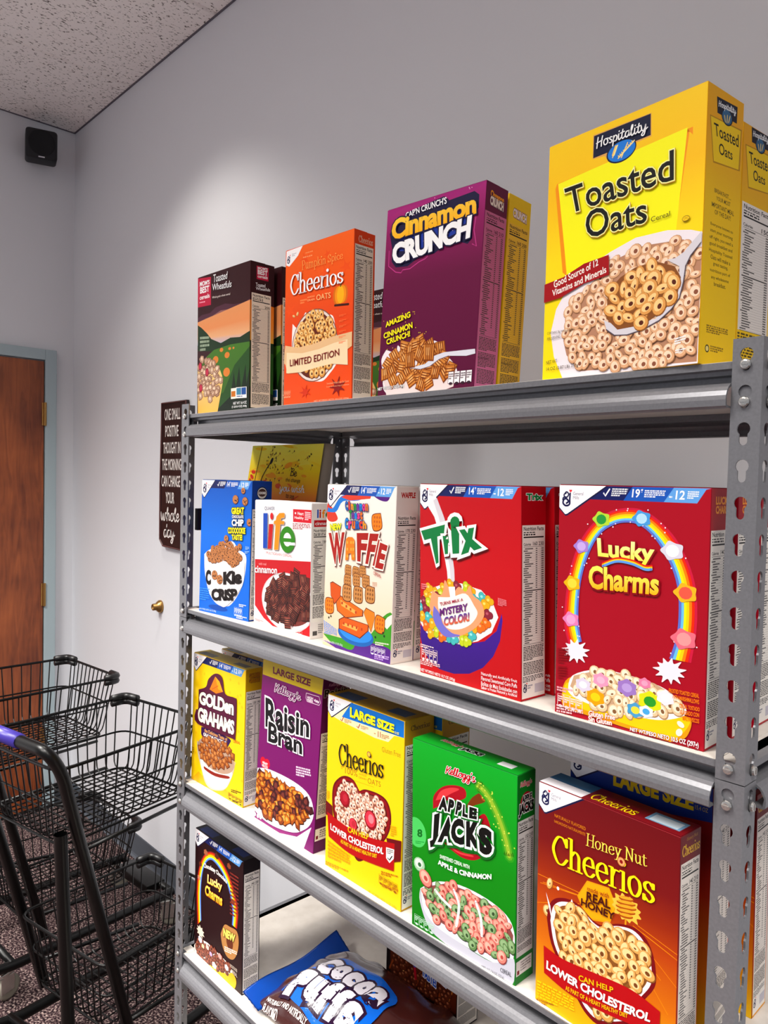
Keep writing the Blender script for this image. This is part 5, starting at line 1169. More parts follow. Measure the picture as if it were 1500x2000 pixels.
# ---- crimson marshmallow box
def arc_band(A, pts_out, pts_in, cols):
    n = len(cols)
    L = lambda a, b, t: (a[0] + (b[0] - a[0]) * t, a[1] + (b[1] - a[1]) * t)
    for k, c in enumerate(cols):
        o = [L(a, b, k / n) for a, b in zip(pts_out, pts_in)]; i = [L(a, b, (k + 1) / n) for a, b in zip(pts_out, pts_in)]
        for j in range(len(o) - 1): A.poly([o[j], o[j + 1], i[j + 1], i[j]], c)
RB = ['#e8402c', '#f08a28', '#f8d028', '#f8ea40', '#78c0e8', '#6878c8']
def f_lucky(A, B, W, H):
    A.rect(0, 0, W, H, '#a60d2e'); maker(A, H, '19', '12', wide=.34)
    out = crom([(18.7,88.5),(11.6,110.5),(11.9,141.4),(17.5,180.4),(29.6,215.7),(49.9,243.3),(71.9,257.2),(95.2,261.9),(114.2,259.1),(132.9,247.9),(151.2,230.1),(165.8,205.7),(175.1,178.0),(177.6,149.7),(176.6,124.2),(172.4,94.6)], 4)
    inn = crom([(36.9,95.4),(32.1,117.5),(31.4,143.9),(34.9,174.7),(44.6,205.6),(58.5,229.0),(76.3,241.1),(93.8,244.8),(109.1,242.1),(124.2,231.6),(137.4,215.2),(148.6,195.5),(155.5,172.3),(157.1,146.8),(155.2,120.7),(147.9,95.2)], 4)
    arc_band(A, out, inn, ['#c8304c'] + RB)
    R = random.Random(8)
    for k in range(40):
        i = R.randrange(len(out)); p = out[i] if k % 2 else inn[i]; A.ell((p[0] + R.uniform(-4, 4), p[1] + R.uniform(-4, 4)), .9, .9, '#fbe8f0', n=6)
    mm = [('#b8d858', '#3c9a4c'), ('#58a0d8', '#b8dcf0'), ('#a888d0', '#c8b0e4'), ('#d8d4e0', '#f4f2f6'), ('#e8b840', '#f8d860'), ('#e8b848', '#e86858'), ('#e088b8', '#f0a8cc'), ('#e07888', '#f0a0a0')]
    for (e, c), (b1, b2) in zip(zip([(59.6,246.6),(110.7,250.2),(33.5,212.2),(148.1,216.1),(21.8,165.6),(164.2,170.8),(21.2,120.6),(163.9,119.6)], (12, 12, 11, 14, 12, 14, 12, 15)), mm):
        splash(A, e, c * 1.0, b1, int(c * 7), 5, .8, 1.05); A.ell(e, c * .55, c * .5, b2, n=12)
    B.text('Lucky', [(57.3,195.6),(126.2,195.0),(128.1,222.3),(54.5,224.1)], '#f8e040', b=.035, o=[(.04, '#8a0c20', (.8, -.8))], col2='#fdf6b0')
    B.line(crom([(63.5,194.0),(81.3,201.5),(100.7,200.6),(116.0,195.8),(124.3,196.6)]), 1.6, '#e8402c'); B.line(crom([(63.5,192.5),(81.3,199.7),(100.8,198.8),(116.0,194.0),(124.3,194.9)]), 1.4, '#f8d028'); B.line(crom([(63.5,191.0),(81.4,198.2),(100.8,197.0),(116.1,192.4),(124.4,193.1)]), 1.4, '#6aa0e0')
    B.text('Charms', [(45.3,161.7),(133.4,164.4),(134.5,190.6),(44.0,190.6)], '#f4b828', b=.035, o=[(.04, '#8a0c20', (.8, -.8))], col2='#fbf07c')
    for c in [(28.7,82.6),(148.3,81.4)]: splash(A, c, 17, '#f6e4ec', 6, 11, .7, 1.25)
    A.poly(crom([(11.3,32.9),(18.7,46.1),(40.1,54.3),(81.4,47.9),(120.2,41.9),(165.5,35.0),(174.1,33.6),(174.4,23.4),(167.9,9.8),(154.1,2.6),(139.7,2.3),(41.3,7.0),(13.0,9.9),(11.3,32.9)], 4)[:-1], '#e8a018'); A.poly(crom([(12.5,29.3),(23.2,43.1),(81.5,44.2),(156.8,32.9),(171.6,33.0),(172.6,26.4),(162.6,11.8),(148.6,6.4),(82.4,9.4),(41.2,12.7),(15.0,18.2),(12.5,29.3)], 4)[:-1], '#f8cc3c')
    A.poly(crom([(19.1,30.7),(25.1,51.2),(60.7,65.9),(100.5,66.5),(138.1,61.8),(156.2,53.5),(166.9,45.6),(167.2,35.4),(142.7,24.2),(111.4,20.1),(82.2,18.6),(51.5,20.7),(28.0,24.9),(19.1,30.7)], 4)[:-1], '#f2eeec')
    rings(A, [(22.2,37.2),(27.3,51.7),(60.7,65.0),(92.7,66.7),(130.7,63.8),(152.6,56.2),(161.7,44.4),(156.7,34.6),(120.6,26.0),(82.2,18.6),(51.4,22.6)], 11.5, 8.4, ('#b08a64', '#e4c8a4', '#f8e8d0', '#8a6444'), 12, '#c8a88a')
    for (c, r), (b1, b2) in zip(zip([(64.1,53.5),(98.0,51.5),(57.5,31.5),(126.7,41.6),(109.2,27.7),(40.4,42.9),(122.4,29.1),(144.7,50.1),(119.7,61.4)], (11, 13, 13, 15, 11, 11, 9, 11, 8)), [('#e8a0bc', '#f0b8cc'), ('#a080c0', '#b8a0d4'), ('#f0a828', '#f8d048'), ('#d8dc48', '#3c9a3c'), ('#5aa0c8', '#f0d860'), ('#d8d0e0', '#f4f0f4'), ('#e8e8f0', '#58a8dc'), ('#e8e4e8', '#f6f4f6'), ('#e088a8', '#f0a8c0')]):
        splash(A, c, r, b1, int(r * 3), 6, .85, 1.05); A.ell(c, r * .5, r * .4, b2, n=12)
    for i, (t, q) in enumerate((('Gluten Free', [(48.7,6.5),(84.0,9.8),(83.8,16.2),(49.2,13.6)]), ('Sin Gluten', [(48.9,-0.1),(80.2,2.6),(80.0,8.8),(48.7,6.8)]))): B.text(t, q, '#fbf4ec', b=.02, o=[(.05, '#c8504c')])
    B.text('NET WT/PESO NETO 10.5 OZ (297g)', [(103.3,0.9),(183.9,2.1),(183.6,9.6),(103.7,6.5)], '#ffffff', b=.02, o=[(.05, '#8c1c2c')])
    for t, q in (('FROSTED TOASTED CEREAL', [(148.6,57.4),(182.7,58.1),(182.6,62.8),(148.5,61.9)]), ('WITH MARSHMALLOWS', [(152.7,51.0),(182.9,51.4),(182.8,56.4),(152.6,55.5)]), ('CEREAL TOSTADO', [(160.9,42.8),(183.7,43.6),(183.5,48.1),(160.8,47.3)]), ('GLASEADO CON', [(162.0,35.8),(183.3,37.2),(183.2,41.8),(161.8,40.6)]), ('MALVAVISCOS', [(165.3,29.7),(183.5,30.5),(183.4,35.2),(165.1,34.5)])): A.text(t, q, '#f08a2c', b=.02)
    servings(A, *[(4.5,9.9)][0], 36, 15, '#fbe4e4'); A.greek([(3.6,27.3),(25.8,26.4),(25.6,34.0),(3.5,33.6)], 2, '#f0b0b8'); A.greek([(3.8,-0.0),(41.4,3.2),(41.2,11.7),(3.6,10.7)], 3, '#f0c0c4')
    A.greek([(3.9,62.6),(19.3,64.5),(18.9,83.7),(3.4,82.0)], 6, '#8c0c20'); A.greek([(4.3,43.1),(17.6,44.9),(17.2,61.2),(3.9,59.6)], 5, '#8c0c20')
    for c, r in zip([(163.1,24.4),(161.7,15.0)], ((4.5, 3), (3.5, 4.5))): A.ell(c, r[0], r[1], '#fdf4d8', -.5)
lucky = cereal_box('lucky', 'crimson cereal box with yellow lettering inside a rainbow arch, on the second shelf', '#a01028', f_lucky, s_std('#a8182c', 'LUCKY|CHARMS', '#f0a048', None, '140 180', top=.84), t_std('#a8142c', '#d0d4e0'), dims=(.189, .287, .062))
behind(lucky, 0.004, 0.0645, 'crimson marshmallow cereal box second in the row behind the right post')
behind(lucky, 0.006, 0.130, 'crimson marshmallow cereal box third in the row behind the right post')
# ---- golden squares (yellow box)
def f_gold(A, B, W, H):
    A.rect(0, 0, W, H, '#f6cf18'); R = random.Random(4)
    for k in range(46):
        c = (R.uniform(4, W - 4), R.uniform(4, H - 20)); A.poly([(c[0] + 4, c[1]), (c[0], c[1] + 4), (c[0] - 4, c[1]), (c[0], c[1] - 4)], '#f0bf10')
    maker(A, H, '14', '12', wide=.26)
    A.poly([(-2.2,-3.5),(31.4,25.5),(49.3,19.6),(130.8,18.8),(156.8,16.2),(157.6,-3.1),(138.2,-2.2),(-2.1,-6.5)], '#eeb42c'); A.poly([(-2.4,2.2),(36.0,0.6),(33.0,-13.5),(-2.0,-8.0)], '#e8b830')
    o = '#5a1638'
    B.poly(crom([(25.8,204.4),(54.9,216.3),(64.5,234.9),(90.9,252.0),(117.6,249.4),(130.1,218.0),(167.2,217.3),(173.8,208.3),(171.8,137.5),(158.2,132.1),(23.4,128.8),(16.4,157.2),(25.5,163.1),(25.8,204.4)], 4)[:-1], o)
    B.poly([(70.2,214.0),(91.2,245.8),(108.2,238.5),(122.2,219.8),(96.1,210.5)], '#e8861c'); B.poly([(91.2,245.8),(108.2,238.5),(122.2,219.8),(103.6,221.2)], '#f6a838'); B.line([(79.0,215.9),(103.3,228.4)], .8, '#c05c10')
    B.text('GOLDen', [(28.6,173.2),(163.7,179.5),(164.3,211.4),(28.8,201.3)], '#f6ecdc', b=.05, o=[(.05, '#3a0c24')], sp=.93); B.text('GRAHAMS', [(24.5,134.7),(167.3,139.8),(167.9,170.0),(25.3,166.8)], '#f6ecdc', b=.05, o=[(.05, '#3a0c24')], sp=.93)
    A.poly(crom([(37.8,124.9),(86.1,129.7),(148.8,127.9),(149.2,117.3),(127.4,97.1),(87.3,100.7),(42.2,103.6),(37.8,124.9)], 3)[:-1], '#3a1650'); A.text('the Delicious Taste of', [(50.8,117.0),(140.7,120.4),(140.4,127.5),(50.4,125.1)], '#f0b870', b=.01); A.text('GRAHAM CRACKERS!', [(47.0,107.8),(138.5,111.6),(138.2,118.7),(46.6,115.2)], '#f6efe4', b=.03)
    A.text('CEREAL', [(162.4,123.7),(188.5,126.1),(188.3,132.0),(162.1,129.6)], '#c03c1c', b=.02)
    A.poly(crom([(21.4,90.6),(67.8,77.0),(163.7,78.7),(170.3,85.9),(167.4,65.6),(152.7,36.4),(137.3,19.1),(118.1,9.4),(81.4,1.6),(56.7,10.7),(41.6,36.1),(26.2,61.7),(21.4,90.6)], 4)[:-1], '#c8bcb0'); A.poly(crom([(33.3,63.7),(68.9,51.4),(158.0,62.9),(149.6,35.4),(130.9,17.0),(91.4,6.5),(63.6,12.8),(41.6,36.1),(33.3,63.7)], 4)[:-1], '#e8e2da')
    A.poly(crom([(51.9,42.8),(96.6,41.1),(149.0,49.5),(146.0,43.2),(96.9,33.9),(55.6,36.4),(51.9,42.8)], 3)[:-1], '#8c2c20'); A.ell4([(23.9,64.9),(169.5,89.2),(93.5,113.3),(96.5,44.7)], '#b89c88')
    chunks(A, [(25.4,80.4),(45.9,100.8),(100.2,115.1),(152.7,111.2),(166.3,90.1),(141.8,65.3),(89.3,53.6),(40.8,54.6)], 14, 11, [('#6a3418', '#a8683c', '#c88c58'), ('#5a2810', '#9a5830', '#bc7c48')], 3, 4, 0, .9)
    A.greek([(1.2,54.8),(10.6,55.5),(9.9,72.4),(0.4,71.7)], 4, '#b8901c'); A.text('NET WT/PESO NETO 11.7 OZ (331g)', [(-2.0,-8.0),(60.8,-2.2),(60.6,2.2),(-2.2,-3.5)], '#5a4410')
    servings(A, *[(149.6,5.0)][0], 52, 12, '#5a4410'); A.greek([(159.9,19.0),(197.2,23.8),(196.9,30.7),(159.6,26.0)], 2, '#5a4410'); A.greek([(163.8,0.7),(199.9,5.4),(199.7,10.6),(163.6,5.9)], 2, '#5a4410')
gold = cereal_box('golden', 'yellow cereal box with cream lettering on maroon and a glass bowl of brown squares', '#e4bb20', f_gold, s_std('#d8b020', 'GOLDEN|GRAHAMS', '#c89030', '#4a1830', '150 190', top=.84), t_std('#b8a23c', '#5c5850'))
behind(gold, 0.006, 0.066, 'yellow cereal box behind the yellow box with the glass bowl')
# ---- raisin box
def f_rais(A, B, W, H):
    A.rect(0, 0, W, H, '#7a1668')
    A.poly([(1.0,318.2),(191.5,318.0),(189.4,289.1),(1.6,287.3)], '#d8c01c'); A.text('LARGE SIZE', [(36.1,295.9),(154.6,296.6),(155.3,310.2),(34.8,309.5)], '#7a1438', b=.045)
    B.text("Kellogg's", [(46.9,257.2),(130.8,259.7),(131.5,278.9),(46.3,280.8)], '#7a1668', 'script', pen=.10, o=[(.09, '#f6eef2')])
    A.line([(144.1,282.7),(182.0,284.3),(186.9,274.7),(183.5,269.3),(148.2,268.0),(143.5,273.8),(144.1,282.7)], .5, '#f0d8e8'); A.text('HIGH', [(147.7,273.2),(165.4,274.2),(164.9,279.4),(147.2,278.4)], '#f6e8f0', b=.03); A.text('FIBER', [(148.1,268.6),(165.9,269.7),(165.5,273.9),(147.7,272.9)], '#f6e8f0', b=.03)
    for k in range(4): A.ell([(170.4,275.4),(174.0,274.7),(177.5,274.6),(181.0,274.2)][k], 1.4, 3, '#f6e8f0', -.7, 8)
    B.text('Raisin', [(23.3,188.6),(162.1,204.7),(159.7,244.8),(17.6,246.1)], '#0c0a0c', b=.03, o=[(.05, '#f8f4f6')]); B.text('Bran', [(34.7,163.0),(145.0,168.3),(141.8,200.7),(32.5,202.7)], '#0c0a0c', b=.03, o=[(.05, '#f8f4f6')])
    c = [(26.6,113.4)][0]; A.ell((c[0] - 7, c[1] + 5), 9.5, 9.5, '#c8283c', n=18); A.ell((c[0] + 7, c[1] + 5), 9.5, 9.5, '#c8283c', n=18); A.poly([(c[0] - 16, c[1] + 2), (c[0] + 16, c[1] + 2), (c[0] + 2, c[1] - 18)], '#c8283c')
    A.text('HEART', [(c[0] - 9, c[1] + 1), (c[0] + 9, c[1] + 1), (c[0] + 9, c[1] + 6), (c[0] - 9, c[1] + 6)], '#ffffff', b=.02); A.text('HEALTHY', [(c[0] - 10, c[1] - 5), (c[0] + 10, c[1] - 5), (c[0] + 10, c[1] - 0), (c[0] - 10, c[1] - 0)], '#ffffff', b=.02)
    A.greek([(128.3,123.3),(173.0,131.0),(171.2,148.7),(126.5,142.0)], 4, '#f0d8e8')
    A.poly(crom([(1.9,100.8),(42.9,109.9),(121.4,111.4),(169.7,101.6),(186.5,75.9),(179.8,51.4),(161.0,33.4),(130.7,17.3),(76.2,7.0),(29.3,7.0),(-5.4,18.9),(-15.1,53.9),(1.9,100.8)], 4)[:-1], '#f4eef0'); A.poly(crom([(-5.1,15.5),(29.7,3.7),(87.6,6.3),(141.2,19.6),(180.4,45.3),(181.3,36.2),(146.8,16.9),(88.3,-0.2),(30.3,-3.0),(-3.7,2.1),(-5.1,15.5)], 4)[:-1], '#8c2c74')
    A.poly([(-3.6,0.4),(30.5,-4.6),(88.4,-1.1),(141.8,13.4),(182.9,46.2),(164.5,-2.7),(-2.7,-8.0)], '#ece6ee'); A.greek([(99.9,-4.1),(163.9,4.1),(163.2,10.3),(99.3,2.3)], 2, '#c8b8cc'); A.poly([(164.5,-2.7),(187.8,48.0),(192.6,-0.6),(164.5,-2.7)], '#7a1668')
    chunks(A, [(-3.6,81.8),(20.2,99.5),(78.6,97.7),(133.7,96.0),(171.6,83.2),(173.4,64.9),(149.8,40.5),(97.0,24.6),(39.9,20.9),(1.4,31.6)], 12.5, 14, [('#3a1408', '#a85a20', '#e09a4c'), ('#5c240c', '#c47428', '#e8b064'), ('#2a0e10', '#4a1c20', '#7a3c34'), ('#4a1c0c', '#8c4418', '#c88040')], 8, 7, 0, .9, .45, 1.2, '#6a3416')
    for k, q in enumerate([(1.9,7.5),(12.4,7.1),(22.0,7.8)]): A.ell(q, 4, 4, '#ffffff', n=12)
def s_rais(A, W, H):
    A.rect(0, 0, W, H, '#5c1450'); A.text("Kellogg's", [(W * .2, H - 18), (W * .7, H - 18), (W * .7, H - 10), (W * .2, H - 10)], '#c890b0', 'script', pen=.1); A.text('Raisin', [(W * .06, H - 34), (W * .92, H - 34), (W * .92, H - 20), (W * .06, H - 20)], '#181018', b=.03, o=[(.05, '#b8a8b4')]); A.text('Bran', [(W * .2, H - 50), (W * .8, H - 50), (W * .8, H - 37), (W * .2, H - 37)], '#181018', b=.03, o=[(.05, '#b8a8b4')])
    facts(A, 2, H * .2, W * .9, H * .69, '190 240', '#e8e2dc', half=.3); A.rect(2, H * .07, W * .9, H * .14, '#e8e2dc'); A.rect(4, H * .08, 9, H * .10, '#7a1428'); A.greek([(12, H * .08), (W * .85, H * .08), (W * .85, H * .13), (12, H * .13)], 4, '#8a8080')
rais = cereal_box('raisin', 'tall purple cereal box with a yellow LARGE SIZE band and flakes with raisins', '#6c145c', f_rais, s_rais, t_std('#7c6c20'), dims=(.192, .318, .062))
# ---- yellow rings box
def f_cheer(A, B, W, H):
    A.rect(0, 0, W, H, '#f8d00c')
    A.poly([(0.3,276.1),(62.2,299.5),(188.2,299.0),(189.1,274.2),(167.1,271.5),(153.9,258.0),(122.0,256.0),(35.8,261.6),(12.8,264.5)], '#f2e4b8'); maker(A, H, strip=False, wide=.33)
    A.poly([(62.2,298.9),(189.0,299.2),(189.1,273.7),(37.9,269.3)], '#1878c8'); B.text('LARGE SIZE', [(61.2,275.1),(168.1,276.0),(168.4,290.0),(60.7,292.1)], '#f8ea30', b=.05, sp=.98); B.text('12 OZ', [(169.6,275.9),(179.6,276.4),(179.4,280.1),(169.5,279.6)], '#f8ea30', b=.02)
    for a, b, c in ([(34.9,264.2),(38.1,262.1),(42.3,269.6)], [(77.7,263.2),(80.8,261.2),(84.8,268.4)]): A.line([a, b, c], .9, '#a81c2c')
    A.greek([(44.9,261.0),(63.4,261.5),(63.2,268.5),(44.6,268.1)], 3, '#a8642c'); A.greek([(87.6,261.3),(106.1,262.3),(105.9,268.3),(87.4,267.4)], 3, '#a8642c'); A.text('11', [(129.2,259.4),(136.0,259.9),(135.7,269.3),(128.9,268.8)], '#a81c2c', b=.03); A.greek([(119.8,260.9),(127.1,261.5),(127.0,264.2),(119.7,263.7)], 1, '#a8642c'); A.greek([(138.0,259.0),(155.8,260.4),(155.6,267.8),(137.8,266.3)], 3, '#a8642c')
    A.text('Gluten Free', [(139.5,238.5),(182.7,241.3),(182.4,249.9),(139.2,246.6)], '#a8781c', 'sans'); B.text('Cheerios', [(33.6,187.1),(146.1,196.9),(144.9,231.1),(32.4,226.5)], '#17120c', 'serif', pen=.095)
    for c in [(110.2,226.3)]: B.ell(c, 4.6, 4.6, '#17120c'); B.ell(c, 3.9, 3.9, '#d8a868'); B.ell(c, 1.8, 1.8, '#f8d00c')
    A.text('100%', [(49.8,176.1),(81.7,179.7),(81.3,190.0),(49.4,186.9)], '#a8641c', b=.0); A.text('WHOLE', [(84.5,184.5),(103.5,186.4),(103.4,189.8),(84.4,187.6)], '#a8641c'); A.text('GRAIN', [(84.7,178.9),(103.7,180.9),(103.6,184.2),(84.6,182.3)], '#a8641c'); A.text('OATS', [(107.2,177.5),(138.6,180.9),(138.3,189.6),(106.9,186.4)], '#a8641c'); A.greek([(38.4,179.8),(46.5,180.8),(46.3,186.6),(38.2,185.6)], 2, '#c8941c')
    A.line([(56.6,169.6),(122.5,175.8)], .3, '#c8941c')
    q = crom([(87.5,158.1),(102.1,165.6),(133.0,168.7),(153.1,164.4),(163.4,149.0),(164.2,127.7),(155.1,105.3),(135.8,81.6),(111.9,58.5),(95.5,43.5),(82.6,41.3),(69.2,53.3),(41.9,69.1),(22.8,91.5),(16.4,118.7),(18.8,146.0),(34.4,164.1),(52.1,172.5),(72.0,171.5),(87.5,158.1)], 5)[:-1]
    A.poly(q, '#6c1018'); c = (sum(p[0] for p in q) / len(q), sum(p[1] for p in q) / len(q)); A.poly([(c[0] + (p[0] - c[0]) * .95, c[1] + (p[1] - c[1]) * .95) for p in q], '#8c1820'); qi = [(c[0] + (p[0] - c[0]) * .87, c[1] + (p[1] - c[1]) * .87) for p in q]; A.poly(qi, '#4c1010')
    rings(A, [(c[0] + (p[0] - c[0]) * .84, c[1] + (p[1] - c[1]) * .84) for p in q], 10, 7, ('#7a4430', '#d8a890', '#f4d8cc', '#6a2c24'), 21, '#9a5c50')
    for e, r in zip([(51.1,133.2),(117.3,120.5),(74.4,96.8)], (13, 15, 11)): A.ell(e, r, r * 1.05, '#8c1424'); A.ell((e[0] - 1, e[1] + 1), r * .8, r * .85, '#d04454' if r != 13 else '#a82434'); A.ell((e[0] + 1, e[1] + 2), r * .45, r * .5, '#e88890' if r == 15 else '#b83844')
    A.poly([(-0.4,114.6),(17.6,110.3),(20.5,90.7),(0.4,89.6)], '#6c1018'); A.poly([(155.1,105.3),(189.7,112.9),(189.2,80.7),(168.0,70.9)], '#6c1018')
    A.poly(crom([(4.9,95.6),(59.2,88.4),(119.1,92.0),(174.7,103.2)], 5) + crom([(174.2,59.1),(120.5,50.7),(65.0,45.9),(10.0,54.3)], 5), '#b01822')
    B.text('CAN HELP', [(61.7,80.7),(114.3,86.8),(114.0,96.2),(61.4,90.4)], '#f4d040', b=.02); B.text('LOWER CHOLESTEROL', [(15.2,68.1),(150.1,76.7),(150.9,87.9),(14.8,79.2)], '#fbf4ee', b=.035, bend=-6); B.text('AS PART OF A HEART HEALTHY DIET', [(43.2,55.5),(135.2,64.8),(135.0,71.1),(43.0,62.2)], '#f4d040', b=.02, bend=-3)
    A.poly([(155.6,90.5),(174.2,93.6),(173.6,78.5),(164.2,68.1),(156.1,73.0)], '#f2eeea'); A.line([(160.0,74.6),(164.0,72.9),(169.6,81.0)], 1, '#181818'); A.greek([(157.9,80.5),(172.3,83.4),(172.0,91.4),(157.6,88.6)], 3, '#484040')
    A.greek([(8.8,15.2),(67.9,22.6),(67.3,42.5),(7.8,47.0)], 5, '#d8a010'); A.greek([(3.1,1.0),(64.0,7.9),(63.8,15.1),(2.9,8.4)], 2, '#c89010'); A.text('NET WT/PESO NETO 12 OZ (340g)', [(114.6,0.1),(182.8,0.6),(182.6,5.9),(114.5,4.8)], '#b8860c')
    servings(A, *[(139.6,27.4)][0], 44, 14, '#9a5c10'); A.greek([(145.2,41.3),(183.4,48.9),(183.2,55.5),(145.0,48.0)], 2, '#b87410'); A.greek([(147.8,23.1),(184.9,28.0),(184.7,34.6),(147.7,28.5)], 3, '#b87410'); A.greek([(2.4,117.0),(10.4,116.7),(9.9,132.8),(1.9,132.3)], 5, '#d8a810'); A.greek([(164.7,111.6),(178.2,113.9),(177.6,131.2),(164.1,129.0)], 5, '#d8a810')
cheer = cereal_box('cheer', 'yellow large-size cereal box with a heart-shaped bowl of rings and red ribbon', '#d8ae1c', f_cheer, s_std('#c89c18', 'Cheerios', '#3a2c10', None, '140 210', font='serif', top=.87), t_std('#a8841c', '#2c4c74'))
behind(cheer, 0.014, 0.070, 'yellow large-size cereal box behind the heart bowl box, shadowed under the shelf')
# ---- green apple box
def f_apple(A, B, W, H):
    A.grad([(0, 0), (W, 0), (W, H), (0, H)], [(0, '#0e7c1e'), (.5, '#0f8a24'), (.85, '#18a034'), (1, '#1ea83c')])
    A.poly(crom([(41.8,196.4),(43.3,211.9),(59.6,229.6),(81.9,239.0),(100.5,240.0),(103.7,229.0),(91.5,220.1),(69.4,212.9),(56.6,201.3),(41.8,191.3)], 4), '#a81c2c'); A.poly(crom([(46.7,205.5),(56.4,222.4),(75.6,233.4),(91.3,235.9),(75.7,224.8),(59.7,212.3),(46.7,205.5)], 4)[:-1], '#d84c50')
    A.poly(crom([(125.1,207.4),(136.8,216.1),(145.7,205.0),(147.3,191.5),(134.2,191.5)], 3), '#a81c2c'); A.poly(crom([(60.3,150.2),(79.6,149.9),(101.6,148.3),(122.8,154.0),(134.7,156.1),(119.9,144.5),(98.6,139.9),(76.5,143.8),(60.3,150.2)], 4)[:-1], '#a81c2c'); A.line(crom([(70.1,148.8),(92.3,144.8),(116.8,149.3)]), 1.4, '#d84c50')
    A.poly(crom([(105.4,217.5),(115.8,232.9),(133.5,245.7),(139.4,240.5),(136.6,232.5),(119.0,222.0),(106.9,214.4),(105.4,217.5)], 4)[:-1], '#7a3c18'); A.ell([(135.1,239.6)][0], 5, 6, '#a86030'); A.ell([(135.1,239.6)][0], 2.6, 3.4, '#4a200c')
    q = crom([(126.1,251.6),(139.4,245.2),(154.0,228.9),(165.6,209.7),(174.3,189.7),(178.7,173.0)], 5); 
    for w, c in ((9, '#3c9a30'), (6, '#66a83a'), (3, '#9cb848')): A.line(q, w, c)
    R = random.Random(5)
    for k in range(34): p = q[R.randrange(len(q))]; A.ell((p[0] + R.uniform(-12, 12), p[1] + R.uniform(-10, 10)), 1.1, 1.1, '#c8d868', n=7)
    B.text("Kellogg's", [(65.8,247.6),(121.6,249.5),(122.9,268.4),(67.3,264.0)], '#d01c34', 'script', pen=.11, o=[(.09, '#f6f2f2')])
    for ch, q in (('J', [(36.7,131.4),(52.2,141.7),(56.7,191.3),(38.6,180.2)]), ('A', [(52.2,146.0),(82.1,155.7),(78.6,192.6),(68.0,189.0)]), ('C', [(78.0,153.0),(107.6,161.5),(99.5,198.6),(77.7,187.4)]), ('K', [(106.1,159.7),(133.1,165.0),(129.6,203.0),(105.6,195.8)]), ('S', [(130.2,158.0),(152.0,163.9),(151.5,198.9),(126.7,197.2)]),
        ('A', [(53.4,194.7),(71.2,197.2),(70.0,216.8),(58.1,216.2)]), ('P', [(71.2,197.7),(81.7,197.8),(84.6,218.4),(74.2,217.4)]), ('P', [(85.4,198.6),(94.2,199.2),(99.2,219.8),(89.3,218.9)]), ('L', [(98.5,200.2),(108.6,201.0),(106.9,218.0),(100.2,218.2)]), ('E', [(110.8,201.7),(124.6,204.3),(125.0,219.7),(111.2,218.4)])):
        B.text(ch, q, '#0a0c0a', b=.07, o=[(.13, '#0c6a28', (.4, -1.4)), (.08, '#f8faf8')])
    A.ell4([(-11.3,138.3),(28.7,148.8),(11.4,167.0),(11.8,122.6)], '#5cc46c'); A.text('8', [(10.6,138.4),(21.0,140.9),(20.9,153.1),(10.5,150.5)], '#10702c', b=.04); A.greek([(7.2,126.1),(25.5,131.0),(25.4,136.1),(7.2,131.2)], 2, '#2c9a44')
    B.text('SWEETENED CEREAL WITH', [(57.3,124.1),(112.5,129.5),(112.5,135.1),(57.3,129.8)], '#e8f6e8', b=.02); B.text('APPLE & CINNAMON', [(53.5,113.8),(151.0,130.6),(150.9,138.1),(53.4,121.3)], '#f6fbf6', b=.04, bend=-6)
    A.poly(crom([(17.5,62.3),(47.8,85.0),(92.8,98.4),(141.3,99.3),(175.7,90.7),(188.4,73.3),(188.8,45.7),(182.3,21.6),(154.0,14.8),(93.8,15.0),(48.4,19.2),(24.6,34.3),(17.5,62.3)], 4)[:-1], '#e4e4ea'); A.poly(crom([(16.8,60.7),(24.6,34.3),(48.4,19.2),(93.8,15.0),(154.0,14.8),(189.0,36.5),(186.8,-1.8),(168.6,-4.0),(124.8,-4.4),(68.3,0.6),(35.0,10.6),(16.9,41.4),(16.8,60.7)], 4)[:-1], '#c8c8d2')
    PK = [('#8c3c3c', '#e08c80', '#f4b8a8', '#b85450'), ('#8c3c3c', '#d87c74', '#f0a898', '#a84844'), ('#2c4028', '#6c8c5c', '#98b488', '#3c5434')]
    rings(A, [(22.7,54.2),(27.7,69.1),(70.7,91.8),(111.4,96.4),(147.2,94.7),(173.0,87.2),(187.1,68.1),(186.1,44.4),(168.2,26.4),(124.5,19.7),(77.8,27.5),(41.6,29.0)], 12.5, 9.5, PK, 17, '#8c5450')
    R2 = random.Random(1); ring(A, [(16.1,97.9)][0], 12, R2, ('#4c8c54', '#a8c8a8', '#d8e8d8', '#3c6c44')); ring(A, [(28.6,81.8)][0], 14, R2, PK[0])
    for a in ([(83.5,87.2),(93.1,69.1),(88.8,37.5)], [(123.6,87.0),(132.8,67.0),(134.6,43.8)], [(47.9,72.4),(61.2,65.3),(77.4,59.8)]): A.line(crom(a), 2.2, '#f4ecec')
    servings(A, *[(6.0,5.3)][0], 40, 14, '#c8ecd0'); A.text('NET WT 7.8 OZ (221g)', [(135.2,-2.9),(172.8,0.0),(172.7,5.1),(135.1,2.6)], '#5a5a64'); A.text('CEREAL', [(167.0,8.9),(185.2,10.3),(185.1,16.5),(166.9,14.5)], '#3a3a44')
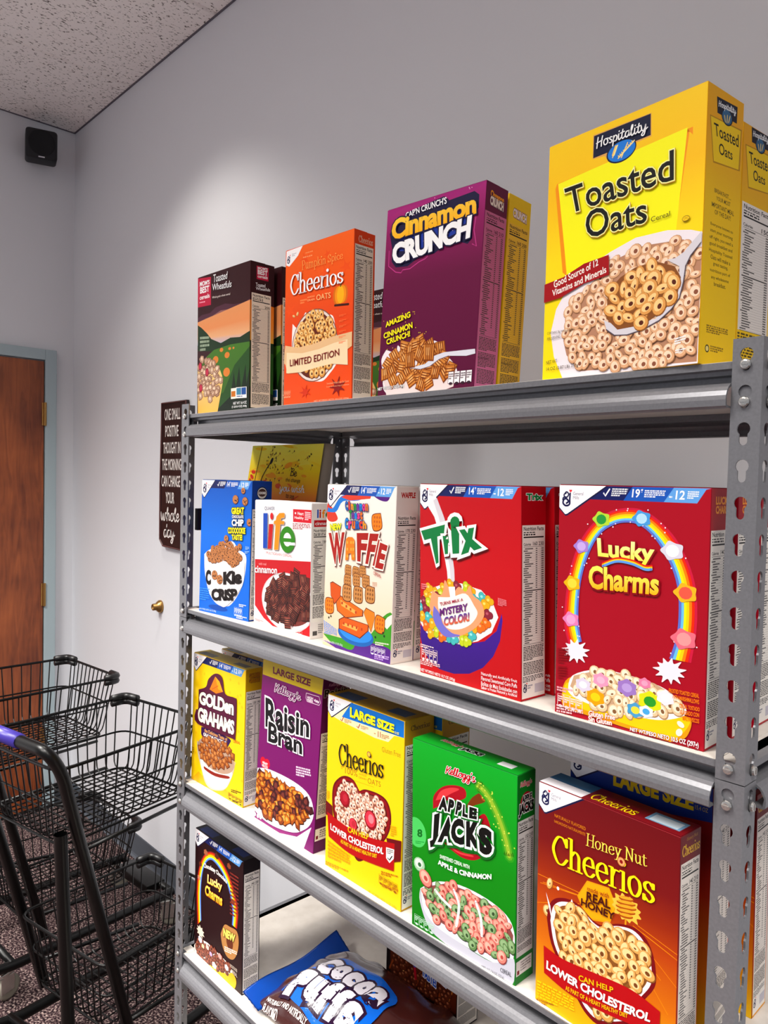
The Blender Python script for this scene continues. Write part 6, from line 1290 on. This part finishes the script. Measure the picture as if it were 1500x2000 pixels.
def s_apple(A, W, H):
    A.rect(0, 0, W, H, '#1a7a2c'); A.text("Kellogg's", [(W * .15, H - 20), (W * .8, H - 20), (W * .8, H - 10), (W * .15, H - 10)], '#d01c34', 'script', pen=.1, o=[(.09, '#e0dcdc')])
    A.ell((W * .5, H - 40), W * .34, 14, '#9a1c2c'); A.text('APPLE', [(W * .25, H - 40), (W * .8, H - 40), (W * .8, H - 30), (W * .25, H - 30)], '#0c100c', b=.05, o=[(.07, '#d8dcd8')]); A.text('JACKS', [(W * .08, H - 58), (W * .92, H - 58), (W * .92, H - 40), (W * .08, H - 40)], '#0c100c', b=.06, o=[(.07, '#d8dcd8')])
    facts(A, 2, H * .13, W * .94, H * .78, '150 210', '#dcdad6', half=.2); A.rect(2, H * .04, W * .9, H * .11, '#e8e4e0'); A.rect(4, H * .045, 9, H * .065, '#8a1c2c'); A.greek([(12, H * .05), (W * .84, H * .05), (W * .84, H * .10), (12, H * .10)], 4, '#8a8080')
def t_apple(A, W, D):
    A.rect(0, 0, W, D, '#1c9434'); A.text("Kellogg's", [(W * .18, D * .5), (W * .4, D * .5), (W * .4, D * .8), (W * .18, D * .8)], '#d01c34', 'script', pen=.1, o=[(.08, '#f0ecec')]); A.text('JACKS', [(W * .40, D * .35), (W * .6, D * .35), (W * .6, D * .7), (W * .4, D * .7)], '#101410', b=.06, o=[(.08, '#f0f0f0')]); A.rect(W * .77, D * .3, W * .9, D * .65, '#e8e8e8')
apple = cereal_box('apple', 'bright green cereal box with black and white lettering and pink and green rings', '#1a8430', f_apple, s_apple, t_apple)
# ---- honey box
def f_honey(A, B, W, H, lower=True):
    A.grad([(0, 0), (W, 0), (W, H), (0, H)], [(0, '#e8bc28'), (.12, '#e0a022'), (.3, '#cc7420'), (.5, '#b44e1c'), (.62, '#96341c'), (.75, '#7a1c1c'), (1, '#6e151b')])
    R = random.Random(3); c0 = [(104.4,169.6)][0]
    for k in range(60):
        a = R.uniform(0, 6.28); r0, r1 = R.uniform(30, 50), R.uniform(60, 120); p, q = (c0[0] + r0 * math.cos(a), c0[1] + r0 * math.sin(a)), (c0[0] + r1 * math.cos(a), c0[1] + r1 * math.sin(a))
        if q[1] < H * .62 and p[1] < H * .6: A.line([p, q], .35, '#e8902c')
    maker(A, H, strip=False, wide=.34)
    A.text('NATURALLY FLAVORED', [(25.4,248.3),(71.9,247.7),(71.8,251.9),(25.3,252.2)], '#d88a30'); A.text('SABORIZADO NATURALMENTE', [(25.1,241.2),(71.5,240.9),(71.4,244.6),(25.0,244.4)], '#d88a30')
    B.text('Honey Nut', [(73.1,226.1),(155.9,233.1),(155.4,252.5),(73.9,246.4)], '#f8e070', 'serif', pen=.075); B.text('Cheerios', [(23.6,190.3),(166.0,198.4),(165.1,235.9),(23.2,229.6)], '#fbe234', 'serif', pen=.095)
    for c in [(122.4,230.3)]: B.ell(c, 5.5, 5.5, '#b86a3c'); B.ell(c, 4.6, 4.6, '#e8a878'); B.ell(c, 2.2, 2.2, '#8c1c1c')
    A.poly([(75.3,187.7),(106.2,192.0),(116.3,175.0),(108.4,150.5),(76.4,140.1),(61.5,163.1)], '#f0a020'); A.poly([(76.0,186.3),(105.5,190.3),(114.9,174.4),(107.6,152.2),(77.3,142.7),(63.5,163.9)], '#f4ac34')
    B.text('made with', [(76.8,176.5),(106.9,180.0),(106.8,186.1),(76.6,181.9)], '#8c2c18', 'sans', b=.005); B.text('REAL', [(75.8,164.1),(109.5,168.3),(109.3,179.0),(76.1,175.4)], '#4a100c', b=.03); B.text('HONEY', [(68.2,154.4),(115.1,157.1),(115.6,166.5),(68.4,164.0)], '#4a100c', b=.03)
    c = [(128.9,177.7)][0]; splash(A, c, 19, '#f6c060', 3, 12, .85, 1.15)
    for k in range(5): A.ell((c[0], c[1] + 11 - k * 5), 10 + 4 * math.sin(k * .8), 3, '#a85818', .25); A.ell((c[0], c[1] + 12 - k * 5), 9 + 4 * math.sin(k * .8), 1.7, '#e8a848', .25)
    A.line([(c[0], c[1] - 14), [(127.8,129.7)][0]], 1.1, '#e8a040')
    for q in [(20.0,160.2),(17.1,123.6)]: ring(A, q, 8, R, OAT)
    A.ell([(32.8,159.6)][0], 2, 2.4, '#f4ecec', n=10)
    q = crom([(16.5,114.5),(20.1,133.8),(30.5,146.1),(48.5,153.0),(66.2,152.4),(83.6,143.5),(98.0,142.9),(118.6,154.7),(140.8,160.2),(156.1,153.6),(165.0,138.4),(168.7,116.8),(165.9,101.7),(153.6,81.2),(143.3,59.5),(137.1,43.9),(98.6,21.7),(79.2,23.3),(64.0,36.1),(43.0,59.5),(24.0,84.9),(16.5,114.5)], 4)[:-1]
    A.poly(q, '#7a141c'); c = (sum(p[0] for p in q) / len(q), sum(p[1] for p in q) / len(q)); f = lambda k: [(c[0] + (p[0] - c[0]) * k, c[1] + (p[1] - c[1]) * k) for p in q]
    A.poly(f(.93), '#f0e8e8'); A.poly([(14.4,146.8),(21.5,132.2),(24.6,113.8),(33.2,141.9),(51.2,147.8),(53.6,155.3),(57.5,148.5),(71.4,142.1),(49.2,123.2),(25.9,114.5),(18.9,131.0)], '#f0e8ee')
    rings(A, f(.86), 13.5, 10, OAT, 33, '#8c5a30')
    A.poly(crom([(12.8,77.2),(42.7,74.5),(87.6,80.5),(138.2,86.8),(174.8,81.2)], 5) + crom([(174.4,53.3),(139.2,46.1),(93.4,38.4),(51.3,36.1),(14.2,42.3)], 5), '#b01824')
    B.text('CAN HELP', [(67.2,60.3),(115.6,70.9),(115.4,77.6),(67.0,67.7)], '#f4c040', b=.02); B.text('LOWER CHOLESTEROL', [(18.1,49.9),(163.1,62.8),(164.9,73.7),(18.6,61.2)], '#fbf4ee', b=.04, bend=-5); B.text('AS PART OF A HEART HEALTHY DIET', [(48.2,38.3),(135.1,51.8),(135.0,56.8),(48.0,44.3)], '#f4c040', b=.02, bend=-2)
    A.greek([(4.1,3.3),(62.0,13.6),(61.6,33.7),(3.5,27.3)], 6, '#f6c83c'); A.greek([(2.9,-4.1),(29.9,4.2),(29.7,9.6),(2.7,2.6)], 2, '#a87410')
def s_honey(A, W, H):
    A.grad([(0, 0), (W, 0), (W, H), (0, H)], [(0, '#e0a020'), (.3, '#c8501c'), (.6, '#8c1c1c'), (1, '#6c141c')]); A.text('Cheerios', [(W * .1, H - 24), (W * .95, H - 24), (W * .95, H - 11), (W * .1, H - 11)], '#e8c050', 'serif', pen=.1); A.text('Honey Nut', [(W * .3, H - 9), (W * .85, H - 9), (W * .85, H - 4), (W * .3, H - 4)], '#b88a40', 'serif', pen=.08)
    facts(A, 2.4, 3, W - 2, H * .89, '140 210', '#ece4dc'); A.rect(2.6, 4, W - 2.4, 34, '#efeae4'); monogram(A, 7, 12, 11); A.rect(W * .55, 8, W * .93, 20, '#c8c4cc'); A.greek([(4, 24), (W - 5, 24), (W - 5, 32), (4, 32)], 4, '#5a5654')
def t_honey(A, W, D):
    A.rect(0, 0, W, D, '#741820'); A.rect(0, D * .3, W * .33, D, '#3c6a90'); A.rect(0, 0, W * .33, D * .45, '#e8e4e8'); A.text('Cheerios', [(W * .36, D * .15), (W * .68, D * .15), (W * .68, D * .6), (W * .36, D * .6)], '#f4d840', 'serif', pen=.1)
    A.rect(W * .74, D * .25, W * .96, D * .8, '#7ca0bc'); A.rect(W * .76, D * .3, W * .94, D * .7, '#c8d4dc')
honey = cereal_box('honey', 'red to golden cereal box with honey dipper and heart bowl of rings', '#7c1820', f_honey, s_honey, t_honey)
def f_bighoney(A, B, W, H):
    A.grad([(0, 0), (W, 0), (W, H), (0, H)], [(0, '#f0c428'), (.3, '#dc7c1c'), (.6, '#a8341c'), (.75, '#861a1c'), (1, '#7a141c')])
    A.poly([(0, H - 60), (W, H - 40), (W, H), (0, H)], '#16337e'); maker(A, H, strip=False, wide=.38); A.text('LARGE SIZE', [(W * .33, H - 33), (W * .88, H - 33), (W * .88, H - 12), (W * .33, H - 12)], '#d8b83c', b=.05); A.text('15.4 OZ', [(W * .89, H - 30), (W * .97, H - 30), (W * .97, H - 25), (W * .89, H - 25)], '#b8a050')
cereal_box('honey', 'taller cereal box with a dark blue LARGE SIZE band, behind the honey dipper box', '#5c1c34', f_bighoney, s_honey, t_std('#3c2030'), dims=(.184, .322, .060), loc=(.962, .060), yaw=math.radians(3.5))
rh = dup(honey, (0.958, .182, honey.location[2]), 'red to golden cereal box seen past the right post on the third shelf', math.radians(1))
# ---- chocolate marshmallow box (fourth shelf)
def f_choc(A, B, W, H):
    A.rect(0, 0, W, H, '#2a0c10'); maker(A, H, '14', '12', wide=.30)
    out = crom([(13.3,65.0),(7.8,133.6),(14.5,186.9),(35.2,227.6),(63.5,248.4),(100.6,250.6),(137.1,231.5),(162.3,204.0),(177.8,168.4),(174.5,129.3)], 4); inn = crom([(30.7,83.0),(27.4,141.9),(32.3,184.0),(45.2,214.1),(68.6,232.2),(96.6,229.6),(124.1,216.6),(145.1,192.0),(156.5,158.9),(155.4,130.0)], 4)
    arc_band(A, out, inn, ['#8c2c2c'] + RB)
    for (e, r), c in zip(zip([(46.5,239.5),(91.5,249.4),(141.1,247.3),(24.0,205.7),(18.8,173.5),(157.7,178.4),(164.1,200.0)], (9, 9, 8, 7, 7, 8, 7)), ('#a8684c', '#5c2c20', '#8c4c34', '#6c3424', '#c8886c', '#8c4c34', '#5c2c20')): splash(A, e, r, c, r, 6, .8, 1.1)
    B.text('Chocolatey Chocolate', [(40.6,201.4),(136.0,204.8),(135.7,216.6),(40.3,214.7)], '#f6f0ea', b=.03, bend=6)
    B.text('Lucky', [(55.8,171.3),(116.9,180.0),(116.3,202.8),(57.1,196.6)], '#f8e040', b=.035, o=[(.04, '#8a0c20')], col2='#fdf6b0'); B.text('Charms', [(46.7,147.6),(117.6,152.3),(118.8,176.0),(48.1,170.6)], '#f4b828', b=.035, o=[(.04, '#8a0c20')], col2='#fbf07c')
    splash(A, [(27.3,56.3)][0], 16, '#f0dcc8', 4, 9, .7, 1.2)
    A.poly(crom([(111.8,90.6),(126.5,116.8),(148.6,122.1),(174.6,124.6),(182.0,104.6),(175.8,78.1),(160.7,58.8),(137.0,54.4),(118.7,69.6),(111.8,90.6)], 4)[:-1], '#b88858'); B.text('NEW', [(124.4,91.7),(168.4,98.1),(170.5,115.7),(124.0,109.8)], '#f8ec80', b=.05, o=[(.05, '#7a4420')])
    A.ell([(147.7,88.3)][0], 13, 15, '#6c3824'); A.greek([(127.9,59.6),(176.0,71.1),(175.7,82.7),(127.6,71.5)], 3, '#f4ece0')
    A.poly(crom([(0.8,-7.2),(20.2,22.6),(87.3,35.0),(142.0,32.8),(172.8,24.6),(170.7,4.5),(151.8,-7.7),(88.4,-13.7),(21.1,-17.6),(0.8,-7.2)], 4)[:-1], '#e8b428', ) ; A.poly([(0.4,13.1),(24.8,39.9),(58.7,45.9),(105.6,43.9),(141.7,42.3),(161.3,33.0),(142.3,18.6),(97.3,5.5),(40.5,-3.0),(2.8,-6.2)], '#f0e6dc')
    rings(A, [(5.7,0.3),(19.9,35.1),(68.3,43.1),(114.7,43.5),(150.7,39.5),(155.3,27.6),(124.6,12.0),(69.2,1.3),(20.8,-5.0)], 11, 8.5, ('#2a0c0c', '#6c3428', '#9a5c48', '#1c0808'), 6)
    for (e, r), c in zip(zip([(27.7,38.8),(58.9,36.1),(87.9,10.6),(110.2,41.3),(39.7,29.4),(137.6,30.6),(73.4,28.2)], (9, 7, 9, 8, 6, 8, 6)), ('#e8e4f0', '#e8c8c0', '#f0ece8', '#e0a8a0', '#f4d8b0', '#f0e8e0', '#c8b0d0')): splash(A, e, r, c, r * 2, 6, .85, 1.05)
    for t, q in (('CHOCOLATE FLAVORED', [(150.7,39.5),(178.4,40.7),(178.3,47.2),(150.5,45.7)]), ('CEREAL', [(155.3,29.9),(178.7,30.0),(178.5,37.9),(155.1,37.0)])): A.text(t, q, '#e8d8c8')
    A.greek([(148.0,145.7),(180.8,148.6),(178.6,238.9),(145.8,237.3)], 12, '#8c3c34', fill=.45)
choc = cereal_box('choc', 'dark brown cereal box with yellow lettering under a rainbow, on the fourth shelf', '#1c0c14', f_choc, s_std('#1a0c12', '', cal='140 180', top=.90, badge=False), t_std('#120c16', '#1c2c60'))
# ---- chocolate puff box and bag on the fourth shelf
Z4 = FLOOR - 31 * PITCH - 0.006 + 0.0006
FIT['coco'] = (0.392, 0.276, math.radians(-1), .198, .295, .062, 0, 0, 31)
def f_coco(A, B, W, H):
    A.grad([(0, 0), (W, 0), (W, H), (0, H)], [(0, '#2a0c08'), (.4, '#6c2c14'), (.7, '#a84c1c'), (1, '#5c1c10')])
    A.poly([(0, 0), (14, 0), (10, H * .5), (14, H), (0, H)], '#160808')
    for k in range(7):
        R = random.Random(k); x = 18 + k * 26; A.line(crom([(x, H * .75), (x + R.uniform(-14, 14), H * .5), (x + R.uniform(-10, 20), H * .3), (x + R.uniform(-20, 10), H * .12)]), R.uniform(1.5, 3.4), R.choice(['#b8703c', '#d89c68', '#8c4424']))
    pts, R = scatter([(18, H * .25), (60, H * .5), (110, H * .35), (180, H * .28), (185, 12), (20, 12)], 13, 5)
    for p in pts: A.ell(p, 7.5, 7.2, '#1c0806', n=14); A.ell(p, 6.6, 6.4, '#5c2a1a', n=14); A.ell((p[0] - 1.8, p[1] + 2), 2.6, 2.2, '#9a6048', n=8)
    A.line([(60, H * .75), (88, H * .18)], 3.4, '#a82434'); A.line([(60, H * .75), (64, H * .67)], 3.5, '#2c4ca8'); A.line([(70, H * .55), (74, H * .47)], 3.5, '#2c4ca8'); A.line([(80, H * .34), (84, H * .26)], 3.5, '#2c4ca8')
    B.text('CHOCOLATEY', [(90, H * .305), (176, H * .26), (176, H * .325), (90, H * .37)], '#2450b0', b=.05, o=[(.07, '#e8e8f4')]); B.text('TASTE!', [(106, H * .235), (146, H * .212), (146, H * .272), (106, H * .295)], '#2450b0', b=.05, o=[(.07, '#e8e8f4')])
    B.text('COCOA PUFFS', [(30, H * .72), (175, H * .70), (175, H * .86), (30, H * .88)], '#f0ece8', b=.06, o=[(.05, '#1c3c8c')])
cereal_box('coco', 'dark brown cereal box with blue and white lettering, behind the plastic bag', '#14080a', f_coco, s_std('#141420', '', cal='150', top=.8, badge=False), t_std('#1c1016'))

def pillow_bag():
    t = thing('cereal_bag', 'brown plastic bag with blue seal and big white lettering, lying on the fourth shelf', 'cereal bag', (0.287, 0.022, Z4 + 0.002), math.radians(3))
    L_, W_ = 0.40, 0.232              # local x away from the seal, y along it
    R = random.Random(2); NX, NY = 70, 48
    ph = [(R.uniform(0, 6.3), R.uniform(10, 46), R.uniform(0, 3.14)) for _ in range(12)]
    def hgt(u, v):
        a = max(0.0, 1 - abs(2 * u - 1) ** 2.6); b = max(0.0, 1 - abs(2 * v - 1) ** 2.8)
        h = 0.074 * (a * b) ** 0.55; e = 0
        for p, f, d in ph: e += math.sin(f * (u * math.cos(d) + v * math.sin(d)) + p)
        edge = 1 - min(1, min(u, 1 - u, v, 1 - v) * 5)
        return h + e * (0.0006 + 0.0014 * edge) * min(1, h / 0.02)
    def top(u, v):
        u = min(max(u, 0), 1); v = min(max(v, 0), 1); return 0.010 + hgt(u, v)
    bm = bmesh.new(); gt = []; gb = []
    for j in range(NY + 1):
        gt.append([]); gb.append([])
        for i in range(NX + 1):
            u, v = i / NX, j / NY
            gt[-1].append(bm.verts.new((u * L_, v * W_, top(u, v)))); gb[-1].append(bm.verts.new((u * L_, v * W_, max(0.0008, 0.009 - 0.5 * hgt(u, v)))))
    for j in range(NY):
        for i in range(NX):
            bm.faces.new((gt[j][i], gt[j][i + 1], gt[j + 1][i + 1], gt[j + 1][i])); bm.faces.new((gb[j][i], gb[j + 1][i], gb[j + 1][i + 1], gb[j][i + 1]))
    for i in range(NX): bm.faces.new((gt[0][i], gb[0][i], gb[0][i + 1], gt[0][i + 1])); bm.faces.new((gt[NY][i], gt[NY][i + 1], gb[NY][i + 1], gb[NY][i]))
    for j in range(NY): bm.faces.new((gt[j][0], gt[j + 1][0], gb[j + 1][0], gb[j][0])); bm.faces.new((gt[j][NX], gb[j][NX], gb[j + 1][NX], gt[j + 1][NX]))
    bmesh.ops.recalc_face_normals(bm, faces=bm.faces)
    obj('bag_body', bm, mat('brown_film', '#3c1715', 0.24, coat=0.5, bump=(28, 0.25, 0.008)), t, smooth=True)
    A = Art(L_ * 1000, W_ * 1000, lambda u, v, o: (u - 0.009, v - 0.019, o * 28)); A.clip = False
    def q(x0, y0, x1, y1, sk=0): return [(x0, y0), (x1, y0 - sk), (x1, y1 - sk), (x0, y1)]
    A.poly(crom([(48, 52), (62, 112), (88, 122), (92, 168), (150, 176), (256, 160), (268, 112), (258, 40), (200, 30), (100, 40), (48, 52)], 5)[:-1], '#1c64c0')
    for ch, (x0, y0, x1, y1) in (('C', (74, 108, 116, 164)), ('o', (114, 112, 150, 158)), ('c', (148, 110, 182, 156)), ('o', (182, 108, 218, 154)), ('a', (216, 106, 254, 152))): A.text(ch, q(x0, y0, x1, y1, 2), '#dcd8e0', b=.09, o=[(.07, '#2a1030')])
    for ch, (x0, y0, x1, y1) in (('P', (60, 44, 108, 108)), ('u', (106, 48, 144, 98)), ('f', (142, 46, 174, 108)), ('f', (174, 44, 206, 106)), ('s', (204, 42, 246, 92))): A.text(ch, q(x0, y0, x1, y1, 2), '#dcd8e0', b=.09, o=[(.07, '#2a1030')])
    A.text('NATURALLY AND ARTIFICIALLY', q(34, 26, 150, 33), '#e8e0dc', b=.02); A.text('FLAVORED', q(34, 16, 76, 23), '#e8e0dc', b=.02)
    o = A.build('bag_print', M_ink_film, t)
    bm = bmesh.new(); bm.from_mesh(o.data)
    for _ in range(8):
        es = [e for e in bm.edges if e.calc_length() > 0.007]
        if not es: break
        bmesh.ops.subdivide_edges(bm, edges=es, cuts=1); bmesh.ops.triangulate(bm, faces=[f_ for f_ in bm.faces if len(f_.verts) > 3])
    for v in bm.verts: v.co.z += top(v.co.x / L_, v.co.y / W_) + 0.0005
    bm.to_mesh(o.data); bm.free()
    bm = bmesh.new(); n = 50; rows = []          # crimped heat seal along x = 0
    for j in range(11):
        rows.append([])
        for i in range(n + 1):
            v = i / n; x = 0.022 - 0.052 * j / 10; y = -0.010 + (W_ + 0.020) * v
            z = 0.014 + 0.020 * (j / 10) * (0.5 + 0.9 * v) + 0.006 * math.sin(7 * v + .5) * (j / 10) + 0.0006 * ((j % 2) * 2 - 1)
            rows[-1].append(bm.verts.new((x, y, z)))
    for j in range(10):
        for i in range(n): bm.faces.new((rows[j][i], rows[j][i + 1], rows[j + 1][i + 1], rows[j + 1][i]))
    bmesh.ops.solidify(bm, geom=bm.faces[:], thickness=0.0007)
    obj('heat_seal', bm, mat('blue_film', '#1258c4', 0.25, coat=0.5), t, smooth=True)
pillow_bag()

# ---- printed bag on the second shelf
Z2 = FLOOR - 11 * PITCH - 0.006 + 0.0006
t = thing('printed_bag', 'yellow and orange bag printed with dandelion seeds, behind the short white cereal box', 'bag', (0.004, 0.128, Z2 + .001), 0)
CW, CH, CD = 0.266, 0.36, 0.024; back = 0.158
bm = bmesh.new(); vs = {}
for k, (dz) in enumerate([i / 24 for i in range(25)]):
    for i in range(21):
        u = i / 20; s_ = math.sin(math.pi * u) ** .5 * math.sin(math.pi * min(1, dz * .9 + .1)) ** .5
        w = 0.0012 * math.sin(9 * u + 5 * dz) * math.sin(13 * dz + 3 * u)
        vs[k, i, 0] = bm.verts.new((u * CW, -0.004 * s_ + w, dz * CH)); vs[k, i, 1] = bm.verts.new((u * CW, CD + 0.004 * s_, dz * CH))
for k in range(24):
    for i in range(20):
        bm.faces.new((vs[k, i, 0], vs[k, i + 1, 0], vs[k + 1, i + 1, 0], vs[k + 1, i, 0])); bm.faces.new((vs[k, i, 1], vs[k + 1, i, 1], vs[k + 1, i + 1, 1], vs[k, i + 1, 1]))
    for i in (0, 20): bm.faces.new((vs[k, i, 0], vs[k, i, 1], vs[k + 1, i, 1], vs[k + 1, i, 0]))
for i in range(20):
    for k in (0, 24): bm.faces.new((vs[k, i, 0], vs[k, i + 1, 0], vs[k, i + 1, 1], vs[k, i, 1]))
for v in bm.verts: v.co.y += back * v.co.z
bmesh.ops.recalc_face_normals(bm, faces=bm.faces)
obj('bag_body', bm, mat('grey_bag_film', '#a09688', 0.5, bump=(60, 0.3, 0.002)), t, smooth=True)
A = Art(CW * 1000, CH * 1000, lambda u, v, o: (u, back * v - o - 0.0056, v)); W, H = CW * 1000, CH * 1000
A.grad([(0, 0), (W, 0), (W, H), (0, H)], [(0, '#d84030'), (.5, '#ec6a40'), (.68, '#fc9850'), (.76, '#fcbc44'), (.84, '#ffd838'), (1, '#fff078')])
R = random.Random(6)
for k in range(50):
    c = (R.uniform(0, W), R.uniform(H * .6, H)); z_ = c[1] / H
    A.ell(c, R.uniform(8, 26), R.uniform(2, 6), R.choice(['#fbe468', '#f8d044'] if z_ > .88 else ['#f8c434', '#f4a83a', '#fad850'] if z_ > .78 else ['#ee8440', '#f09a40', '#e0643c']), R.uniform(-.4, .4), 14)
def seed(A, x, y, s, a, col='#2c1c18'):
    dx, dy = math.cos(a), math.sin(a); A.line([(x, y), (x + dx * s, y + dy * s)], .35, col)
    for k in range(-3, 4): A.line([(x + dx * s, y + dy * s), (x + dx * s + s * .45 * math.cos(a + k * .3), y + dy * s + s * .45 * math.sin(a + k * .3))], .3, col)
for k in range(24): seed(A, R.uniform(W * .22, W * .95), R.uniform(H * .82, H * .98), R.uniform(5, 9), R.uniform(.2, 1.4), R.choice(['#3a2418', '#6c3c20', '#8c2c1c']))
for k in range(5): seed(A, W * (.2 + .07 * k), H * (.76 + .01 * (k % 2)), 6, 1.0 + .2 * k)
A.line(crom([(W * .10, H * .5), (W * .11, H * .75), (W * .15, H * .99)]), .9, '#2c1410'); A.line(crom([(W * .16, H * .68), (W * .22, H * .8), (W * .31, H * .89)]), 1.3, '#2c1410')
c = (W * .325, H * .90); A.ell(c, 4.5, 8, '#1c100c', -.5)
for k in range(12): seed(A, c[0] + 12 * math.cos(k * .52), c[1] + 11 * math.sin(k * .52), 5, k * .52, '#2c1c10')
for k in range(4): A.ell((W * .03 + k * 4, H * (.74 + .03 * k)), 4, 8, '#d8402c', .5 * k)
tx_ = lambda x0, y0, x1, y1: [(W * x0, H * y0 + 1), (W * x1, H * y0 - 1), (W * x1, H * y1 - 1), (W * x0, H * y1 + 1)]
A.text('Be', tx_(.62, .805, .71, .855), '#3a1c14', 'script', pen=.07); A.text('the change', tx_(.565, .765, .765, .797), '#3a1c14'); A.text('you wish', tx_(.50, .695, .845, .76), '#fbf4ee', 'script', pen=.085); A.text('to see', tx_(.60, .675, .715, .70), '#3a1c14')
A.build('printed_face', M_ink_matte, t)

# ---- sign on the wall
t = thing('wall_sign', 'narrow dark brown plank sign with white hand lettering hanging left of the shelving', 'sign', (-1.312, WY, FLOOR - 0.425))
SGW, SGH = 0.215, 0.575
bm = bmesh.new()
prof = [(0.004, 0.03), (0.0, 0.25), (0.008, 0.48), (0.008, 0.575), (0.205, 0.575), (0.207, 0.3), (0.212, 0.0), (0.03, 0.006)]
prism(bm, prof, lambda p, k: (p[0], -0.003 - 0.012 * k, p[1])); bmesh.ops.recalc_face_normals(bm, faces=bm.faces)
obj('plank', bm, mat('dark_stained_plank', '#1d0a0b', 0.35, noise=(6, 6, '#2c1112', .3, .7)), t)
bm = bmesh.new(); pp = [Vector((p[0], -0.0165, p[1])) for p in prof]; cc = Vector((SGW / 2, -0.0165, SGH / 2))
tube(bm, [c_ + (cc - c_).normalized() * 0.004 for c_ in pp], 0.0034, 6, closed=True); obj('edge_moulding', bm, mat('brown_edge', '#5c3634', 0.4), t)
A = Art(SGW * 1000, SGH * 1000, lambda u, v, o: (u, -0.0152 - o, v))
for k, (s_, a, b) in enumerate((('ONE SMALL', .15, .74), ('POSITIVE', .18, .68), ('THOUGHT IN', .11, .76), ('THE MORNING', .07, .80), ('CAN CHANGE', .06, .76), ('YOUR', .22, .55))):
    y = 548 - k * 65; A.text(s_, [(215 * a, y - 44), (215 * b, y - 44), (215 * b, y), (215 * a, y)], '#ece6e0', b=.01)
A.text('whole', [(8, 108), (164, 108), (164, 165), (8, 165)], '#ece6e0', 'script', pen=.075); A.text('day', [(34, 22), (130, 22), (130, 98), (34, 98)], '#ece6e0', 'script', pen=.075)
A.build('lettering', mat('white_sign_paint', '#ece6e0', .6), t)

# ---- binder clip on the left post
t = thing('binder_clip', 'black binder clip with silver wire handles on the left front post', 'binder clip', (0.008, 0.034, FLOOR - 0.232))
bm = bmesh.new(); prof = [(-.0035, 0), (.0035, 0), (.0008, .020), (.0002, .020), (.0028, .0008), (-.0028, .0008), (-.0002, .020), (-.0008, .020)]
box(bm, (-0.006, -0.001, -0.024), (0.006, 0.018, 0.024), 0.0012, 2)
obj('clip_body', bm, M_blackp, t)
for z in (-.012, .012):
    bm = bmesh.new(); tube(bm, rounded([(.004, .010, z - .004), (.030, .016, z - .007), (.034, .016, z), (.030, .016, z + .007), (.004, .010, z + .004)], .004, 3), 0.0008, 6); obj('wire_handle', bm, M_zinc, t)
